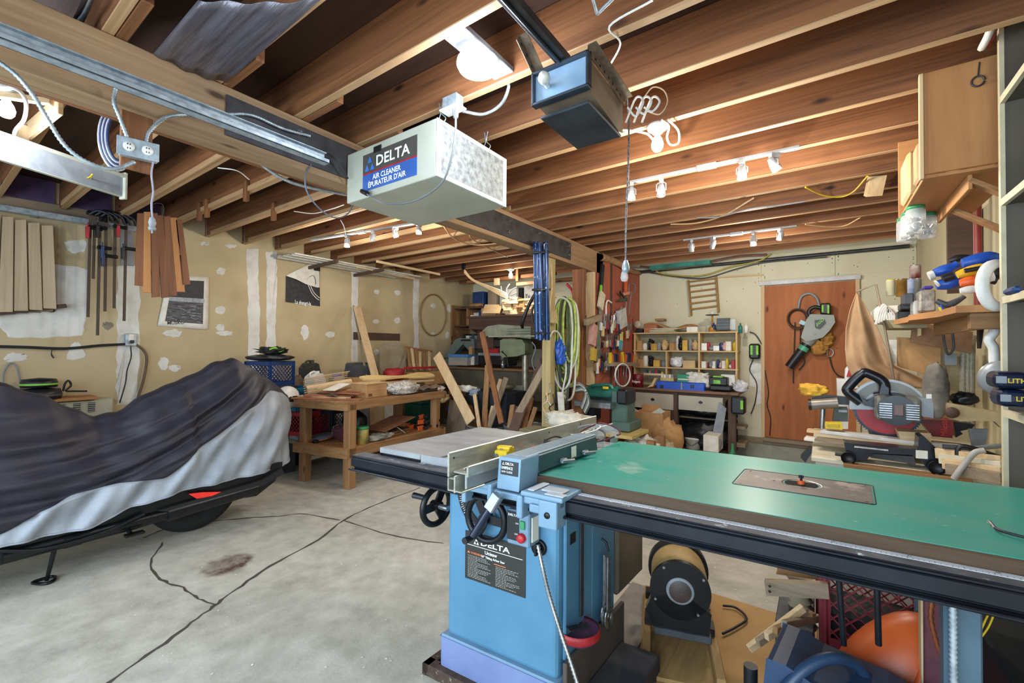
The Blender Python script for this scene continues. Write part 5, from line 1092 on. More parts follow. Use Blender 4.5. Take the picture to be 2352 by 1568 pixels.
lump((-3.93, 3.12, ZS), (.06, .09, .03), 22, .25).build('work_glove', mat('white_glove', '#cfccbf', .95, c2='#77766c', scale=10, bump=.3), label='pale work glove behind the grey one on the lower shelf', cat='glove')
def quick_clamp(c, rz, lab, L_=.32):
    with at(c, rz=rz):
        t = thing('quick_clamp', lab, 'clamp', (0, 0, 0), 'clamps on the lower shelf')
        MB().box(-.006, .006, 0, L_, .02, .035).build('bar', DSTEEL, t); MB().box(-.012, .012, .02, .12, 0, .055).build('body', ORANGE, t, bev=.005)
        MB().box(-.012, .07, .10, .125, .01, .045).build('jaw', BLACK, t, bev=.004); MB().box(-.012, .07, L_-.03, L_, .01, .045).build('jaw', BLACK, t, bev=.004)
for k, (x, y, z, rz) in enumerate([(-4.08, 3.58, 0, .2), (-4.02, 3.66, .06, -.1), (-3.95, 3.60, 0, .1), (-4.16, 3.62, .0, .5), (-4.05, 3.72, .11, .3)]):
    quick_clamp((x, y, ZS+z), rz, ['orange and black clamp at the left of the heap on the lower shelf', 'orange clamp lying across the heap on the lower shelf', 'orange clamp at the front of the heap on the lower shelf', 'orange clamp twisted to the left behind the heap on the lower shelf', 'orange clamp on top of the heap on the lower shelf'][k])
t = MB(); t.plank((-3.96, 3.28, ZS+.10), (-3.90, 3.38, ZS+.005), .035, .004, (1, 0, 0)).plank((-3.93, 3.28, ZS+.10), (-3.87, 3.36, ZS+.02), .030, .004, (1, 0, 0)).build('shelf_hinge', STEEL, label='long steel hinge leaning on the brown panels on the lower shelf', cat='hinge', bev=.001)
# ---- under / behind: panels, bins, crates
for k, (x0, x1, y0, y1, m_) in enumerate([(820, 850, 925, 1035, GREYP), (852, 885, 930, 1035, PZ), (885, 915, 928, 1030, PAPER)]):
    X_ = -4.78; a_ = [aX(x0, y1, X_), aX(x1, y1+1, X_), aX(x1-2, y0, X_), aX(x0-2, y0, X_)]
    MB().slab(a_, -.02).build('leaning_panel', m_, label=['grey panel leaning behind the workbench, left of the cream ones', 'cream panel leaning behind the workbench', 'white panel leaning behind the workbench, right of the cream one'][k], cat='panel', bev=.002)
MB().slab([aX(775, 985, -4.7), aX(800, 1000, -4.7), aX(800, 925, -4.7), aX(770, 930, -4.7)], -.01).build('plastic_sack', CLOTHW, label='white plastic sheet hanging behind the front leg of the workbench', cat='plastic sheet')
def tub(c, s, rz, mt, lab, lid=None, name='storage_bin', cat='bin', ribs=True):
    with at(c, rz=rz):
        t = thing(name, lab, cat, (0, 0, 0)); X, Y, Z = s[0]/2, s[1]/2, s[2]
        mb = MB(); vs = [(-X*.9, -Y*.9, 0), (X*.9, -Y*.9, 0), (X*.9, Y*.9, 0), (-X*.9, Y*.9, 0), (-X, -Y, Z), (X, -Y, Z), (X, Y, Z), (-X, Y, Z)]
        mb.add(vs, [(3, 2, 1, 0), (0, 1, 5, 4), (1, 2, 6, 5), (2, 3, 7, 6), (3, 0, 4, 7)]); mb.build('bin_body', mt, t, solid=.006)
        rm = MB()
        for a, b in (((-X, -Y), (X, -Y)), ((X, -Y), (X, Y)), ((X, Y), (-X, Y)), ((-X, Y), (-X, -Y))): rm.plank((*a, Z-.012), (*b, Z-.012), .035, .03, (0, 0, 1))
        rm.build('rim', mt, t, bev=.003)
        if ribs:
            for k in range(4):
                q = -.7+k*.46; MB().plank((X*.92, Y*q, .02), (X*1.01, Y*q, Z-.04), .03, .012, (0, 1, 0)).build('rib', mt, t)
        if lid: MB().box(-X-.012, X+.012, -Y-.012, Y+.012, Z, Z+.025).build('lid', lid, t, bev=.006)
        return t
tub((-4.80, 4.50, .26), (.30, .46, .38), .1, mat('dark_green_bin', '#17493b', .4, bump=.02), 'dark green plastic bin with a white label behind the workbench', BLACK)
MB().box(-5.1, -4.5, 4.2, 4.9, 0, .26).build('low_shelf_box', DX, label='dark low box carrying the dark green bin', cat='box', bev=.004)
MB().box(-4.645, -4.64, 4.55, 4.66, .555, .61).build('bin_label', PAPER, label='white label stuck on the dark green bin', cat='label')
tub((-4.55, 5.0, .32), (.22, .30, .18), .3, mat('bright_blue', '#1f45d8', .4, bump=.02), 'bright blue tote behind the right leg of the workbench')
MB().box(-4.75, -4.35, 4.85, 5.2, 0, .32).build('grey_step', DGREY, label='dark grey box under the bright blue tote', cat='box', bev=.004)
NAVY = mat('navy_crate', '#17386e', .45, bump=.02); CYAN = mat('teal_crate', '#1d6f93', .45, bump=.02); REDC = mat('red_crate', '#a01f2c', .45, bump=.02); BLKC = mat('black_crate', '#1c1f2a', .5, bump=.02)
crate((-5.05, 2.42, .97), (.33, .33, .27), .35, NAVY, 'dark blue lattice crate on top of the stack beside the motorcycle')
MB().box(-5.25, -4.85, 2.2, 2.62, .50, .97).build('black_cabinet', mat('black_box', '#202226', .6, bump=.05), label='black box under the dark blue crate', cat='box', bev=.006)
MB().box(-5.25, -4.85, 2.2, 2.62, 0, .50).build('storage_trunk', DGREY, label='dark grey trunk at the bottom of the stack beside the motorcycle', cat='box', bev=.006)
for sx, sy in ((0, 0),):
    for k in range(4): MB().box(-4.9+.001, -4.86, 2.30+.07*k, 2.33+.07*k, 1.08, 1.12).build('crate_slot', PAPER, label=None, cat=None) if False else None
crate((-4.86, 2.62, .70), (.30, .28, .25), .3, CYAN, 'teal lattice crate below and right of the dark blue crate')
crate((-4.82, 2.70, .42), (.32, .32, .26), .3, REDC, 'red lattice crate under the teal crate, left of the workbench leg')
crate((-4.72, 2.98, .38), (.30, .32, .30), .2, BLKC, 'dark blue-black lattice crate seen under the workbench left end'); 
t = thing('low_stand', 'grey weathered low stand under the red and black crates', 'stand', (-4.8, 2.8, 0)); MB().box(-5.0, -4.55, 2.52, 3.2, .34, .378).build('stand_top', GY, t, bev=.003)
for x, y in ((-4.62, 2.55), (-4.62, 3.12), (-4.98, 2.55), (-4.98, 3.12)): MB().box(x, x+.06, y, y+.06, 0, .34).build('leg', GZ, t, bev=.003)
MB().box(-4.995, -4.66, 2.54, 2.86, .379, .419).build('grey_tray', GREYP, label='flat grey tray between the low stand and the red crate', cat='tray', bev=.003)
hp = aX(660, 912, -4.66)
t = thing('helmet', 'white helmet with a dark visor between the motorcycle cover and the teal crate', 'helmet', hp)
MB().sphere(hp, (.11, .12, .12), 20, 12).build('shell', WHITE, t); MB().sphere(hp+Vector((.035, .01, -.01)), (.09, .095, .05), 16, 10).build('visor', mat('visor', '#2b1c1c', .15, bump=0), t)
lump((-4.62, 2.72, .43), (.13, .16, .08), 31, .2).build('black_jacket', BLACK, label='black crumpled jacket on the low stand behind the bench leg', cat='jacket') if False else None
# black hose ring, glove on the blue crate
lump((-5.04, 2.42, 1.245), (.19, .23, .035), 33, .08).build('neck_pillow', BLACK, label='black padded ring lying on the dark blue crate', cat='pad')
t = lump((-5.04, 2.44, 1.315), (.09, .13, .04), 34, .35, fold=5).build('riding_glove', mat('black_lime', '#15171a', .7, c2='#1d2014', bump=.2), label='black glove with lime stripes on top of the crate stack', cat='glove')
MB().tube(cr([(-4.95, 2.36, 1.37), (-4.94, 2.42, 1.39), (-4.95, 2.47, 1.35), (-4.96, 2.52, 1.37)], 5), .010, 6).build('lime_stripe', LIME, t)
# counter along the wall with jugs and bins
t = thing('wall_counter', 'long dark storage counter along the tan wall behind the workbench', 'counter', (-5.2, 3.9, 0))
MB().box(-5.56, -4.92, 2.72, 5.4, .80, .835).build('counter_top', DY, t, bev=.004); MB().box(-5.54, -4.96, 2.76, 2.80, 0, .80).box(-5.54, -4.96, 5.3, 5.34, 0, .80).build('end_panel', DZ, t) if False else None
MB().box(-5.54, -5.0, 2.76, 2.80, 0, .80).build('end_panel', DZ, t); MB().box(-5.54, -5.0, 5.3, 5.34, 0, .80).build('end_panel', DZ, t)
ZC = .836
def jug(c, s, rz, mt, lab, lid=None, name='plastic_jug'):
    with at(c, rz=rz):
        X, Y, Z = s[0]/2, s[1]/2, s[2]; t = thing(name, lab, 'jug', (0, 0, 0))
        pr = [(-Y, 0), (Y, 0), (Y, Z*.62), (Y*.55, Z*.93), (Y*.1, Z*.97), (-Y*.4, Z*.95), (-Y, Z*.80)]
        MB().prism(pr, -X, X, (0, 0, 0), (0, 1, 0), (0, 0, 1)).build('jug_body', mt, t, bev=.016, seg=3)
        MB().cyl((0, Y*.35, Z*.92), (0, Y*.35, Z*1.06), .022, n=14).build('cap', lid or mt, t)
        MB().tube(cr([(0, -Y*.8, Z*.72), (0, -Y*.9, Z*.95), (0, -Y*.2, Z*1.04), (0, Y*.15, Z*.9)], 5), .013, 8).build('handle', mt, t)
        MB().box(X, X+.002, -Y*.6, Y*.7, Z*.12, Z*.5).build('label', PAPER, t)
        return t
jug((-5.0, 2.93, ZC), (.14, .20, .26), .3, mat('white_jug', '#dfe0de', .4, c2='#c9cbc9', bump=.03), 'white plastic jug in front of the black jug on the wall counter')
jug((-5.28, 3.02, ZC), (.16, .22, .38), .4, mat('black_jug', '#3b3c3a', .5, bump=.05), 'tall black plastic jug behind the white jug')
MB().prism([(-.05, 0), (.05, 0), (.055, .17), (.02, .23), (-.02, .23), (-.055, .17)], -.01, .01, (-5.15, 2.80, ZC), (0, 1, 0), (0, 0, 1)).build('wooden_tag', mat('speckled_brown', '#7d6a52', .8, c2='#4d4030', scale=30), label='brown speckled pointed board left of the white jug', cat='board', bev=.003)
t = thing('plastic_jar', 'clear square jar with a purple lid on the wall counter', 'jar', (-5.1, 3.28, ZC))
MB().box(-5.17, -5.03, 3.20, 3.36, ZC, ZC+.19).build('jar_body', mat('dusty_jar', '#b0ad9c', .3, c2='#8b877a', scale=8, bump=.02), t, bev=.015, seg=2); MB().cyl((-5.10, 3.28, ZC+.19), (-5.10, 3.28, ZC+.23), .06, n=20).build('lid', mat('purple_lid', '#4a3aa8', .4, bump=0), t); MB().box(-5.029, -5.027, 3.23, 3.32, ZC+.05, ZC+.13).build('label', PAPER, t)
MB().box(-5.3, -4.96, 3.42, 3.95, ZC, ZC+.17).build('cardboard_carton', CARD, label='cardboard carton hidden under the grey bin on the wall counter', cat='cardboard box', bev=.003)
with at((-5.12, 3.68, ZC+.30), rx=0, ry=-1.35):
    tub((-.12, 0, -.10), (.30, .40, .18), 0, mat('slate_bin', '#4b5157', .45, bump=.03), 'dark grey plastic bin tipped up against the tan wall behind the leaning board')
MB().plank(aX(820, 705, -5.46), Vector((-4.82, 3.72, ZC)), .115, .022, (0, 1, 0)).build('leaning_board', PZ, label='tall pale board leaning against the tan wall behind the workbench', cat='board', bev=.002)
MB().plank(aX(812, 702, -5.5), Vector((-4.95, 3.66, ZC)), .02, .02, (0, 1, 0)).build('leaning_stick', GZ, label='thin grey stick behind the tall pale leaning board', cat='stick')
lump((-5.0, 4.12, ZC+.10), (.14, .15, .085), 41, .1, sq=.6, fold=4).build('red_bag', mat('red_nylon', '#b5282f', .6, c2='#8c1c24', scale=5, bump=.3), label='red nylon tool bag on the wall counter', cat='bag')
MB().box(-5.2, -4.94, 3.98, 4.30, ZC, ZC+.10).build('wood_box', BY_, label='low wooden box under the red bag on the wall counter', cat='box', bev=.003)
hx_ = [aX(x, y, -5.35) for x, y in [(872, 860), (871, 800), (876, 786), (908, 785), (930, 808), (932, 862)]]
MB().slab(hx_, -.02).build('clipped_panel', mat('dusty_panel', '#a89c82', .8, c2='#8e826a', scale=4, bump=.05), label='dusty tan panel with clipped corners leaning on the tan wall', cat='panel', bev=.002)
for k, (x0, x1, y0) in enumerate([(933, 940, 798), (942, 949, 800), (951, 958, 803), (962, 967, 808), (972, 978, 806), (983, 989, 807)]):
    a_ = aX((x0+x1)/2, y0, -5.3); b_ = aX((x0+x1)/2+(6 if k < 3 else 0), 850, -5.1); MB().plank(a_, b_, .045, .02, (0, 1, 0)).build('upright_slat', PZ if k % 2 else BZ_, label='short upright wooden slat at the end of the wall counter', cat='slat', group='upright slats on the wall counter', bev=.002)
MB().plank(aX(930, 797, -5.32), aX(992, 807, -5.32), .03, .03, (0, 0, 1)).build('slat_rail', BY_, label='wooden rail across the tops of the upright slats', cat='rail', bev=.002)
MB().box(-5.18, -4.94, 4.36, 5.2, ZC, ZC+.20).build('long_carton', CARD, label='long cardboard carton under the red tray on the wall counter', cat='cardboard box', bev=.003)
MB().plank(aX(932, 845, -5.0), aX(998, 843, -5.0), .03, .10, (0, 0, 1)).build('red_tray', RED, label='long red tray edge behind the paddle blank', cat='tray', bev=.004)
# ================================================================ MIDDLE: WOOD SHELF, DRILL PRESS, LUMBER, HOSES
def pt(x, y, Y): return aY(x, y, Y)
def pbox(x0, x1, y0, y1, Y, dy):
    a_, b_ = aY(x0, y1, Y), aY(x1, y0, Y); return (a_.x, b_.x, Y, Y+dy, a_.z, b_.z)
def pb(name, px, Y, dy, mt, lab=None, cat=None, parent=None, bev=.003, **k):
    return MB().box(*pbox(*px, Y, dy)).build(name, mt, parent, label=lab, cat=cat, bev=bev, **k)
# lower counter
t = thing('storage_counter', 'dark cluttered counter below the wood shelf behind the drill press', 'counter', (-4.3, 5.9, 0))
MB().box(-5.45, -3.0, 5.60, 6.45, 1.05, 1.085).build('counter_top', BX_, t, bev=.003); MB().box(-5.40, -3.05, 5.66, 5.69, .60, 1.05).build('front_panel', mat('grey_flap', '#6a6558', .7, c2='#4c483e', scale=4, bump=.1), t, bev=.003)
for x in (-5.4, -4.3, -3.1): MB().box(x, x+.09, 5.68, 5.77, 0, 1.05).build('leg', DZ, t)
MB().box(-5.4, -3.05, 5.9, 6.4, .3, .33).build('under_shelf', DX, t)
# upper wood shelf and side shelving
t = thing('wood_shelf', 'dark wooden shelf loaded with offcuts above the drill press', 'shelf', (-4.2, 5.7, 1.9))
MB().box(-4.78, -2.95, 5.42, 6.3, 1.895, 1.93).build('shelf_board', DX, t, bev=.003); MB().box(-4.75, -2.95, 5.45, 5.48, 1.72, 1.895).build('shelf_apron', DX, t); MB().prism([(5.48, 1.72), (6.3, 1.72), (6.3, 1.3)], -4.72, -4.69, (0, 0, 0), (0, 1, 0), (0, 0, 1)).build('bracket', DZ, t)
for k in range(4):
    MB().box(-4.7+.45*k, -4.35+.45*k, 5.60, 5.62, 1.40, 1.70).build('back_board', [DX, GX, DX, BX_][k], t)
t = thing('wall_shelving', 'brown open shelving in the far left corner with books and boxes', 'shelving', (-5.2, 6.1, 1.5))
for z in (1.42, 1.80, 2.12): MB().box(-5.55, -4.80, 5.95, 6.35, z, z+.025).build('shelf_board', DX, t, bev=.002)
MB().box(-5.58, -5.55, 5.9, 6.4, 1.35, 2.2).build('side_panel', BZ_, t); MB().box(-5.25, -5.22, 5.95, 6.3, 1.82, 2.12).build('divider', BZ_, t); MB().box(-5.56, -4.4, 6.40, 6.42, 1.2, 2.45).build('back_boards', GZ, t)
bk = [(PAPER, .08), (mat('white_box', '#c7c7c0', .7, bump=0), .12), (DBLUE, .06), (BLACK, .05), (BLUE, .07), (PAPER, .04), (DGREY, .06)]
x = -5.20
for k, (m_, w_) in enumerate(bk): MB().box(x, x+w_-.006, 6.0, 6.2, 1.826, 1.826+.18+.04*(k % 3)).build('box_file', m_, label='box or folder standing in the corner shelving, middle shelf', cat='box', group='boxes on the corner shelving', bev=.002); x += w_
x = -5.42
for k in range(7): w_ = .05+.02*(k % 3); MB().box(x, x+w_-.006, 6.0, 6.2, 1.446, 1.446+.16+.03*((k*2) % 3)).build('book', [DBLUE, BLACK, PAPER, BLUE, DGREY, GREYP, BZ_][k], label='book or tin on the lowest corner shelf', cat='book', group='items on the lowest corner shelf', bev=.002); x += w_
MB().box(-5.15, -4.9, 6.0, 6.2, 2.146, 2.42).build('navy_box', DBLUE, label='tall dark blue box on the top corner shelf', cat='box', bev=.004)
lump((-5.05, 5.98, 2.146), (.16, .06, .035), 51, .2).build('bundle', BX_, label='reddish bundle of sticks on the top corner shelf', cat='bundle')
# blocks of wood on the shelf: every offcut
for k in range(58):
    col_ = k % 8; row = k//8; x = -4.02+.13*col_+rnd.uniform(-.02, .02); z = 1.932+.034*row
    with at((x, 5.58+rnd.uniform(-.04, .05), z), rz=rnd.uniform(-.35, .35)):
        MB().box(-.08, .07, -.06, .14, 0, .032).build('offcut', [PX, PX, BX_, PY][k % 4], label='pale wood offcut stacked on the wood shelf', cat='offcut', group='wood offcuts on the shelf', bev=.002)
for k in range(9):
    MB().bx((-4.35+.05*k, 5.60+.03*(k % 2), 1.985+.01*(k % 3)), (.14, .05, .03), rnd.uniform(-1, 1), 0, rnd.uniform(-.7, .7)).build('offcut', PX, label='pale wood offcut tossed left of the stacked ones on the shelf', cat='offcut', group='loose offcuts on the shelf', bev=.002)
t = thing('cardboard_box', 'tan cardboard box lying open on the wood shelf', 'cardboard box', (-4.45, 5.55, 1.931))
MB().slab([pt(1107, 719, 5.44), pt(1147, 719, 5.44), pt(1153, 699, 5.55), pt(1114, 699, 5.55)], -.012).build('box_face', CARD2, t); MB().box(-4.55, -4.25, 5.52, 5.8, 1.931, 2.06).build('box_body', CARD, t, bev=.003)
for k, (px, m_, lab) in enumerate([((1147, 1162, 666, 733), mat('white_print_box', '#cfcdc6', .7, c2='#8d8c88', scale=12, bump=0), 'white printed box at the back left of the wood shelf'), ((1164, 1186, 662, 733), PAPER, 'white paper box at the back of the wood shelf'), ((1190, 1200, 660, 733), BLACK, 'narrow black box at the back of the wood shelf'), ((1203, 1226, 655, 733), mat('newsprint', '#bdbcb8', .8, c2='#8d8c8a', scale=40, bump=0), 'newsprint covered box at the back right of the wood shelf'), ((1120, 1140, 665, 733), GZ, 'grey wooden panel standing at the back left of the wood shelf')]): pb('back_box', px, 6.0, .2, m_, lab, 'box')
bx_ = [o for o in col.objects if o.get('label', '').startswith('newsprint')][0]; text('lettering', 'Tu', pt(1206, 684, 5.99), (1, 0, 0), (0, 0, 1), .06, BLACK, bx_)
# things stacked in the joist space above
pb('header_board', (1185, 1230, 644, 656), 5.5, .04, JX, 'short horizontal board hung under the joists right of the bulb', 'board'); pb('hanger_board', (1184, 1190, 610, 645), 5.48, .04, JZ, 'upright hanger board right of the bulb', 'board')
pb('wood_block', (1134, 1144, 638, 655), 5.5, .05, PZ, 'pale block hanging left of the bulb', 'wood block')
# fishing-rod-like bundle of bent strips from a bracket
br = pt(1066, 612, 5.0); MB().bx(br, (.07, .05, .10)).build('strip_bracket', BLACK, label='black bracket holding the bent pale strips under the joists', cat='bracket', bev=.006)
for k in range(5):
    cable([pt(1066, 618+k*2, 5.0), pt(1085, 640+k, 5.1), pt(1118, 655+k*1.5, 5.2), pt(1160, 672+k*3, 5.3), pt(1172, 690-k*2, 5.4)], .009, 'long pale bent wooden strip drooping from the bracket to the shelf', PX, 'strip', name='bent_strip').__setitem__('group', 'bent wooden strips')
for k in range(7):
    a = k*.9; cable([pt(1166, 682, 5.35), pt(1166+14*math.cos(a), 676+12*math.sin(a), 5.3), pt(1166+24*math.cos(a+.4), 668+16*math.sin(a+.3), 5.32)], .007, 'twisted grey cord end in the tangle above the wood shelf', GREYP, 'cord', name='tangled_cord').__setitem__('group', 'cord tangle above the shelf')
# scroll saw / band saw
t = thing('scroll_saw', 'grey green cast scroll saw on the counter below the corner shelving', 'scroll saw', pt(1050, 842, 5.62))
G1 = mat('machine_grey_green', '#6e7a74', .5, .1, c2='#5c6862', scale=5, bump=.05)
a_ = [(1027, 808), (1045, 780), (1055, 776), (1088, 778), (1090, 800), (1078, 806), (1063, 790), (1047, 808), (1033, 822), (1018, 824)]
P = [aY(x, y, 5.62) for x, y in a_]; MB().prism([(p.x, p.z) for p in P][::-1], -.06, .06, (0, 5.68, 0), (1, 0, 0), (0, 0, 1)).build('frame_casting', G1, t, bev=.008, seg=2)
pb('name_strip', (1058, 1080, 779, 783), 5.60, .01, BLACK, parent=t); MB().cyl(pt(1064, 788, 5.62), pt(1064, 788, 5.60), .018).build('bolt', BLACK, t); pb('base', (1015, 1050, 822, 840), 5.62, .2, G1, parent=t)
t = thing('food_container', 'clear plastic food container with a blue lid on the counter', 'container', pt(1050, 838, 5.52)); pb('tub', (1030, 1073, 819, 838), 5.50, .2, CLEAR, parent=t); pb('lid', (1029, 1074, 814, 819), 5.48, .24, mat('light_blue_lid', '#4f8ed0', .4, bump=0), parent=t); pb('contents', (1034, 1068, 829, 837), 5.53, .15, COP, parent=t)
for k, (px, m_, lab) in enumerate([((1080, 1088, 818, 838), PAPER, 'small white bottle right of the blue lidded container'), ((1090, 1098, 815, 838), DGREY, 'dark canister right of the white bottle'), ((1076, 1084, 795, 815), CARD, 'small brown box behind the food container')]): pb('canister', px, 5.6, .08, m_, lab, 'canister', bev=.006)
t = thing('tool_case', 'black tool case with a red lid behind the drill press', 'tool case', pt(1120, 838, 5.6)); pb('case_body', (1098, 1165, 815, 838), 5.60, .3, BLACK, parent=t, bev=.02); pb('red_lid', (1115, 1145, 797, 811), 5.62, .25, RED, parent=t, bev=.01); pb('pale_rim', (1098, 1165, 811, 816), 5.58, .3, GREYP, parent=t)
# drill press
YD = 5.0; GD = mat('drill_press_green', '#8d927c', .5, .1, c2='#6e7360', scale=8, bump=.08); GD2 = mat('drill_press_head', '#7e8a6c', .45, .1, c2='#68745a', scale=5, bump=.05)
c_ = pt(1199, 880, YD); t = thing('drill_press', 'old green drill press with a ribbed belt cover, in front of the counter', 'drill press', (c_.x, YD+.05, 0))
a_ = [(1120, 772), (1122, 760), (1134, 750), (1160, 746), (1232, 751), (1232, 778), (1160, 772)]
P = [aY(x, y, YD) for x, y in a_]; MB().prism([(p.x, p.z) for p in P], -.16, .16, (0, YD+.02, 0), (1, 0, 0), (0, 0, 1)).build('belt_cover', GD, t, bev=.012, seg=2)
for k in range(4): pb('cover_rib', (1163, 1231, 753+k*6, 755+k*6), YD-.165, .02, GD, parent=t)
MB().box(*pbox(1121, 1232, 770, 774, YD-.17, .36)).build('cover_rim', mat('rim_pale', '#b2b49d', .5, bump=.03), t, bev=.004)
P = [aY(x, y, YD) for x, y in [(1158, 815), (1158, 782), (1165, 778), (1208, 780), (1215, 790), (1215, 812), (1195, 818), (1165, 820)]]; MB().prism([(p.x, p.z) for p in P][::-1], -.10, .10, (0, YD, 0), (1, 0, 0), (0, 0, 1)).build('head_casting', GD2, t, bev=.015, seg=2)
pb('motor', (1132, 1156, 776, 800), YD-.05, .2, BLACK, parent=t, bev=.03)
q_ = pt(1160, 822, YD); MB().lathe((q_.x, YD-.05, q_.z-.16), [(0, .0), (.012, 0), (.022, .03), (.028, .06), (.028, .085), (.018, .09), (.018, .12), (.034, .13), (.034, .20)], 16).build('chuck', STEEL, t)
MB().cyl((c_.x, YD+.08, .03), (c_.x, YD+.08, 1.45), .046, n=20).build('column', mat('worn_column', '#b5b1a2', .35, .6, c2='#8c887a', scale=12), t); MB().box(c_.x-.2, c_.x+.2, YD-.22, YD+.25, 0, .05).build('base', GD2, t, bev=.01)
p = pt(1150, 883, YD-.15); MB().lathe((p.x, YD-.12, p.z), [(0, .0), (.17, 0), (.19, -.015), (.17, -.05), (0, -.06)], 24).plank((p.x, YD-.1, p.z-.05), (c_.x, YD+.08, p.z-.05), .08, .05, (0, 0, 1)).build('table', GD, t)
for k in range(3): a = .6+k*2.1; MB().cyl((q_.x+.10, YD-.10, q_.z+.03), (q_.x+.10+.02, YD-.10+.14*math.cos(a), q_.z+.03+.14*math.sin(a)), .007).sphere((q_.x+.12, YD-.10+.14*math.cos(a), q_.z+.03+.14*math.sin(a)), .016, 8, 6).build('feed_handle', BLACK, t)
cable([pt(1222, 785, 4.9), pt(1230, 800, 4.9), pt(1222, 830, 4.9), pt(1232, 860, 4.9)], .008, 'grey cord hanging from the drill press head', GREYP, 'cord'); 
# black hose behind the blue tubes
cable([pt(1232, 670, 4.6), pt(1215, 700, 4.6), pt(1200, 740, 4.6), pt(1200, 752, 4.65)], .022, 'thick black hose curving down to the drill press', BLACK, 'hose', name='hose')
cable([pt(1236, 690, 4.5), pt(1222, 712, 4.5), pt(1226, 745, 4.5), pt(1238, 760, 4.5)], .014, 'loop of black hose behind the blue tube bundle', BLACK, 'hose', name='hose')
# blue tube bundle
BT = mat('blue_enamel_tube', '#12396b', .22, .3, c2='#0d2a52', scale=12, bump=.03, spots=26, spot_c='#b9c6d6')
t = thing('blue_tube_bundle', 'bundle of shiny dark blue metal tubes hanging from the beam', 'tube bundle', aX(1240, 780, -2.2))
xs = [(1230, -2.20), (1238, -2.16), (1246, -2.19), (1253, -2.15), (1242, -2.25)]
for k, (x, X_) in enumerate(xs):
    a_, b_ = aX(x, 556+3*(k % 3), X_), aX(x+4, 778+3*(k % 2), X_); MB().cyl(a_, b_, .026, n=14).build('tube', BT, t)
for y in (580, 665, 765): a_ = aX(1228, y, -2.17); b_ = aX(1258, y, -2.17); MB().plank(a_, b_, .02, .07, (0, 0, 1)).build('clamp_band', BLACK, t, bev=.004)
MB().tube(cr([aX(1250, 572, -2.14), aX(1250, 560, -2.13), aX(1258, 560, -2.13), aX(1256, 574, -2.13)], 4), .006, 6).build('latch', STEEL, t)
# hoses on the post
HG = mat('lime_hose', '#b5c95a', .45, c2='#6f8a2e', scale=18, bump=.05); HW = mat('white_hose', '#cfd0c6', .5, bump=.03); HK = mat('grey_hose', '#4e5450', .5, bump=.03)
for k in range(21):
    rx = 19+rnd.uniform(-10, 8); cx = 1299+rnd.uniform(-9, 9); y0 = 678+rnd.uniform(0, 14); y1 = 905+rnd.uniform(-75, 20); Y_ = 4.22+rnd.uniform(-.07, .09)
    pts = [pt(cx-rx*.95, y0+40, Y_), pt(cx-rx*.7, y0+10, Y_), pt(cx-2, y0, Y_), pt(cx+rx*.75, y0+14, Y_), pt(cx+rx, y0+60, Y_), pt(cx+rx*1.0, (y0+y1)/2, Y_), pt(cx+rx*.8, y1-25, Y_), pt(cx, y1, Y_), pt(cx-rx*.8, y1-30, Y_), pt(cx-rx, (y0+y1)/2, Y_)]
    o = MB().tube(cr(pts, 5, True), .0125, 7, True).build('garden_hose', [HG, HG, HW, HK, HG, HW, HK][k % 7], label=['lime green hose loop among the coils hung between the two posts', 'lime green hose loop among the coils hung between the two posts', 'white hose loop among the coils hung between the two posts', 'dark grey hose loop among the coils hung between the two posts', 'lime green hose loop among the coils hung between the two posts', 'white hose loop among the coils hung between the two posts', 'dark grey hose loop among the coils hung between the two posts'][k % 7], cat='hose', group='hose loops between the posts: '+['lime', 'lime', 'white', 'grey', 'lime', 'white', 'grey'][k % 7])
cable([aX(x, y, -2.24) for x, y in [(1262, 775), (1272, 760), (1285, 768), (1295, 800), (1300, 850), (1292, 900), (1285, 960)]], .010, 'white hose arching from the post down toward the floor', HW, 'hose', name='garden_hose')
cable([aX(x, y, -2.26) for x, y in [(1258, 590), (1266, 610), (1268, 660), (1264, 700), (1270, 735)]], .009, 'tan cable stapled down the greenish post', W1)
MB().bx(aX(1272, 728, -2.24), (.03, .10, .13)).build('post_outlet', mat('tan_box', '#b7a273', .5, bump=0), label='tan outlet box on the post below the blue tube tops', cat='outlet', bev=.004)
lump(pt(1287, 838, 4.05), (.055, .05, .11), 61, .35, fold=5).build('blue_glove', BLUE, label='bright blue rubber glove bundle hanging below the hoses', cat='glove')
cable([pt(x, y, 4.75) for x, y in [(1335, 800), (1345, 830), (1338, 860), (1325, 850), (1330, 815)]], .014, 'brown extension cord coil hanging on the second post', mat('brown_cord', '#7a4d26', .6, bump=0), 'cord', name='cord_coil')
lump(pt(1332, 812, 4.7), (.04, .04, .07), 62, .3).build('cord_knot', BLACK, label='black knotted cord on the second post above the brown coil', cat='cord')
cable([pt(x, y, 4.72) for x, y in [(1302, 652), (1314, 668), (1319, 695), (1315, 712)]], .016, 'bright red curved handle above the hose coils', RED, 'handle', name='red_handle')
for k in range(6): cable([pt(1305+4*k, 885+3*k, 4.4), pt(1330+3*k, 880+4*k, 4.4), pt(1345+2*k, 900+5*k, 4.4), pt(1335+2*k, 935+3*k, 4.4)], .012, 'grey ribbed hose in the coil above the green planer', [GREYP, HW, HK][k % 3], 'hose', name='vacuum_hose').__setitem__('group', 'ribbed hoses above the planer')
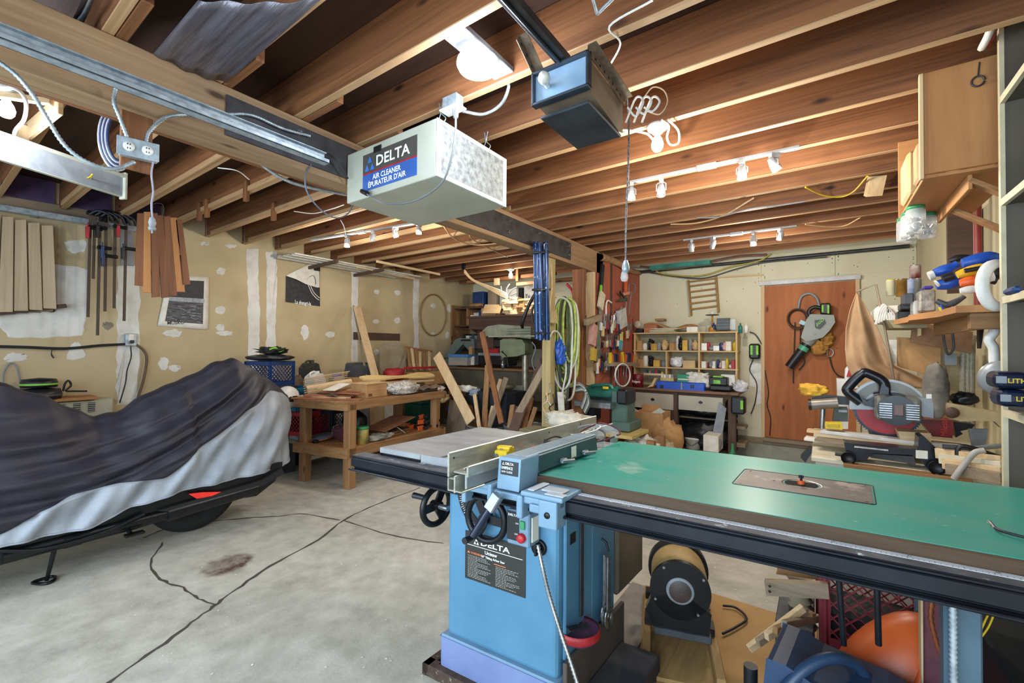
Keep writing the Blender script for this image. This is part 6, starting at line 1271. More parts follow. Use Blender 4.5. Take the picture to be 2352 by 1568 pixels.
# lumber barrels and leaning boards
BAR = mat('barrel_grey', '#77736a', .6, .2, c2='#57544d', scale=6, bump=.1)
for k, (x, y, w_) in enumerate([(1110, 978, .27), (1195, 980, .24)]):
    p = pt(x, y, 4.05); c0 = Vector((p.x, 4.05+.1, 0)); H_ = p.z
    t = thing('lumber_barrel', ['grey steel drum full of lumber, left one behind the saw table', 'grey steel drum full of lumber, right one next to the greenish post'][k], 'drum', c0)
    MB().lathe(c0, [(0, 0), (w_, 0), (w_, H_*.3), (w_+.012, H_*.33), (w_, H_*.36), (w_, H_*.66), (w_+.012, H_*.69), (w_, H_*.72), (w_, H_), (w_-.012, H_), (w_-.012, .03)], 32).build('drum', BAR, t); MB().tube([c0+Vector((w_*math.cos(a), w_*math.sin(a), H_)) for a in [2*PI*i/32 for i in range(32)]], .012, 6, True).build('rim', STEEL, t)
lean = [(1003, 815, 1082, 968, .135, PZ, 4.00, 'wide pale board leaning left out of the left drum', .02), (1107, 762, 1152, 972, .07, JZ, 3.98, 'tall tan board leaning out of the left drum', .025), (1270, 808, 1172, 985, .085, GZ, 3.90, 'long weathered grey board leaning right, in front of the post', .03), (1243, 822, 1192, 985, .06, DZ, 4.02, 'long dark brown board leaning beside the weathered one', .025),
        (1120, 838, 1112, 975, .075, BZ_, 4.15, 'upright brown board in the left drum', .02), (1163, 867, 1125, 975, .07, GZ, 4.12, 'grey board leaning right out of the left drum', .02), (1090, 905, 1100, 975, .05, PZ, 4.05, 'short pale board in the left drum', .02), (1075, 900, 1088, 972, .06, JZ, 4.18, 'short tan board at the left of the left drum', .02),
        (1198, 935, 1178, 995, .13, DZ, 3.82, 'short wide dark brown board at the front of the drums', .03), (1222, 913, 1202, 985, .05, JZ, 3.95, 'short tan board at the right of the drums', .02), (1230, 935, 1212, 990, .05, BZ_, 3.92, 'short brown stub right of the tan one', .02), (1178, 930, 1170, 985, .06, BZ_, 3.98, 'square brown stub at the centre of the drums', .03), (1118, 940, 1116, 990, .03, JZ, 3.85, 'thin tan stick in front of the left drum', .02), (1205, 935, 1180, 985, .04, GZ, 4.1, 'thin grey strip between the drums', .015), (1150, 870, 1120, 975, .05, PZ, 4.2, 'pale strip deep in the left drum', .015), (1040, 890, 1072, 972, .035, GZ, 4.02, 'thin grey strip parallel to the wide pale board', .02)]
for x0, y0, x1, y1, w_, m_, Y_, lab, th in lean:
    a_ = pt(x0, y0, Y_+.14); b_ = pt(x1, y1, Y_); d_ = (b_-a_); b_ = a_+d_*((a_.z-.02)/(a_.z-b_.z)) if (a_.z-.02)/(a_.z-b_.z)*abs(d_.x) < .6 else b_
    MB().plank(a_, b_, w_, th, (1, 0, 0)).build('leaning_board', m_, label=lab, cat='board', bev=.003)
for k in range(7):
    x = 1026+k*8; a_ = pt(x+12, 918-2*(k % 2), 4.5); b_ = pt(x-2, 1005, 4.4); b_.z = .01; MB().plank(a_, b_, .075, .014, (1, 0, 0)).build('stacked_slat', GZ, label='grey-brown board standing in the row right of the workbench', cat='board', group='row of boards right of the workbench', bev=.002)
lump(pt(1072, 900, 4.3), (.14, .10, .04), 71, .25).build('white_bag', CLOTHW, label='white plastic bag on the counter end behind the leaning boards', cat='bag')
lump(pt(1093, 912, 4.3), (.07, .07, .05), 72, .25).build('blue_rag', mat('grey_blue_rag', '#8b98a6', .9, bump=.2), label='grey-blue rag beside the white bag behind the leaning boards', cat='rag')
MB().box(-3.75, -3.1, 4.25, 4.7, 0, .86).build('dark_cabinet', mat('navy_black', '#17202c', .6, bump=.05), label='very dark cabinet behind the lumber drums', cat='cabinet', bev=.005)
MB().box(-4.1, -3.78, 4.3, 4.7, .78, .83).build('side_counter', BX_, label='narrow brown shelf behind the leaning boards', cat='shelf', bev=.003)
# tarp by the post
lump(pt(1300, 985, 3.4), (.16, .14, .075), 73, .22, 30, 16, fold=7).build('white_towel', mat('dirty_white_cloth', '#d5d2c4', .95, c2='#aeab9c', scale=9, bump=.4), label='crumpled dirty white towel behind the fence', cat='towel')
MB().box(-2.30, -2.08, 3.35, 3.6, 0, .66).build('shop_cart', mat('olive_cart', '#6f6a4c', .6, c2='#55513a', bump=.08), label='olive box cart under the white towel behind the saw', cat='cart', bev=.01)
MB().plank(pt(1287, 900, 4.0), pt(1293, 985, 4.0), .07, .01).build('canvas_sheet', CLOTHW, label='pale canvas strip hanging below the hoses', cat='cloth')
for k, (x, y, L_, m_) in enumerate([(1262, 880, .22, STEEL), (1270, 905, .2, DSTEEL), (1255, 900, .25, PZ)]):
    a_ = aX(x, y, -2.2); MB().tube(cr([a_, a_+Vector((.03, -.03, -.08)), a_+Vector((-.03, -.02, -.14)), a_+Vector((.02, 0, -L_))], 5), .007, 6).build('wire_tangle', m_, label=['steel wire bent on the greenish post above the towel', 'dark bent wire lower on the greenish post', 'pale curved stick on the greenish post'][k], cat='wire')
# ================================================================ RED WALL TOOLS, PLANER, FAR BENCH, DOOR, RIGHT SIDE
def rw(x, y, o=.02): return aX(x, y, -2.262+o)
ORW = mat('worn_saw_blade', '#9a9c98', .45, .5, c2='#77776f', scale=12)
def rtool(name, lab, cat, parts, g='tools hung on the red wall'):
    t = thing(name, lab, cat, rw(*parts[0][1][0]), g)
    for nm, pts, r_, m_, o in parts:
        mb = MB()
        if isinstance(r_, tuple): mb.plank(rw(*pts[0], o), rw(*pts[1], o), r_[0], r_[1], (0, 1, 0)); mb.build(nm, m_, t, bev=.002)
        else: mb.tube(cr([rw(x, y, o) for x, y in pts], 4), r_, 6).build(nm, m_, t)
    return t
YP = mat('pale_handle', '#d8c48b', .6, bump=0); PKP = mat('pinkish_paper', '#c79a92', .8, c2='#a9766c', bump=.1)
rtool('spirit_level', 'long black level hanging at the top left of the red wall', 'level', [('body', [(1384, 607), (1378, 700)], (.07, .03), BLACK, .03), ('vial', [(1381, 655), (1380, 670)], (.04, .02), LIME, .05)])
rtool('hand_saw', 'hand saw with a worn cream handle below the black level', 'saw', [('handle', [(1384, 672), (1378, 708)], (.13, .03), mat('cream_handle', '#d6cdb0', .7, bump=.05), .05), ('blade', [(1380, 706), (1374, 830)], (.09, .006), ORW, .03)])
rtool('cane_hook', 'white hooked bar on the red wall right of the hand saw', 'bar', [('bar', [(1404, 695), (1396, 690), (1392, 700), (1392, 725)], .012, WHITE, .03)])
rtool('wooden_mallet', 'grey board with a rough end sticking out at mid height of the red wall', 'board', [('board', [(1345, 740), (1378, 728)], (.07, .05), GY, .12)])
rtool('bar_clamp', 'bright orange bar clamp hanging right of the work lamp', 'clamp', [('bar', [(1438, 620), (1437, 678)], (.05, .03), ORANGE, .05), ('jaw', [(1432, 675), (1444, 672)], (.04, .04), mat('coral', '#d98a7c', .5, bump=0), .07), ('lower_bar', [(1439, 680), (1436, 715)], (.016, .012), STEEL, .05)])
rtool('spring_clamp', 'black and green spring clamp on the red wall', 'clamp', [('arm', [(1424, 670), (1440, 690)], (.03, .02), BLACK, .06), ('arm', [(1422, 690), (1440, 686)], (.03, .02), mat('deep_green', '#1f4a38', .5, bump=0), .06)])
rtool('wire_basket', 'small wire frame on a long handle near the right edge of the red wall', 'wire frame', [('frame', [(1444, 668), (1446, 652), (1458, 654), (1457, 672), (1445, 669)], .006, GREYP, .04), ('handle', [(1450, 672), (1444, 722)], .007, GREYP, .04)])
rtool('plastic_bag', 'clear plastic bag of parts hanging in the middle of the red wall', 'bag', [('bag', [(1426, 710), (1430, 752)], (.26, .05), mat('hazy_bag', '#c9ccc9', .25, c2='#9fa3a2', scale=16, bump=.5), .05), ('hang_tab', [(1427, 705), (1427, 712)], (.03, .01), GREYP, .05)])
rtool('printed_card', 'yellow and turquoise printed packet hanging below the plastic bag', 'packet', [('yellow_half', [(1428, 762), (1427, 782)], (.09, .012), mat('pale_yellow', '#d9cf6e', .6, bump=0), .06), ('blue_half', [(1427, 782), (1425, 803)], (.10, .012), mat('turquoise', '#3fb0c4', .6, bump=0), .06)])
rtool('wood_block', 'pinkish wooden plane body leaning low at the left of the red wall', 'block', [('block', [(1364, 745), (1359, 793)], (.13, .05), PKP, .08)])
rtool('yellow_glove', 'crumpled yellow leather glove low on the red wall', 'glove', [('glove', [(1364, 800), (1362, 828)], (.10, .04), mat('mustard', '#c9a53f', .9, bump=.2), .08)])
rtool('long_straightedge', 'long greenish metal straightedge standing against the red wall', 'straightedge', [('blade', [(1375, 735), (1371, 860)], (.07, .006), mat('greenish_metal', '#7f8878', .5, .4, bump=0), .04)])
tn = [(STEEL, WHITE), (DSTEEL, BLACK), (STEEL, RED), (STEEL, YP), (DSTEEL, BZ_), (STEEL, DBLUE), (STEEL, GREYP)]
lbs = ['steel wrench', 'black-handled plier', 'red-handled screwdriver', 'pale-handled file', 'wood-handled chisel', 'blue-handled tool', 'grey-handled tool']
k = 0
for row, (y0, L_, x0, x1, n) in enumerate([(722, 42, 1382, 1424, 13), (768, 34, 1384, 1428, 12), (805, 40, 1378, 1400, 7), (745, 36, 1440, 1450, 4), (812, 44, 1366, 1374, 3)]):
    for i in range(n):
        x = x0+(x1-x0)*i/max(1, n-1)+rnd.uniform(-1.2, 1.2); y = y0+rnd.uniform(-6, 6); L2 = L_*rnd.uniform(.7, 1.15); s_, h_ = tn[(i*3+row) % 7]; dx = rnd.uniform(-3, 3)
        rtool('hand_tool', '%s in row %s of the tools crowding the red wall' % (lbs[(i*3+row) % 7], ['one', 'two', 'three', 'at the right', 'at the left foot'][row]) if True else '', 'tool',
              [('shaft', [(x, y), (x+dx*.5, y+L2*.5)], (.016+.012*rnd.random(), .01), s_, .03+.03*rnd.random()), ('handle', [(x+dx*.5, y+L2*.48), (x+dx, y+L2)], (.030+.02*rnd.random(), .025), h_, .04+.02*rnd.random())], 'hand tools on the red wall: '+lbs[(i*3+row) % 7]+str(row))
# rack with coloured handles and a wire ring
t = thing('screwdriver_rack', 'small rack of screwdrivers with coloured handles at the foot of the red wall', 'rack', rw(1420, 833, .15)); MB().plank(rw(1398, 836, .12), rw(1460, 836, .12), .05, .12, (0, 0, 1)).build('rack_shelf', GY, t, bev=.003)
for k in range(12):
    x = 1402+k*4.8; MB().plank(rw(x+rnd.uniform(-3, 3), 812+rnd.uniform(-4, 6), .14), rw(x, 834, .14), .05, .03, (0, 1, 0)).build('tool_handle', [YEL, ORANGE, DBLUE, BLACK, RED, mat('amber', '#c88a2a', .3, bump=0)][k % 6], label='coloured screwdriver handle standing in the rack on the red wall', cat='screwdriver', group='screwdriver handles in the rack', bev=.004)
MB().tube([rw(1430+17*math.cos(a), 861+26*math.sin(a), .22) for a in [2*PI*i/30 for i in range(30)]], .010, 7, True).build('cable_ring', WHITE, label='white cable coiled in a ring below the screwdriver rack', cat='cable coil')
for k in range(6): MB().tube(cr([rw(1412+7*k, 840, .16), rw(1414+6*k, 860, .18), rw(1410+8*k, 885, .16)], 4), .006, 6).build('hanging_bit', [STEEL, GREYP, RED][k % 3], label='thin rod hanging behind the white cable ring', cat='rod', group='rods behind the white ring')
t = thing('coffee_tin', 'dark red coffee tin with white lettering at the left end of the far bench', 'tin', aY(1462, 888, 5.88)); a_, b_ = aY(1450, 889, 5.88), aY(1473, 861, 5.88)
MB().lathe(((a_.x+b_.x)/2, 5.95, .886), [(0, 0), (.07, 0), (.07, b_.z-.886), (.066, b_.z-.88), (0, b_.z-.88)], 24).build('can', mat('coffee_red', '#7c1f2b', .4, c2='#66151f', bump=0), t)
text('lettering', 'Folgers', ((a_.x+b_.x)/2-.058, 5.877, .95), (1, 0, 0), (0, 0, 1), .032, DELTA_TXT, t, bold=True, sx=.85)
# planer
YPn = 4.75; PG_ = mat('planer_green', '#2f7d6c', .35, .1, c2='#25635a', scale=6, bump=.05); PG2 = mat('planer_body', '#57756d', .5, .1, c2='#48635c', scale=5, bump=.05)
t = thing('thickness_planer', 'green bench planer with a rolled hood and tall grey-green foot', 'planer', aY(1400, 985, YPn))
a_, b_ = aY(1333, 906, YPn), aY(1412, 906, YPn); MB().cyl(a_+Vector((0, .15, 0)), b_+Vector((0, .15, 0)), .085, n=24).build('hood', PG_, t)
pb('hood_back', (1334, 1412, 893, 912), YPn+.12, .2, PG_, parent=t, bev=.01); pb('cutter_slot', (1338, 1405, 914, 922), YPn+.05, .2, BLACK, parent=t)
pb('side_column', (1403, 1440, 900, 982), YPn-.02, .28, PG2, parent=t, bev=.015); pb('motor_box', (1415, 1440, 895, 928), YPn-.10, .3, BLACK, parent=t, bev=.02); pb('foot', (1404, 1446, 972, 988), YPn-.08, .4, PG2, parent=t, bev=.01)
pb('outfeed_table', (1318, 1402, 926, 932), YPn-.18, .4, STEEL, parent=t, bev=.004); pb('bed_side', (1335, 1365, 932, 962), YPn+.1, .2, mat('dark_slate', '#24343f', .5, bump=.05), parent=t)
MB().tube(cr([aY(1352, 893, YPn+.1), aY(1358, 886, YPn+.1), aY(1378, 884, YPn+.1), aY(1400, 884, YPn+.1), aY(1408, 893, YPn+.1)], 5), .02, 8).build('carry_handle', PG_, t); pb('yellow_label', (1384, 1397, 888, 893), YPn+.05, .02, YEL, parent=t)
MB().tube(cr([aY(1340, 892, YPn), aY(1344, 886, YPn), aY(1352, 886, YPn)], 4), .006, 6).build('height_crank', BLACK, t)
a_, b_ = aY(1402, 1000, YPn-.3), aY(1478, 980, YPn); t = thing('planer_stand', 'pale yellow wooden stand carrying the green planer', 'stand', (a_.x+.3, YPn, 0))
zt_ = aY(1425, 988, YPn).z; MB().box(aY(1330, 985, YPn).x, aY(1470, 985, YPn).x, YPn-.25, YPn+.3, zt_-.04, zt_-.005).build('stand_top', mat('pale_yellow_wood', '#cdb877', .7, c2='#b19a5c', bump=.1), t, bev=.003)
for x in (-2.05, -1.5): [MB().box(x, x+.08, YPn+q, YPn+q+.08, 0, zt_-.04).build('leg', BZ_, t) for q in (-.2, .15)]
for k in range(4): MB().box(-2.1, -1.75, YPn-.05, YPn+.2, .06+.06*k, .11+.06*k).build('magazine', [DBLUE, PAPER, RED, PAPER][k], label='folded cloth or magazine in the pile beside the planer foot', cat='magazine', group='pile beside the planer', bev=.004)
# far workbench
t = thing('back_workbench', 'dark brown workbench with two cream drawers against the door wall', 'workbench', (-1.55, 6.2, 0))
MB().box(-2.27, -.82, 5.88, 6.45, .855, .885).build('bench_top', wood('worn_top', '#8f6b52', '#5f4534', 'x'), t, bev=.003); MB().box(-2.24, -.86, 5.93, 5.955, .795, .855).build('front_rail', DX, t)
for x in (-2.24, -1.62, -.94): MB().box(x, x+.085, 5.92, 6.0, 0, .855).build('leg', DZ, t, bev=.003)
DRW = mat('cream_drawer', '#b5b0a0', .6, c2='#a19c8c', scale=4, bump=.05)
for px in ((1452, 1546, 906, 934), (1558, 1660, 914, 940)):
    d_ = pb('drawer', px, 5.89, .3, DRW, parent=t, bev=.003); xm = (px[0]+px[1])/2; q = aY(xm, (px[2]+px[3])/2-3, 5.888); MB().lathe(q, [(.0, .0), (.02, .0)], 12, (0, -1, 0)).bx(q, (.05, .004, .018)).build('pull_hole', BLACK, d_)
MB().box(-2.2, -.9, 5.98, 6.4, .10, .125).build('bottom_shelf', DX, t); MB().box(-2.2, -.9, 6.38, 6.4, .13, .8).build('back_panel', mat('near_black_board', '#241f20', .8, bump=0), t); MB().box(-1.6, -.9, 6.1, 6.4, .50, .52).build('mid_shelf', GX, t)
# under the bench: box, bag, tub, crate
t = thing('open_carton', 'open cardboard carton with grey flaps in front of the far bench', 'cardboard box', aY(1490, 985, 5.3)); a_, b_ = aY(1456, 985, 5.35), aY(1522, 950, 5.35)
MB().box(a_.x, b_.x, 5.35, 5.7, 0, b_.z).build('carton_body', CARD, t, bev=.003); FL = mat('grey_flap_card', '#c9c7c0', .8, bump=.03); zc = b_.z
for q in ([(1438, 932), (1445, 928), (1480, 955), (1468, 956)], [(1482, 955), (1515, 937), (1527, 945), (1500, 960)]): MB().slab([aY(x, y, 5.36+.002*i) for i, (x, y) in enumerate(q)], .02).build('carton_flap', FL, t)
pb('rear_flap', (1474, 1515, 930, 952), 5.55, .01, CARD, parent=t)
lump(Vector((aY(1525, 1000, 5.4).x, 5.45, 0)), (.20, .15, .28), 81, .12).build('brown_paper_bag', CARD, label='crumpled brown paper bag beside the open carton', cat='bag')
lump(Vector((aY(1480, 1000, 5.0).x, 4.95, 0)), (.25, .14, .2), 82, .15).build('dust_sheet', CLOTHW, label='dirty white sheet heaped below the open carton', cat='cloth'); lump(Vector((aY(1520, 1010, 5.1).x, 5.1, 0)), (.18, .14, .17), 83, .2).build('tan_tarp', mat('tan_tarp', '#b9ab8c', .9, c2='#95876a', scale=8, bump=.3), label='tan tarp heaped right of the dirty white sheet', cat='cloth')
PLB = mat('black_film', '#0f1013', .18, bump=.9, scale=14, c2='#1f2227')
lump((-1.25, 6.1, .525), (.32, .14, .14), 84, .2, 34, 16).build('black_plastic_roll', PLB, label='shiny black plastic sheeting bundled under the right drawer', cat='plastic sheet')
lump((-1.28, 6.08, .126), (.30, .13, .16), 85, .2).build('dark_sack', BLACK, label='dark sack on the bottom shelf of the far bench', cat='sack')
t = thing('ice_cream_tub', 'white plastic tub with a wire handle under the far bench', 'tub', aY(1588, 1022, 5.95)); a_, b_ = aY(1572, 1024, 5.93), aY(1605, 1005, 5.93)
MB().lathe(((a_.x+b_.x)/2, 6.02, .126), [(0, 0), (.085, 0), (.10, .12), (.108, .125), (.108, .14), (0, .142)], 24).build('tub_body', WHITE, t); MB().tube(cr([((a_.x+b_.x)/2-.1, 5.95, .25), ((a_.x+b_.x)/2, 5.9, .18), ((a_.x+b_.x)/2+.1, 5.95, .25)], 6), .004, 5).build('handle', DSTEEL, t)
t = MB().box(*pbox(1615, 1650, 1002, 1035, 5.6, .3)).build('white_box', PAPER, label='white cardboard box on the floor before the far bench right leg', cat='box', bev=.004); MB().slab([aY(1648, 1005, 5.62), aY(1660, 1012, 5.7), aY(1655, 1035, 5.7), aY(1648, 1036, 5.62)], .01).build('flap', GREYP, t)
MB().prism([(0, 0), (.12, .05), (.16, .35), (.08, .42)], 0, .02, aY(1636, 1000, 5.85), (1, 0, 0), (0, 0, 1)).build('grey_panel', GREYP, label='grey curved plastic panel leaning under the right end of the far bench', cat='panel')
t = thing('green_bottle', 'green glass bottle with a pale label right of the far bench', 'bottle', aY(1680, 1040, 5.7)); p = aY(1681, 1036, 5.7); MB().lathe((p.x, 5.75, .0), [(0, 0), (.045, 0), (.045, .16), (.015, .24), (.015, .30), (0, .30)], 16).build('glass', GREEN, t); MB().lathe((p.x, 5.75, .0), [(.0455, .04), (.0455, .13)], 16).build('label', PAPER, t)
t = thing('stepped_shelf', 'small rough wooden shelf right of the far bench holding bits', 'shelf', aY(1690, 985, 6.2)); pb('board', (1682, 1712, 980, 984), 6.1, .25, GX, parent=t); pb('board', (1690, 1712, 1020, 1026), 6.0, .3, GX, parent=t); pb('support', (1684, 1688, 905, 1040), 6.2, .1, GZ, parent=t)
# cubby shelf with clutter
t = thing('cubby_shelf', 'pale wooden cubby shelf unit full of clutter standing on the far bench', 'shelf unit', (-1.55, 6.3, .886))
CX = wood('cubby_wood', '#d9bd8c', '#b8935e', 'x', knots=False); CZ = wood('cubby_wood', '#d9bd8c', '#b8935e', 'z', knots=False)
ys0, ys1 = 6.20, 6.44; xs_ = [aY(x, 800, ys0).x for x in (1457, 1530, 1605, 1691)]; zs_ = [aY(1600, y, ys0).z for y in (846, 806, 763)]
for z in zs_: MB().box(xs_[0]-.02, xs_[3]+.02, ys0, ys1, z-.012, z+.006).build('shelf_board', CX, t, bev=.002)
for x, zt in zip(xs_, (zs_[2], zs_[1], zs_[2], zs_[2])): MB().box(x-.01, x+.012, ys0+.004, ys1, .886, zt).build('upright', CZ, t, bev=.002)
MB().box(xs_[0], xs_[3], ys1-.01, ys1, .886, zs_[2]).build('back_panel', mat('olive_grey_panel', '#a49c7f', .8, c2='#8d8569', bump=.03), t)
def clutter(xa, xb, z, n, hmax, pal, lab, g, cat='box', y0=6.22, dy=.12):
    for k in range(n):
        w_ = (xb-xa)/n*rnd.uniform(.9, 1.45); h_ = hmax*rnd.uniform(.5, 1.15); xx = xa+(xb-xa)*(k+.5)/n
        with at((xx, y0+rnd.uniform(0, .05), z+.007), rz=rnd.uniform(-.3, .3)):
            nm, lb = lab[k % len(lab)]; m_ = pal[k % len(pal)]; j = k % 3
            mb = MB()
            if j == 0: mb.box(-w_/2, w_/2, 0, dy, 0, h_)
            elif j == 1: mb.lathe((0, dy/2, 0), [(0, 0), (w_*.42, 0), (w_*.42, h_*.8), (w_*.3, h_*.9), (w_*.3, h_), (0, h_)], 14)
            else: mb = lump((0, dy/2, 0), (w_*.5, dy*.45, h_*.4), k+int(xa*100), .25, 16, 8)
            mb.build(nm, m_, label=lb, cat=cat, group=g, bev=.003 if j == 0 else 0)
CL = [CARD, PAPER, BLACK, mat('amber_box', '#d3a648', .7, bump=0), GREYP, CARD2, WHITE]
for i, (a, b, z, n, h, lab) in enumerate([(xs_[0]+.03, xs_[1]-.03, zs_[1], 6, .17, 'upper left cubby'), (xs_[1]+.03, xs_[2]-.03, zs_[1], 6, .20, 'upper middle cubby'), (xs_[2]+.03, xs_[3]-.02, zs_[1], 8, .13, 'upper right cubby'), (xs_[0]+.03, xs_[1]-.03, zs_[0], 5, .15, 'lower left cubby'), (xs_[2]+.03, xs_[3]-.02, zs_[0], 10, .12, 'lower right cubby')]):
    pal = CL if i != 2 and i != 4 else [WHITE, RED, GREYP, WHITE, DBLUE, mat('pink_box', '#d9a8a0', .7, bump=0), PAPER, YEL]
    clutter(a, b, z, n, h, pal, [('box', 'small carton or packet in the %s' % lab), ('bottle', 'small tub or bottle in the %s' % lab), ('bag', 'small bag in the %s' % lab)], 'clutter in the '+lab)
lump(Vector((aY(1552, 845, 6.22).x, 6.28, zs_[0]+.007)), (.085, .07, .07), 91, .18).build('white_bag', mat('white_film', '#dcdcdf', .3, bump=.6, scale=20, c2='#b9b9bf'), label='round white plastic bag in the lower middle cubby', cat='bag')
pb('carton', (1568, 1596, 828, 845), 6.22, .12, CARD2, 'small tan carton right of the round white bag', 'box')
# top of the cubby shelf
zt = zs_[2]+.008
t = thing('round_clock', 'round beige gauge in a dark case at the left of the cubby top', 'clock', aY(1465, 762, 6.22)); q = aY(1466, 745, 6.22); MB().lathe(q, [(0, .0), (.045, 0), (.055, .01), (.055, .03), (.04, .05), (0, .05)], 20, (0, -1, 0)).build('dial', mat('beige_dial', '#b9b096', .5, bump=0), t); MB().box(q.x-.05, q.x+.05, 6.24, 6.34, zt, zt+.06).build('case', BLACK, t, bev=.01)
for k, (px, m_, lab) in enumerate([((1479, 1508, 744, 764), wood('box_red', '#c07a52', '#8e4f33', 'x', knots=False), 'reddish wooden box on the cubby top'), ((1504, 1524, 731, 737), BX_, 'small red-brown block on the felt roll'), ((1577, 1602, 750, 763), PAPER, 'white card carton at the middle of the cubby top'), ((1646, 1675, 730, 758), DGREY, 'stack of dark grey trays on the cubby top'), ((1676, 1689, 732, 757), CLEAR, 'clear plastic cup beside the grey trays')]): pb('cubby_top_box', px, 6.24, .15, m_, lab, 'box')
for k in range(3): pb('tray_edge', (1645, 1676, 737+k*7, 739+k*7), 6.235, .01, GREYP, 'pale rim of a grey tray on the cubby top', 'tray', group='tray rims on the cubby top')
for k in range(7): MB().bx((aY(1530, 755, 6.25).x+rnd.uniform(-.05, .05), 6.27, zt+.006+.008*k), (.35, .16, .006), rnd.uniform(-.15, .15)).build('thin_sheet', [PAPER, CARD2, mat('pale_green_sheet', '#b9c29a', .8, bump=0)][k % 3], label='thin sheet in the stack on the cubby top', cat='sheet', group='thin sheets on the cubby top')
MB().grid(lambda u, v: (aY(1480, 740, 6.3).x+(aY(1600, 740, 6.3).x-aY(1480, 740, 6.3).x)*u, 6.28+.14*v, zt+.10+.03*math.sin(u*9)-.05*u+.02*math.sin(v*6+u*5)), 20, 6).build('felt_roll', mat('tan_felt', '#b58a5c', .95, c2='#97704a', bump=.2), label='wavy tan felt laid across the cubby top', cat='felt', solid=.02)
t = thing('desk_lamp', 'small fixture with a round black disc and pale stem on the cubby top', 'fixture', aY(1635, 757, 6.25)); q = aY(1636, 724, 6.28); MB().lathe(q, [(0, 0), (.08, 0), (.085, .008), (0, .012)], 22).build('disc', BLACK, t); MB().cyl((q.x, q.y, zt), q, .012).lathe((q.x, q.y, zt), [(0, 0), (.05, 0), (.05, .05), (.02, .08)], 14).build('stem', COP, t); MB().lathe(q+Vector((0, 0, .015)), [(0, .05), (.02, .045), (.03, .02), (.02, 0)], 14).build('globe', CLEAR, t)
for k, (px, m_, lab) in enumerate([((1636, 1643, 742, 757), DBLUE, 'small blue and white can on the cubby top'), ((1698, 1703, 742, 765), TEAL, 'teal bottle at the right end of the cubby top'), ((1709, 1719, 742, 764), WHITE, 'white and black spray bottle at the right end of the cubby')]): q = aY((px[0]+px[1])/2, px[3], 6.26); h_ = aY(px[0], px[2], 6.26).z-q.z; MB().lathe(q, [(0, 0), (.025, 0), (.025, h_*.7), (.01, h_*.8), (.01, h_), (0, h_)], 14).build('bottle', m_, label=lab, cat='bottle')
# on the bench top
t = thing('blue_level_case', 'long bright blue plastic tool case with black latches on the far bench', 'tool case', aY(1563, 893, 5.9)); CB = mat('bright_case_blue', '#1c4fc4', .4, bump=.03)
q = pbox(1507, 1618, 880, 894, 5.90, .12); MB().box(*q).build('case_body', CB, t, bev=.012, seg=2); pb('latch', (1516, 1524, 884, 891), 5.895, .01, BLACK, parent=t); pb('latch', (1586, 1594, 884, 891), 5.895, .01, BLACK, parent=t); pb('strap', (1563, 1567, 878, 895), 5.89, .01, GREYP, parent=t)
q_ = aY(1600, 862, 6.0); lump((aY(1603, 880, 6.05).x, 6.08, .90), (.17, .10, .075), 95, .2, 30, 16).build('white_cloth', CLOTHW, label='pile of white cloth behind the blue case on the far bench', cat='cloth'); lump((aY(1598, 870, 6.05).x, 6.1, 1.0), (.13, .08, .055), 96, .25, 24, 14).build('white_cloth', CLOTHW, label='smaller white cloth on top of the white cloth pile', cat='cloth')
pb('green_carton', (1555, 1582, 860, 878), 6.02, .12, mat('carton_green', '#1f8f68', .5, bump=0), 'small green carton left of the white cloth on the far bench', 'box'); pb('white_strip', (1557, 1580, 870, 872), 6.015, .01, PAPER, 'white stripe printed on the small green carton', 'stripe')
t = thing('yellow_organizer', 'tan and yellow open organizer behind the blue case', 'organizer', aY(1530, 880, 6.05)); pb('tray', (1516, 1547, 868, 882), 6.05, .12, mat('tan_org', '#cdb876', .6, bump=0), parent=t)
for k in range(5): pb('small_bottle', (1518+k*6, 1523+k*6, 860, 868), 6.08, .05, [PAPER, WHITE, CLEAR, PAPER, GREYP][k], parent=t)
BG = mat('battery_black', '#1b1d1f', .45, bump=.03)
t = thing('battery_charger', 'black and lime battery charger case at the right end of the far bench', 'charger', aY(1652, 893, 5.93)); pb('case', (1630, 1678, 887, 895), 5.92, .25, BG, parent=t, bev=.01); pb('battery', (1628, 1670, 867, 884), 5.98, .15, BG, parent=t, bev=.012); pb('lime_panel', (1638, 1655, 873, 881), 5.975, .01, LIME, parent=t); pb('lime_top', (1637, 1660, 864, 868), 5.99, .12, LIME, parent=t, bev=.004)
pb('white_bucket', (1655, 1688, 861, 885), 6.12, .15, WHITE, 'white bucket behind the battery charger on the far bench', 'bucket', bev=.01)
lump((aY(1700, 885, 6.0).x, 6.05, .886), (.08, .07, .07), 97, .2).build('white_bag', mat('white_film', '#fff'), label='clear white plastic bag at the right end of the far bench', cat='bag')
t = thing('battery_charger', 'black and lime battery hanging at the right end of the far bench', 'charger', aY(1695, 945, 5.9)); pb('case', (1678, 1711, 912, 950), 5.84, .14, BG, parent=t, bev=.02); pb('lime_panel', (1700, 1707, 920, 940), 5.835, .01, LIME, parent=t, bev=.004)
MB().prism([(-.1, 0), (-.02, .02), (.03, .13), (.0, .13), (-.04, .05)], 0, .06, aY(1506, 890, 5.9), (1, 0, 0), (0, 0, 1)).build('wooden_jig', PX, label='pale wooden wedge jig left of the blue case', cat='jig')
t = thing('clamp_rack_row', 'row of small pliers and knives on the lower board at the left of the cubby', 'tools', aY(1500, 858, 6.18)); pb('board', (1478, 1525, 858, 861), 6.15, .05, PX, parent=t)
for k in range(6): pb('tool_handle', (1484+k*7, 1487+k*7, 848+(k % 3)*3, 858), 6.16, .03, [DBLUE, GREYP, BLUE, RED, BLACK, YEL][k], parent=t)
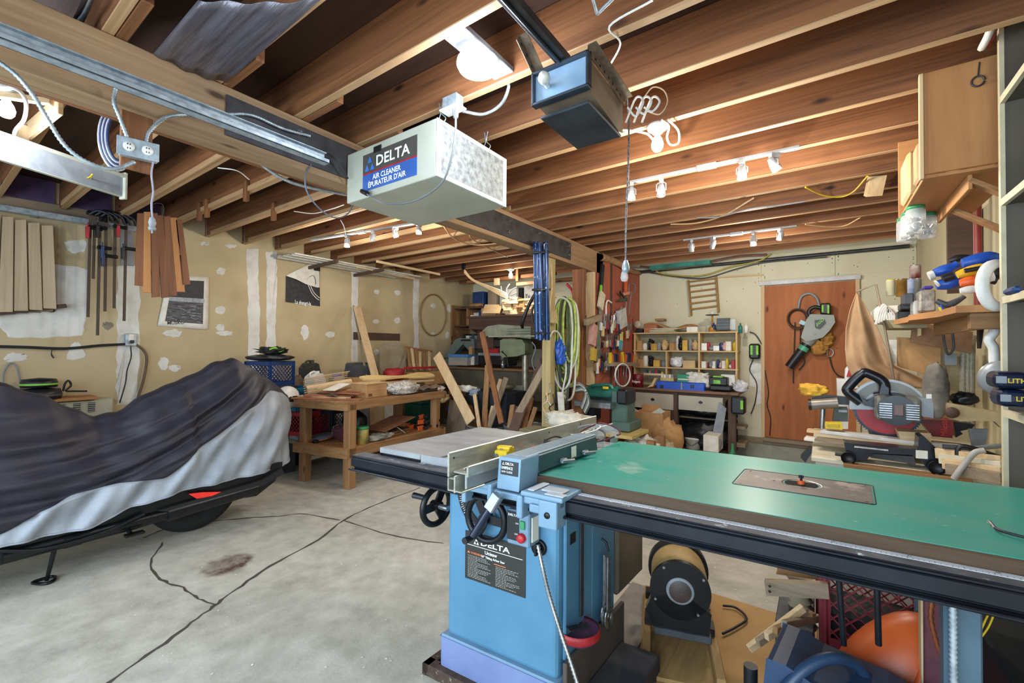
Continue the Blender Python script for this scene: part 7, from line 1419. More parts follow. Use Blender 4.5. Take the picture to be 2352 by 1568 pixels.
# green/black charger by the door + cords
t = thing('wall_charger', 'black and lime charger hung beside the door frame', 'charger', aY(1735, 820, YB-.05)); pb('body', (1720, 1745, 789, 824), YB-.12, .11, BG, parent=t, bev=.02); pb('lime_panel', (1723, 1729, 793, 815), YB-.125, .01, LIME, parent=t, bev=.004); pb('lime_panel', (1736, 1742, 793, 815), YB-.125, .01, LIME, parent=t, bev=.004)
cable([aY(x, y, YB-.03) for x, y in [(1722, 762), (1735, 768), (1750, 790)]], .007, 'black cord from the cubby to the charger by the door', BLACK, 'cord')
cable([aY(x, y, YB-.03) for x, y in [(1730, 824), (1722, 850), (1738, 880), (1735, 920), (1725, 950)]], .006, 'thin black cord dangling below the charger by the door', BLACK, 'cord')
MB().add([aY(x, y, YB-.003) for x, y in [(1722, 830), (1748, 835), (1750, 925), (1738, 930), (1735, 890), (1722, 885)]], [(5, 4, 3, 2, 1, 0)]).build('white_paint_patch', mat('white_paint', '#e3e3df', .8, bump=0), wb)
# wooden ladder rack and board
a_ = [(1578, 645), (1651, 637), (1652, 712), (1588, 724)]
t = thing('slatted_rack', 'light wooden rack with seven slats hanging crooked on the door wall', 'rack', aY(1615, 720, YB-.03)); yy = YB-.04
MB().plank(aY(1582, 643, yy), aY(1588, 724, yy), .045, .02, (0, 1, 0)).build('side_rail', BZ_, t, bev=.003) if False else None
OAK = wood('oak_rack', '#a87f45', '#7c5a2b', 'x', knots=False)
for p, q in (((1581, 643), (1588, 725)), ((1645, 634), (1651, 717))): MB().plank(aY(*p, yy), aY(*q, yy), .045, .022, (0, 1, 0)).build('side_rail', OAK, t, bev=.003)
for k in range(6): y = 644+k*13.2; MB().plank(aY(1583+k*.9, y+(3 if k == 0 else 0), yy), aY(1645+k*1.0, y-8+(3 if k == 0 else 0), yy), .012, .022, (0, 1, 0)).build('slat', OAK, t, bev=.002)
MB().plank(aY(1602, 640, YB-.012), aY(1754, 631, YB-.012), .035, .02, (0, 1, 0)).build('nailed_batten', PX, label='pale batten nailed on the door wall above the slatted rack', cat='batten', bev=.002)
# leaf blower on the door
yy = YB-.14
t = thing('leaf_blower', 'grey and lime cordless leaf blower hanging on the plywood door', 'leaf blower', aY(1860, 760, yy)); BG2 = mat('blower_grey', '#8f958f', .45, c2='#7c827c', scale=4, bump=.03)
P = [aY(x, y, yy) for x, y in [(1862, 722), (1915, 724), (1918, 740), (1905, 760), (1890, 775), (1852, 785), (1840, 775), (1848, 750), (1852, 735)]]; MB().prism([(p.x, p.z) for p in P][::-1], -.09, .07, (0, yy, 0), (1, 0, 0), (0, 0, 1)).build('motor_body', BG2, t, bev=.02, seg=2)
P = [aY(x, y, yy-.095) for x, y in [(1871, 735), (1892, 733), (1896, 740), (1882, 755), (1872, 752)]]; MB().prism([(p.x, p.z) for p in P][::-1], -.004, .004, (0, yy-.095, 0), (1, 0, 0), (0, 0, 1)).build('badge', BLACK, t); text('lettering', 'EGO', aY(1876, 750, yy-.104), aY(1892, 736, yy-.1)-aY(1876, 750, yy-.1), (-.2, 0, 1), .035, LIME, t, bold=True)
a_, b_, c_ = aY(1862, 778, yy), aY(1853, 790, yy), aY(1812, 843, yy); MB().cyl(aY(1872, 765, yy), b_, .075, .055, 20).build('nozzle_base', BG2, t); MB().cyl(b_, c_, .055, .05, 20).build('tube', BLACK, t); MB().cyl(b_.lerp(c_, .10), b_.lerp(c_, .26), .057, .057, 20).build('green_ring', mat('ring_green', '#4fae8d', .4, bump=0), t)
pb('battery', (1884, 1908, 695, 722), yy-.06, .12, BG, parent=t, bev=.015); pb('battery_lime', (1887, 1892, 700, 717), yy-.07, .01, LIME, parent=t); pb('battery_lime', (1900, 1905, 700, 720), yy-.07, .01, LIME, parent=t)
MB().tube(cr([aY(x, y, yy) for x, y in [(1862, 730), (1858, 715), (1870, 705), (1888, 708)]], 5), .022, 8).build('rear_handle', BG, t)
cable([aY(x, y, YB-.05) for x, y in [(1833, 710), (1840, 682), (1860, 674), (1876, 685), (1882, 705)]], .014, 'grey hose hook arching over the leaf blower', GREYP, 'hook', name='hose_hook')
t = thing('cord_coil', 'dark brown cord coil hanging left of the leaf blower on the door', 'cord', aY(1832, 790, YB-.04))
for k in range(4): MB().tube([aY(1832+(20+k*1.2)*math.cos(a), 732+(20+k)*math.sin(a), YB-.05-.01*k) for a in [2*PI*i/28 for i in range(28)]], .008, 6, True).build('coil_loop', mat('dark_brown_cord', '#4b3326', .5, bump=0), t)
MB().tube(cr([aY(x, y, YB-.05) for x, y in [(1826, 740), (1824, 800), (1822, 860), (1822, 880)]], 5), .006, 6).tube(cr([aY(x, y, YB-.05) for x, y in [(1840, 740), (1838, 800), (1848, 830), (1835, 850)]], 5), .006, 6).build('cord_end', BLACK, t)
MB().bx(aY(1846, 742, YB-.07), (.09, .004, .05), 0, 0, .5).build('hang_tag', mat('tag_pale_blue', '#a9d3dc', .5, bump=0), label='pale blue tag beside the cord coil on the door', cat='tag')
for k, (x, y, s_) in enumerate([(1880, 815, 1), (1898, 795, .9)]):
    t = lump(aY(x, y, YB-.10), (.075*s_, .05, .085*s_), 101+k, .3, fold=5).build('leather_glove', COP, label=['tan leather glove, left one hanging under the leaf blower', 'tan leather glove, right one hanging under the leaf blower'][k], cat='glove')
MB().tube(cr([aY(x, y, YB-.05) for x, y in [(1902, 800), (1914, 806), (1910, 818), (1900, 816)]], 4, True), .006, 6, True).build('steel_clip', STEEL, label='steel clip beside the leather gloves on the door', cat='clip')
cable([aY(x, y, YB-.06) for x, y in [(1905, 820), (1912, 845), (1925, 862), (1945, 868)]], .007, 'black cord looping from the gloves to the white jug', BLACK, 'cord')
cable([aY(x, y, YB-.03) for x, y in [(1757, 850), (1765, 900), (1762, 930), (1770, 960), (1768, 1000)]], .006, 'black cord running down the left side of the plywood door', BLACK, 'cord')
# ================================================================ RIGHT COUNTER, MITER SAW, SHELVES
def P3(px, Y): return [aY(x, y, Y) for x, y in px]
def pris(px, Y, d0, d1, name, mt, parent=None, bev=.004, seg=1, **k):
    P = P3(px, Y); A = sum(P[i].x*P[(i+1) % len(P)].z-P[(i+1) % len(P)].x*P[i].z for i in range(len(P)))
    q = [(p.x, p.z) for p in P]; q = q if A > 0 else q[::-1]
    return MB().prism(q, -d1, -d0, (0, Y, 0), (1, 0, 0), (0, 0, 1)).build(name, mt, parent, bev=bev, seg=seg, **k)
CTW = mat('counter_cream', '#d6cfb8', .7, c2='#b7ae93', scale=4, bump=.1)
t = thing('side_counter', 'cream topped wooden counter along the right wall under the miter saw', 'counter', (.4, 3.6, 0))
MB().box(-.05, .865, 3.12, 4.3, .755, .78).build('counter_top', CTW, t, bev=.003); MB().box(-.03, .865, 3.16, 3.18, 0, .755).build('front_panel', mat('whitewashed_panel', '#c9c5c0', .8, c2='#b3aea8', scale=4, bump=.1), t); MB().box(-.03, -.01, 3.18, 4.3, 0, .755).build('side_panel', mat('whitewashed_panel', '#fff'), t)
for k, (x, y, L_, w_, rz, m_) in enumerate([(-.09, 3.52, .78, .11, -.10, PAPER), (-.03, 3.40, .70, .10, -.16, GX), (-.08, 3.58, .74, .08, -.06, PX), (.0, 3.46, .66, .09, -.2, mat('whitewash', '#cfccc8', .7, bump=.05))]):
    with at((x, y, .781+.022*k+.03), rz=rz): MB().box(0, L_, -w_/2, w_/2, 0, .019).build('stock_board', m_, label=['lowest white board on the right counter under the saw', 'grey board crossing the white one on the right counter', 'pale board, third in the stack under the saw', 'whitewashed board on top of the stack under the miter saw'][k], cat='board', group='boards under the miter saw', bev=.002)
MB().box(.30, .55, 3.44, 3.60, .81, .81+.13).build('wood_block', PX, label='squared pale wood block beside the saw blade', cat='wood block', bev=.004) if False else pris([(2062, 990), (2138, 995), (2138, 1015), (2068, 1010)], 3.35, 0, .12, 'wood_block', PX, label='squared pale wood block in front of the saw blade', cat='wood block')
# black base
t = thing('saw_base', 'black metal saw base with adjusting knobs on the front of the right counter', 'saw base', (.33, 3.2, .781)); KB = mat('saw_base_black', '#16181e', .3, .3, c2='#20242c', bump=.03)
pris([(1938, 1012), (2104, 1028), (2106, 997), (2117, 997), (2156, 1035), (2160, 1040), (2162, 1072), (2130, 1076), (2100, 1040), (2000, 1036), (1988, 1052), (1945, 1050)], 3.18, -.06, .06, 'base_frame', KB, t, .006)
pris([(1990, 1040), (2098, 1047), (2104, 1070), (2080, 1062), (2000, 1050)], 3.17, -.01, .04, 'arch_plate', DSTEEL, t)
pris([(2104, 1034), (2131, 1036), (2131, 1054), (2104, 1052)], 3.11, 0, .01, 'warning_label', PAPER, t, 0)
for x, y in ((1948, 1050), (2150, 1072)): MB().lathe(aY(x, y, 3.10), [(0, .0), (.03, 0), (.034, .01), (.034, .03)], 16, (0, -1, 0)).build('round_knob', BLACK, t)
MB().tube(P3([(1962, 1026), (1975, 1027), (2040, 1034)], 3.10), .008, 7).build('lock_rod', STEEL, t); MB().tube(P3([(1918, 1042), (1940, 1045)], 3.12), .010, 7).build('knob_rod', DSTEEL, t)
MB().box(0.10, .60, 3.05, 3.118, .74, .778).build('edge_board', BX_, label='reddish board along the front edge under the black saw base', cat='board', bev=.003)
# miter saw
YM = 3.5; t = thing('miter_saw', 'large miter saw with black D handle, grey guard and red centred blade', 'miter saw', aY(2040, 985, YM)); MBK = mat('saw_navy_black', '#12161f', .3, .1, bump=.02); MG = mat('guard_grey', '#9aa0a4', .35, .3, c2='#82888c', scale=6, bump=.03)
c_ = aY(2038, 940, YM); 
def arcp(R0, R1, a0, a1, n=24): return [(c_.x+R1*math.cos(a0+(a1-a0)*i/n), c_.z+R1*math.sin(a0+(a1-a0)*i/n)) for i in range(n+1)]+[(c_.x+R0*math.cos(a1-(a1-a0)*i/n), c_.z+R0*math.sin(a1-(a1-a0)*i/n)) for i in range(n+1)]
# blade
n = 72; pr = []
for i in range(n): a = 2*PI*i/n; pr += [(c_.x+.160*math.cos(a), c_.z+.160*math.sin(a)), (c_.x+.170*math.cos(a+.02), c_.z+.170*math.sin(a+.02))]
MB().prism(pr, -.002, .002, (0, YM, 0), (1, 0, 0), (0, 0, 1)).build('blade', mat('dark_blade', '#3a4250', .3, .6, c2='#2c323d', bump=.02), t)
MB().lathe((c_.x, YM-.003, c_.z), [(0, .0), (.15, 0)], 32, (0, -1, 0)).build('blade_print', mat('blade_red', '#a8262c', .4, bump=0), t)
MB().prism(arcp(.03, .185, .12, PI*1.02), -.03, .03, (0, YM, 0), (1, 0, 0), (0, 0, 1)).build('upper_guard', MG, t, bev=.004)
MB().prism(arcp(.12, .172, .5, PI*.92), .03, .034, (0, YM, 0), (1, 0, 0), (0, 0, 1)).build('guard_window', mat('window_grey', '#6f6f66', .3, bump=0), t)
hd = P3([(1975, 930), (1940, 903), (1943, 890), (1975, 851), (1992, 849), (2035, 870), (2040, 912), (2022, 918), (2008, 932)], YM-.07); hi = P3([(1962, 898), (1990, 870), (2018, 880), (2015, 895), (1984, 912), (1972, 910)], YM-.07)
mb = MB(); lo = cr([(p.x, 0, p.z) for p in hd], 4, True); n = len(lo)
mb.tube([(p.x, YM-.08, p.z) for p in cr(P3([(1978, 924), (1948, 900), (1950, 887), (1978, 859), (1992, 857), (2028, 876), (2030, 905), (2010, 912)], YM-.08), 5)], .028, 10).build('d_handle', MBK, t)
pris([(1972, 905), (1990, 920), (2018, 905), (2024, 880), (2040, 890), (2040, 918), (2010, 935), (1985, 930)], YM-.08, -.03, .03, 'handle_web', MBK, t, .008)
m0 = aY(2058, 938, YM-.1); MB().cyl((m0.x-.01, YM-.22, m0.z), (m0.x, YM-.03, m0.z), .085, .09, 24).build('motor_cap', MBK, t); MB().box(m0.x-.10, m0.x+.10, YM-.20, YM-.04, m0.z-.065, m0.z+.075).build('motor_housing', mat('motor_grey', '#77776f', .4, .2, c2='#5c5c55', bump=.03), t, bev=.02, seg=2)
for k in range(14): q = -.085 if k < 7 else .03; MB().box(m0.x+q, m0.x+q+.055, YM-.226, YM-.2, m0.z-.045+k % 7*.013, m0.z-.039+k % 7*.013).build('cooling_vent', STEEL, t)
MB().box(m0.x-.022, m0.x+.022, YM-.235, YM-.2, m0.z-.03, m0.z+.035).build('motor_badge', mat('badge_brown', '#6e5a58', .4, bump=0), t, bev=.006)
pris([(2100, 912), (2140, 912), (2140, 958), (2100, 950)], YM-.05, -.05, .05, 'arm_block', MG, t, .006); MB().cyl(aY(2010, 915, YM-.05), aY(2140, 922, YM-.05), .014).build('slide_tube', STEEL, t)
lump(aY(2150, 962, YM-.05), (.055, .06, .16), 111, .07, 24, 16, fold=5).build('dust_bag', mat('dusty_black_bag', '#8b8378', .95, c2='#4a4540', scale=5, bump=.3), t)
pris([(2128, 905), (2140, 905), (2140, 915), (2128, 915)], YM-.14, 0, .01, 'bag_clip', WHITE, t, 0)
pris([(1985, 950), (2010, 948), (2100, 990), (2090, 1008), (2000, 1006)], YM+.03, 0, .1, 'turntable', DSTEEL, t)
# left: rest arm with glove, radio, tape
t = thing('material_rest', 'black and grey tubular material rest left of the miter saw', 'rest', aY(1900, 940, 3.6)); pris([(1865, 905), (1950, 912), (1950, 930), (1865, 925)], 3.62, 0, .06, 'rest_plate', BLACK, t); MB().cyl(aY(1862, 929, 3.55), aY(1925, 925, 3.55), .035, n=14).build('rest_tube', mat('tube_grey', '#8a8278', .4, .4, bump=.02), t); MB().cyl(aY(1857, 929, 3.55), aY(1864, 929, 3.55), .038, n=14).build('tube_cap', BLACK, t); MB().cyl(aY(1890, 935, 3.62), aY(1888, 985, 3.62), .015).build('rest_leg', STEEL, t)
lump(aY(1866, 910, 3.6), (.07, .04, .04), 112, .28, fold=3).build('yellow_glove', mat('yellow_leather', '#d9a83a', .9, c2='#b98a28', bump=.2), label='yellow leather glove lying over the end of the material rest', cat='glove'); 
t = pris([(1917, 937), (1948, 938), (1948, 968), (1912, 968)], 3.55, 0, .12, 'radio', mat('olive_radio', '#3e4640', .5, bump=.02), label='small dark olive charger box left of the saw blade', cat='charger'); pris([(1926, 941), (1946, 942), (1946, 947), (1926, 946)], 3.54, 0, .005, 'display', GREYP, t, 0)
t = thing('tape_measure', 'bright yellow tape measure on the boards left of the saw blade', 'tape measure', aY(1915, 986, 3.42)); pris([(1896, 970), (1932, 970), (1936, 978), (1935, 987), (1896, 984), (1894, 976)], 3.42, 0, .05, 'case', YEL, t, .008); pris([(1900, 974), (1928, 974), (1928, 980), (1900, 979)], 3.415, 0, .01, 'grip', mat('dark_yellow', '#c2a40e', .5, bump=0), t)
t = pris([(2111, 963), (2190, 966), (2188, 1006), (2142, 1002)], 3.6, 0, .14, 'red_pouch', mat('red_pouch', '#8c1f26', .4, c2='#5f141a', scale=6, bump=.05), label='dark red printed box with red script behind the wood block', cat='box'); text('lettering', 'Milestone', aY(2176, 1003, 3.59), (0, 0, 1), (-1, 0, 0), .03, mat('script_red', '#e2433c', .4, bump=0), t, sx=.9)
pris([(2190, 968), (2240, 975), (2232, 984), (2205, 990), (2212, 996), (2195, 1005)], 3.7, 0, .1, 'black_clamp_body', BLACK, label='black plastic tool body right of the dark red box', cat='tool')
t = pris([(2176, 925), (2303, 948), (2303, 985), (2285, 968), (2250, 966), (2205, 968), (2178, 956)], 3.35, 0, .06, 'saw_arm', mat('beige_casting', '#b9a57f', .6, .1, c2='#9a8765', scale=6, bump=.1), label='long beige arm with a dark knot-like bolt right of the miter saw', cat='arm', bev=.008); MB().lathe(aY(2188, 948, 3.28), [(0, .0), (.025, 0), (.03, -.01)], 16, (0, -1, 0)).build('bolt', DY, t)
lump(aY(2215, 930, 3.55), (.055, .04, .035), 113, .15).build('black_pouch', BLACK, label='black pouch behind the beige saw arm', cat='pouch')
# cloth on a rod
tc = thing('hanging_canvas', 'tan canvas sheet hung from a thin crooked rod behind the miter saw', 'canvas', aY(1970, 675, 3.9))
LE = [(1967, 672), (1952, 712), (1943, 755), (1941, 800), (1944, 835), (1956, 862), (1972, 890)]; RE = [(1970, 672), (1990, 705), (2015, 752), (2035, 800), (2055, 838), (2105, 862), (2165, 892)]
def cl(u, v):
    k = v*6; i = min(5, int(k)); f = k-i; a = Vector(LE[i]).lerp(Vector(LE[i+1]), f); b = Vector(RE[i]).lerp(Vector(RE[i+1]), f); p = a.lerp(b, u)
    return aY(p.x, p.y, 3.9+.05*math.sin(u*8+v*2)*min(1, v*3)+.012*math.sin(u*21-v*5)*v)
MB().grid(cl, 40, 36).build('canvas', TAN, tc, solid=.004); MB().tube(P3([(1966, 670), (2012, 653), (2030, 740), (2056, 890)], 3.88), .007, 6).build('rod', GZ, tc)
t = thing('white_jug', 'white jug with a red triangle behind the tan canvas', 'jug', aY(1955, 905, 4.05)); pris([(1942, 848), (1950, 838), (1965, 862), (1980, 888), (1958, 893), (1940, 890)], 4.05, 0, .12, 'jug_body', WHITE, t, .01); pris([(1944, 865), (1950, 845), (1956, 866)], 4.04, 0, .004, 'red_triangle', RED, t, 0)
pris([(1922, 870), (1950, 872), (1948, 985), (1926, 985)], 4.1, 0, .15, 'white_bucket', mat('white_bucket', '#d9d9d4', .5, bump=.02), label='white bucket edge left of the white jug behind the rest', cat='bucket')
# right wall fixtures
for k, (px, m_, lab) in enumerate([([(2060, 774), (2160, 778), (2158, 868), (2062, 842)], CARD, 'large brown cardboard panel behind the tan canvas'), ([(2096, 745), (2110, 740), (2235, 762), (2232, 812), (2092, 785)], mat('brown_carton', '#8f6a4c', .8, c2='#7a573c', bump=.05), 'brown carton hanging under the plywood shelf on the right'), ([(2042, 780), (2060, 780), (2060, 835), (2045, 830)], PAPER, 'white striped bin left of the cardboard panel')]): pris(px, 4.0-.15*(k == 1), 0, .03, 'cardboard_panel', m_, label=lab, cat='cardboard')
pris([(2108, 735), (2116, 735), (2116, 770), (2108, 772)], 3.78, 0, .03, 'paddle_stick', PZ, label='pale rounded stick against the brown carton', cat='stick')
t = thing('electrical_conduits', 'grey ribbed conduits running up the post on the right wall', 'conduit', aY(2215, 960, 4.0))
for x in (2213, 2224, 2232): MB().tube(cr(P3([(x+6, 770), (x, 800), (x-1, 900), (x, 985)], 4.0), 8), .018, 8).build('conduit', mat('pale_conduit', '#a5a18f', .5, .2, c2='#8c8877', scale=60, bump=.3), t)
pris([(2160, 790), (2205, 790), (2205, 990), (2162, 990)], 4.15, 0, .08, 'wall_post', mat('greyed_post', '#b9ae8b', .8, c2='#a0946f', bump=.05), label='pale post on the right wall behind the conduits', cat='post')
t = pris([(2169, 812), (2198, 812), (2198, 838), (2171, 838)], 3.95, 0, .08, 'switch_box', GREYP, label='grey electrical switch box on the pale post', cat='switch box', bev=.006); MB().tube(cr(P3([(2172, 700), (2166, 760), (2176, 812), (2190, 800), (2188, 770), (2180, 730)], 3.85), 6), .006, 6).build('cord', DGREY, t)
pris([(2244, 738), (2256, 735), (2262, 742), (2254, 800), (2250, 800), (2249, 748)], 3.4, 0, .05, 'shelf_bracket', BLACK, label='black metal bracket under the right plywood shelf', cat='bracket')
# shelves with tools
t = pris([(2028, 741), (2110, 744), (2110, 757), (2040, 757)], 4.0, -.3, .1, 'paint_shelf', wood('olive_shelf', '#a39b78', '#847b5a', 'x', knots=False), label='olive wooden shelf carrying the paint tins at right', cat='shelf')
q0, q1 = aY(2098, 738, 3.45), Vector((.42, 2.5, 1.60)); zs = 1.585
SH = wood('ply_shelf', '#b98552', '#8f6036', 'y', cross=9)
t = thing('plywood_shelf', 'rough edged plywood shelf full of power tools at right', 'shelf', (.65, 3.0, 1.58)); MB().add([(.37, 3.6, zs), (.40, 3.3, zs), (.385, 3.15, zs), (.46, 2.9, zs), (.47, 2.62, zs), (.86, 2.62, zs), (.86, 3.6, zs)], [(0, 1, 2, 3, 4, 5, 6)]).build('shelf_board', SH, t, solid=.03); MB().box(.52, .86, 2.66, 2.70, 1.50, 1.57).build('front_batten', BX_, t, bev=.003); MB().box(.55, .57, 2.70, 3.6, 1.50, 1.57).build('side_batten', BY_, t, bev=.003)
def can(px, Y, mt, lab, name='paint_tin', lid=None, cat='tin', r=None):
    x0, x1, y0, y1 = px; a, b = aY(x0, y1, Y), aY(x1, y0, Y); r_ = r or (b.x-a.x)/2; c = Vector(((a.x+b.x)/2, Y+r_, a.z)); h = b.z-a.z
    t = thing(name, lab, cat, c); MB().lathe(c, [(0, 0), (r_, 0), (r_, h*.95), (r_*1.03, h*.96), (r_*1.03, h*.985), (r_*.9, h)], 20).build('can', mt, t); MB().lathe(c+Vector((0, 0, h)), [(0, 0), (r_*.92, 0), (r_*.92, .006), (0, .006)], 20).build('lid', lid or STEEL, t); return t
can((2036, 2058, 642, 678), 3.95, mat('cream_paint', '#d9d3b0', .5, c2='#bdb58d', scale=8, bump=0), 'cream splashed paint tin at the left of the right-hand shelf', lid=YEL); can((2059, 2088, 640, 680), 3.9, mat('gold_label', '#b8862f', .35, .3, c2='#2a2b30', scale=4, bump=0), 'gold and black paint tin right of the cream one')
can((2090, 2118, 608, 638), 3.95, mat('dark_red_can', '#7a2a2e', .4, c2='#c9c4b8', scale=9, bump=0), 'dark red and white can on top of the can stack'); can((2085, 2105, 640, 690), 3.85, mat('white_blue_can', '#c9ced6', .4, c2='#2f4c94', scale=5, bump=0), 'white and blue can at the bottom of the can stack'); can((2102, 2118, 640, 688), 3.8, mat('clear_grey', '#6a6c66', .3, bump=0), 'smoky grey jar right of the white and blue can', 'jar', cat='jar')
MB().box(.30, .48, 3.88, 4.2, 1.60, 1.715).build('stacked_papers', PAPER, label='pile of white papers and rope under the paint tins', cat='papers', bev=.02)
for k in range(5): MB().tube(cr(P3([(2012+6*k, 745-3*k), (2020+5*k, 715), (2032+4*k, 700+4*k), (2040+5*k, 735)], 3.84), 5), .010, 6).build('rope_loop', CLOTHW, label='loop of white rope under the paint tins', cat='rope', group='white rope loops on the right shelf')
for k, (px, m_, lab) in enumerate([((2062, 2100, 712, 740), BLACK, 'black case lying on the olive shelf'), ((2068, 2096, 695, 712), BLACK, 'smaller black case on top of the larger one'), ((2075, 2100, 672, 700), DGREY, 'dark grey case at the front of the can stack'), ((2120, 2145, 655, 664), mat('violet_lid', '#4b3aa0', .4, bump=0), 'violet lid on the clear jar at right'), ((2098, 2112, 690, 728), CLEAR, 'small clear jar at the front of the shelf'), ((2112, 2150, 664, 716), mat('jar_screws', '#a8a298', .25, .1, c2='#6f6a62', scale=30, bump=.3), 'large clear jar full of screws on the right shelf')]): pb('shelf_case', px, 3.6-.05*k, .12, m_, lab, 'case' if k < 3 else 'jar', bev=.008)
PBL = mat('tool_blue', '#1b50b4', .4, c2='#143c88', bump=.03); PYL = mat('tool_yellow', '#e0b021', .4, bump=.03); PWH = mat('tool_white', '#d5d5d2', .4, bump=.02); POR = mat('tool_orange', '#e0602a', .4, bump=.02)
def ptool(pts, rad, Y, mt, lab, extras=(), name='power_tool'):
    P = P3(pts, Y); t = thing(name, lab, 'power tool', P[0]); mb = MB(); mb.tube(cr(P, 5), rad, 12, rf=lambda u: .75+.35*math.sin(PI*min(1, u*1.3))).build('tool_body', mt, t)
    for nm, pp, r_, m_ in extras: MB().tube(cr(P3(pp, Y-.05), 4), r_, 8).build(nm, m_, t)
ptool([(2150, 655), (2180, 650), (2205, 640), (2215, 650)], 0.0288, 3.0, PBL, 'blue sander body lowest in the pile on the right shelf', [('black_grip', [(2165, 640), (2190, 632)], .02, BLACK), ('logo_dot', [(2150, 652), (2154, 650)], .018, PWH)])
ptool([(2145, 628), (2175, 618), (2200, 606)], 0.0245, 3.05, PBL, 'slim blue drill at the left of the pile on the right shelf', [('chuck', [(2133, 634), (2145, 630)], .022, PWH)])
ptool([(2210, 605), (2245, 598), (2280, 592), (2290, 610)], 0.0302, 2.95, PBL, 'bright blue cordless tool at the top of the pile', [('vent', [(2280, 600), (2284, 615)], .03, BLACK)])
ptool([(2198, 632), (2230, 622), (2262, 615), (2282, 622)], 0.0216, 2.85, PYL, 'yellow and black power tool under the bright blue one', [('stripe', [(2215, 622), (2270, 612)], .010, BLACK)])
ptool([(2205, 650), (2235, 645), (2258, 640)], 0.0216, 2.8, POR, 'orange and white tool in front of the yellow one', [('white_nose', [(2258, 640), (2282, 636)], .026, PWH), ('black_end', [(2275, 640), (2290, 642)], .022, BLACK)])
ptool([(2205, 668), (2235, 664), (2262, 660)], 0.0158, 2.75, PWH, 'white tool lying flat at the front of the shelf')
ptool([(2180, 600), (2205, 592), (2240, 590)], 0.0173, 3.2, BLACK, 'black corded tool at the back of the top of the pile'); ptool([(2150, 690), (2175, 700), (2200, 690), (2215, 680)], 0.0144, 2.9, DGREY, 'dark grey tool with wires at the front of the pile', [('blue_wire', [(2160, 700), (2170, 715), (2190, 705)], .006, PBL), ('lime_wire', [(2158, 705), (2165, 715), (2178, 712)], .006, YEL)])
ptool([(2262, 605), (2290, 600), (2298, 640)], 0.0324, 3.0, BLACK, 'black battery tool behind the shelf unit edge')
q = aY(2292, 655, 2.62); MB().tube([q+Vector((.055*math.cos(a)-.0, .05*math.cos(a), .09*math.sin(a))) for a in [2*PI*i/30 for i in range(30)]], .014, 8, True, flat=1.6).build('tape_roll', WHITE, label='large white tape roll hanging at the edge of the plywood shelf', cat='tape roll')
# red pipe, grey saw at the edge
MB().cyl((.80, 3.9, 1.7), (.80, 3.9, 2.6), .02).build('red_pipe', mat('dull_red_pipe', '#8a2f2a', .5, bump=.03), label='dull red vertical pipe in the right corner', cat='pipe'); MB().box(.70, .86, 4.1, 4.14, 1.8, 2.35).build('corner_board', DX, label='dark board standing in the right corner behind the red pipe', cat='board')
t = thing('circular_saw', 'grey and white circular saw hanging beside the shelf unit', 'circular saw', aY(2290, 920, 2.75)); q = aY(2305, 870, 2.75); MB().lathe(q, [(0, .02), (.06, .02), (.08, .0), (.08, -.03), (0, -.03)], 28, (-.3, -1, 0)).build('saw_guard', MG, t); MB().tube(cr(P3([(2296, 725), (2282, 735), (2284, 760), (2272, 780), (2282, 800), (2284, 830), (2290, 850)], 2.78), 6), .018, 8).build('white_hose', WHITE, t); MB().plank(aY(2296, 880, 2.66), aY(2282, 915, 2.66), .03, .02, (0, 1, 0)).build('wood_grip', DZ, t)
MB().cyl((.86, 3.3, .95), (.60, 3.1, .92), .012).build('wall_rail', GREYP, label='thin grey rod jutting from the right wall below the circular saw', cat='rod')
# cable loops and boards to the right on the counter
cable([aY(x, y, 3.0) for x, y in [(2300, 1052), (2240, 1030), (2205, 1025), (2200, 1050), (2218, 1080), (2250, 1093), (2300, 1094)]], .010, 'black power cable looping on the right counter', BLACK, 'cable', name='power_cable'); cable([aY(x, y, 3.02) for x, y in [(2165, 1025), (2230, 1030), (2280, 1045), (2302, 1052)]], .012, 'dark cable lying along the right counter', DGREY, 'cable', name='power_cable')
MB().tube(cr(P3([(2190, 1100), (2212, 1070), (2238, 1040), (2262, 1034)], 2.9), 6), .013, 8).build('grey_pipe', mat('grey_pipe', '#b4aea4', .5, bump=0), label='grey bent pipe leaning behind the green table at right', cat='pipe')
for k in range(4): MB().plank(aY(2150+8*k, 1040+12*k, 3.06-.03*k), aY(2303, 1060+13*k, 2.9-.03*k), .05, .02, (0, 0, 1)).build('loose_board', [PX, CTW, PX, GX][k], label='loose board lying flat at the right end of the counter', cat='board', group='loose boards at the right end of the counter', bev=.002)
pris([(2225, 985), (2270, 985), (2262, 1035), (2235, 1035)], 3.6, 0, .02, 'grey_pouch', GREYP, label='grey pouch hanging under the beige saw arm', cat='pouch'); MB().box(.15, .9, 2.75, 3.11, .55, .585).build('low_bench', CTW, label='low cream bench board in front of the right counter', cat='bench', bev=.003)
pris([(1838, 1050), (1860, 1028), (1868, 1035), (1850, 1062)], 3.4, 0, .1, 'black_strap', BLACK, label='black folded strap at the left foot of the right counter', cat='strap')
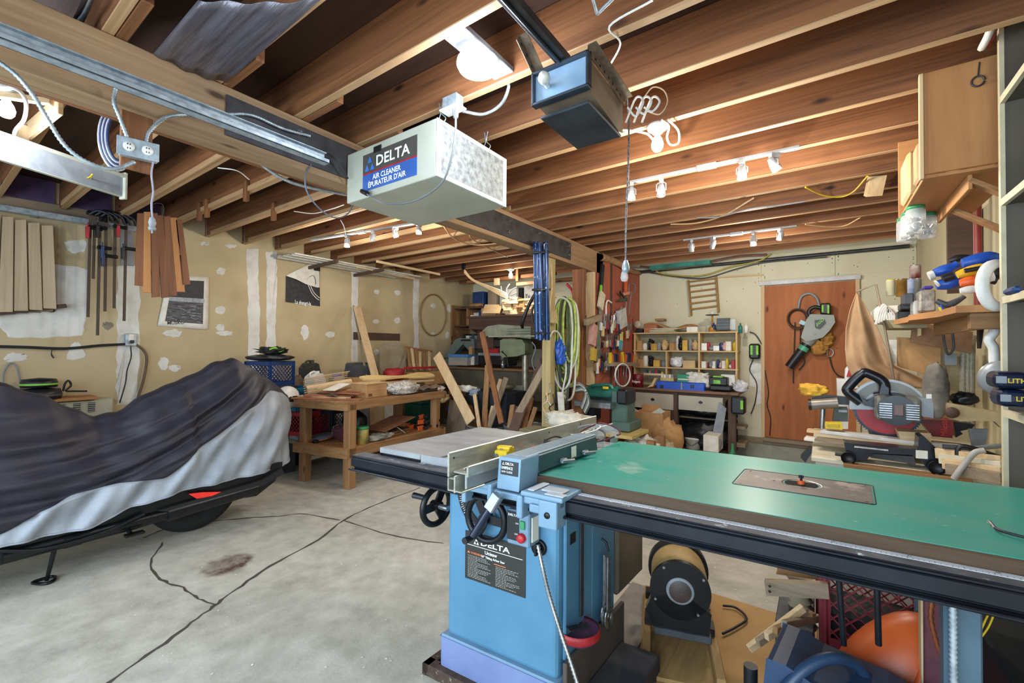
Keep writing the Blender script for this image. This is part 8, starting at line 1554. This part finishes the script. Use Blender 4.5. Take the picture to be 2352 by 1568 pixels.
# shelf unit
UC = mat('shelf_unit_brown', '#5d564c', .7, c2='#4f493f', scale=3, bump=.05); UE = mat('cream_edge', '#cfc6aa', .6, c2='#bcb294', bump=.03)
t = thing('shelf_unit', 'tall grey-brown shelf unit with cream edges at the right border', 'shelf unit', (.75, 2.2, 0)); xu = .585
MB().box(xu+.014, .868, 2.535, 2.555, .0, 2.84).build('end_panel', UC, t); MB().box(xu, xu+.014, 2.533, 2.557, .0, 2.84).build('edge_strip', UE, t)
for z in (2.42, 2.01, 1.62, 1.175): MB().box(xu+.014, .868, 1.3, 2.534, z-.022, z).build('shelf', UC, t); MB().box(xu, xu+.014, 1.3, 2.532, z-.026, z+.002).build('edge_strip', UE, t)
MB().box(.855, .868, 1.3, 2.53, .95, 2.8).build('back_panel', UC, t)
pb('jar', (2325, 2350, 655, 672), 2.2, .1, DBLUE, 'dark blue tool case edge on the shelf unit', 'case', bev=.008); lump((.66, 2.2, 1.622), (.05, .06, .05), 121, .2).build('white_rag', CLOTHW, label='white rag on the third shelf of the shelf unit', cat='rag')
NB = mat('battery_navy', '#0f1a36', .3, bump=.03)
for k, (y0, y1, x0) in enumerate(((855, 892, 2284), (897, 934, 2294))):
    Yb = 2.28; a_, b_ = aY(x0, y1, Yb), aY(2372, y0, Yb); t = thing('tool_battery', ['navy tool battery with yellow lettering, upper one on the shelf unit', 'navy tool battery with yellow lettering, lower one on the shelf unit'][k], 'battery', a_)
    MB().box(a_.x, b_.x, Yb, Yb+.12, a_.z, b_.z).build('battery_case', NB, t, bev=.022, seg=3); text('lettering', 'LITHIUM', aY(2314 if k == 0 else 2333, y0+24, Yb-.001), (1, 0, 0), (0, 0, 1), .016, YEL, t, bold=True)
    MB().box(a_.x+.004, a_.x+.03, Yb-.002, Yb, a_.z+.02, a_.z+.045).build('grey_plate', GREYP, t)
# ================================================================ UNDER THE GREEN TABLE
def floorpoly(px, z, t_, name, mt, lab, cat): return MB().slab([aZ(x, y, z) for x, y in px][::-1], t_).build(name, mt, label=lab, cat=cat, bev=.002)
floorpoly([(1425, 1415), (1470, 1340), (1545, 1345), (1800, 1445), (1760, 1640), (1350, 1640)], .012, .010, 'plywood_sheet', PLYX, 'tan plywood sheet lying on the floor under the green table', 'board') if False else MB().box(-.80, -.02, 1.75, 2.72, .001, .013).build('plywood_sheet', mat('tan_sheet', '#b08c58', .8, c2='#99774a', scale=3, bump=.05), label='tan plywood sheet lying on the floor under the green table', cat='board', bev=.002)
MB().box(-.92, -.70, 1.95, 2.55, .0135, .022).build('grey_card', mat('grey_card', '#8a857f', .8, bump=.03), label='grey card half under the plywood sheet beside the saw', cat='card')
t = thing('blower_fan', 'black squirrel-cage blower with a tan drum on a wooden base under the table', 'blower', (-.57, 2.2, .02))
WB_ = wood('base_wood', '#a58555', '#7d6038', 'y', knots=False); FK = mat('fan_black', '#16181c', .35, .2, bump=.05)
with at((-.56, 2.18, .014), rz=.30):
    MB().box(-.17, .17, -.30, .34, 0, .018).build('base_board', WB_, t, bev=.002)
    for x in (-.16, .13): MB().box(x, x+.035, -.30, .34, .018, .065).build('base_rail', WB_, t, bev=.003)
    MB().box(-.155, .155, -.03, .05, .066, .10).build('cross_rail', BLACK, t, bev=.003); MB().box(-.155, .155, .20, .26, .066, .10).build('cross_rail', FK, t, bev=.003)
    MB().cyl((-.0, -.10, .30), (0, .08, .30), .125, n=36).build('tan_drum', mat('tan_drum', '#b59a6a', .6, .1, c2='#98804f', bump=.03), t)
    MB().cyl((0, -.125, .30), (0, -.10, .30), .13, n=36).build('front_plate', FK, t); MB().cyl((0, .08, .30), (0, .12, .30), .14, n=36).build('rear_plate', FK, t)
    MB().lathe((0, -.126, .30), [(0, .012), (.03, .012), (.05, .004), (.058, .004), (.06, 0)], 28, (0, -1, 0)).build('hub_ring', GREYP, t); MB().lathe((0, -.13, .30), [(0, .012), (.02, .014), (.048, .004)], 24, (0, -1, 0)).build('hub', mat('hub_brown', '#4a3d38', .5, bump=0), t)
    MB().prism([(-.10, .10), (.12, .10), (.13, .22), (.0, .30), (-.125, .25), (-.15, .19)], .085, .125, (0, 0, 0), (1, 0, 0), (0, 0, 1)).build('foot_casting', FK, t, bev=.006)
    MB().box(-.11, .13, -.14, .1, .095, .125).build('foot_plate', DGREY, t, bev=.004)
    for a in (.6, 2.2, 3.6, 5.4): MB().cyl((.118*math.cos(a), -.13, .30+.118*math.sin(a)), (.118*math.cos(a), -.122, .30+.118*math.sin(a)), .006, n=8).build('screw', STEEL, t)
cable([aZ(x, y, .03) for x, y in [(1660, 1390), (1690, 1395), (1715, 1420), (1690, 1440), (1660, 1455)]], .006, 'black cord looping right of the blower', BLACK, 'cord')
def pl2(px, Y, th, mt, lab, nm='offcut_board'): return pris(px, Y, 0, th, nm, mt, label=lab, cat='board', bev=.003)
pl2([(1755, 1334), (1902, 1341), (1905, 1376), (1760, 1368)], 2.2, .03, GX, 'grey-brown board with nail holes, lower one under the table'); pl2([(1800, 1288), (1905, 1310), (1905, 1335), (1782, 1318)], 2.35, .10, BX_, 'tan board behind the grey-brown one under the table')
for y in (1346, 1358): MB().lathe(aY(1768, y, 2.168), [(0, .0), (.006, 0)], 10, (0, -1, 0)).build('nail_hole', BLACK, label='dark nail hole in the lower board under the table', cat='hole', group='nail holes')
rib([aY(x, y, 2.45) for x, y in [(1835, 1325), (1838, 1360), (1838, 1400), (1850, 1440)]], .055, 'wide ribbed tan hose standing behind the boards under the table', mat('ribbed_tan', '#a3977c', .6, bump=.05), 'ribbed_hose', 'hose', pitch=.03)
MB().box(-.17, -.03, 2.25, 2.6, .014, .22).build('dark_crate_box', DGREY, label='dark box behind the boards under the table', cat='box', bev=.004)
for k in range(5): MB().plank(aY(1720+20*k, 1490-14*k, 2.0), aY(1845+8*k, 1395+6*k, 2.15+.03*k), .03, .02, (0, 0, 1)).build('thin_strip', [PX, GX, PX, BX_, GX][k], label='thin wood strip in the bundle left of the black vacuum', cat='strip', group='thin strips under the table', bev=.002)
crate((.17, 2.38, .18), (.34, .26, .36), .05, mat('maroon_crate', '#7a2833', .5, c2='#631f29', bump=.03), 'maroon lattice crate behind the orange hard hat', lat=.034)
MB().box(.01, .33, 2.27, 2.49, .19, .33).build('crate_contents', BLACK, label='dark things packed inside the maroon crate', cat='contents', bev=.02); MB().box(.0, .34, 2.24, 2.52, 0, .178).build('lower_crate', mat('maroon_crate2', '#6d1f30', .5, bump=.03), label='maroon box under the maroon crate', cat='box', bev=.006)
t = thing('orange_hard_hat', 'big orange domed hood with a raised ridge under the green table', 'hood', (.17, 2.12, .014)); OH = mat('hard_hat_orange', '#cf5f28', .38, c2='#b85020', scale=4, bump=.03)
with at((.18, 2.05, .10), ry=.35, rx=-.15):
    MB().sphere((0, 0, 0), (.19, .15, .40), 32, 18).build('dome', OH, t); MB().tube(cr([(-.0, -.06, .38), (.0, -.02, .405), (.0, .05, .38)], 5), .016, 8).tube(cr([(0.0, -.145, .0), (0, -.13, .2), (0, -.05, .385)], 6), .012, 8).build('ridge', OH, t)
t = thing('shop_vacuum', 'navy black dust extractor with hose and cooling fins under the rail', 'vacuum', (0, 1.72, 0)); VK = mat('vac_navy', '#2a4160', .4, c2='#1c2d45', scale=5, bump=.05)
with at((0.02, 1.76, -.055), rz=-.12):
    MB().prism([(-.17, .0), (.26, .0), (.26, .39), (.14, .43), (-.03, .44), (-.10, .46), (-.155, .46), (-.17, .30)], -.12, .13, (0, 0, 0), (1, 0, 0), (0, 0, 1)).build('vac_body', VK, t, bev=.018, seg=2)
    MB().prism([(-.10, .34), (.17, .31), (.17, .39), (-.02, .41)], .13, .16, (0, 0, 0), (1, 0, 0), (0, 0, 1)).build('front_panel', mat('vac_blue', '#25354f', .4, bump=.03), t, bev=.01)
    for k in range(6): MB().box(.115, .21, -.14, .10, .355-.03*k, .368-.03*k).build('cooling_fin', BLACK, t, bev=.002)
    MB().box(.03, .07, -.1625, -.16, .33, .385).build('rating_label', PAPER, t)
    MB().tube(cr([(-.19, -.20, .10), (-.14, -.18, .30), (-.07, -.12, .44), (.0, -.05, .49), (.06, .02, .465), (.09, .05, .42)], 7), .018, 10).build('hose', VK, t); MB().cyl((-.22, -.05, .25), (-.22, -.05, .36), .022).build('hose_port', BLACK, t)
for k, (x, x2) in enumerate(((1922, 1938), (2012, 2018))): a_ = aY(x, 1300, 1.80); b_ = aY(x2, 1480, 1.85); MB().cyl(a_+Vector((0, 0, .05)), b_, .009).build('black_rod', BLACK, label=['thin black rod hanging under the table in front of the crate, left one', 'thin black rod hanging under the table in front of the crate, right one'][k], cat='rod')
pris([(2116, 1352), (2180, 1356), (2180, 1600), (2120, 1600)], 1.95, 0, .03, 'maroon_panel', mat('maroon_ply', '#6b3540', .6, c2='#54303a', bump=.05), label='maroon panel with a pale edge standing beside the slate table leg', cat='panel'); pris([(2114, 1352), (2120, 1352), (2121, 1600), (2117, 1600)], 1.94, 0, .045, 'pale_edge', PZ, label='pale edge strip of the maroon panel', cat='strip')
rib([aY(x, y, 1.88) for x, y in [(2125, 1360), (2140, 1375), (2138, 1420), (2152, 1480), (2165, 1510)]], .008, 'copper coloured spring cable in front of the maroon panel', mat('copper', '#a05a3c', .4, .5, bump=0), 'spring_cable', 'cable', pitch=.02)
rib([SAW @ Vector((sL(2190, 1500, 1, .04).x, .04, z)) for z in (.85, .6, .3, .05)], .009, 'grey armored cable running down the slate table leg', GALV)
cable([aY(x, y, 1.7) for x, y in [(2285, 1385), (2265, 1420), (2245, 1470), (2270, 1440), (2290, 1390)]], .0022, 'thin yellow-green wire hanging under the right end of the table', YEL, 'wire', name='thin_wire')
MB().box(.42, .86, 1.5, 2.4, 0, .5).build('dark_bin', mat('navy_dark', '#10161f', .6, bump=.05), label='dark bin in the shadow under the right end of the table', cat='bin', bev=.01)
# ================================================================ names and labels: every look-alike gets its place in its row or stack
ORD = 'first second third fourth fifth sixth seventh eighth ninth tenth eleventh twelfth'.split()
REN = dict(power_cord='power_flex', plug_cord='plug_flex', orange_knob='orange_plug', slatted_chair_back='slatted_fan', cedar_chair_back='cedar_fan', looped_cord='cord_loop', pot_lid='round_disc', shelf_hinge='long_hinge_strip',
           leaning_panel='leaning_sheet', storage_trunk='storage_chest', clipped_panel='clipped_board', upright_slat='upright_stick', tangled_cord='tangled_cable', red_handle='red_hook', stacked_slat='standing_board', tool_handle='screwdriver',
           grey_panel='grey_sheet', saw_base='saw_stand', black_clamp_body='black_tool', saw_arm='beige_lever', cardboard_panel='cardboard_sheet', maroon_panel='maroon_board', panel_piece='thin_sheet')
tops = [o for o in col.objects if o.parent is None and o.get('label')]
by = {}
for o in tops:
    st = o.name.split('.')[0]
    if st in REN: o.name = REN[st]
    by.setdefault(o['label'], []).append(o)
def scr(o):
    v = Vector(o['_o'])-CAM; return v.dot(_r)/max(.05, v.dot(_f))
for lab, os_ in by.items():
    n = len(os_)
    if n < 2 or any(w_ in lab for w_ in ('hose', 'tangle', 'twisted', 'rope')): continue
    if n > 12:
        os_.sort(key=lambda o: o['_o'][2]); rows = [os_[i:i+8] for i in range(0, n, 8)]
        for i, r_ in enumerate(rows):
            r_.sort(key=scr)
            for j, o in enumerate(r_): o['label'] = 'wood offcut on the shelf, %s from the left in the %s layer up' % (ORD[j], ORD[i])
        continue
    zs_ = [o['_o'][2] for o in os_]; xs2 = [scr(o) for o in os_]; stack = max(zs_)-min(zs_) > (max(xs2)-min(xs2))*2
    os_.sort(key=(lambda o: o['_o'][2]) if stack else scr)
    for j, o in enumerate(os_): o['label'] = lab+', '+ORD[j]+(' from the bottom' if stack else ' from the left')
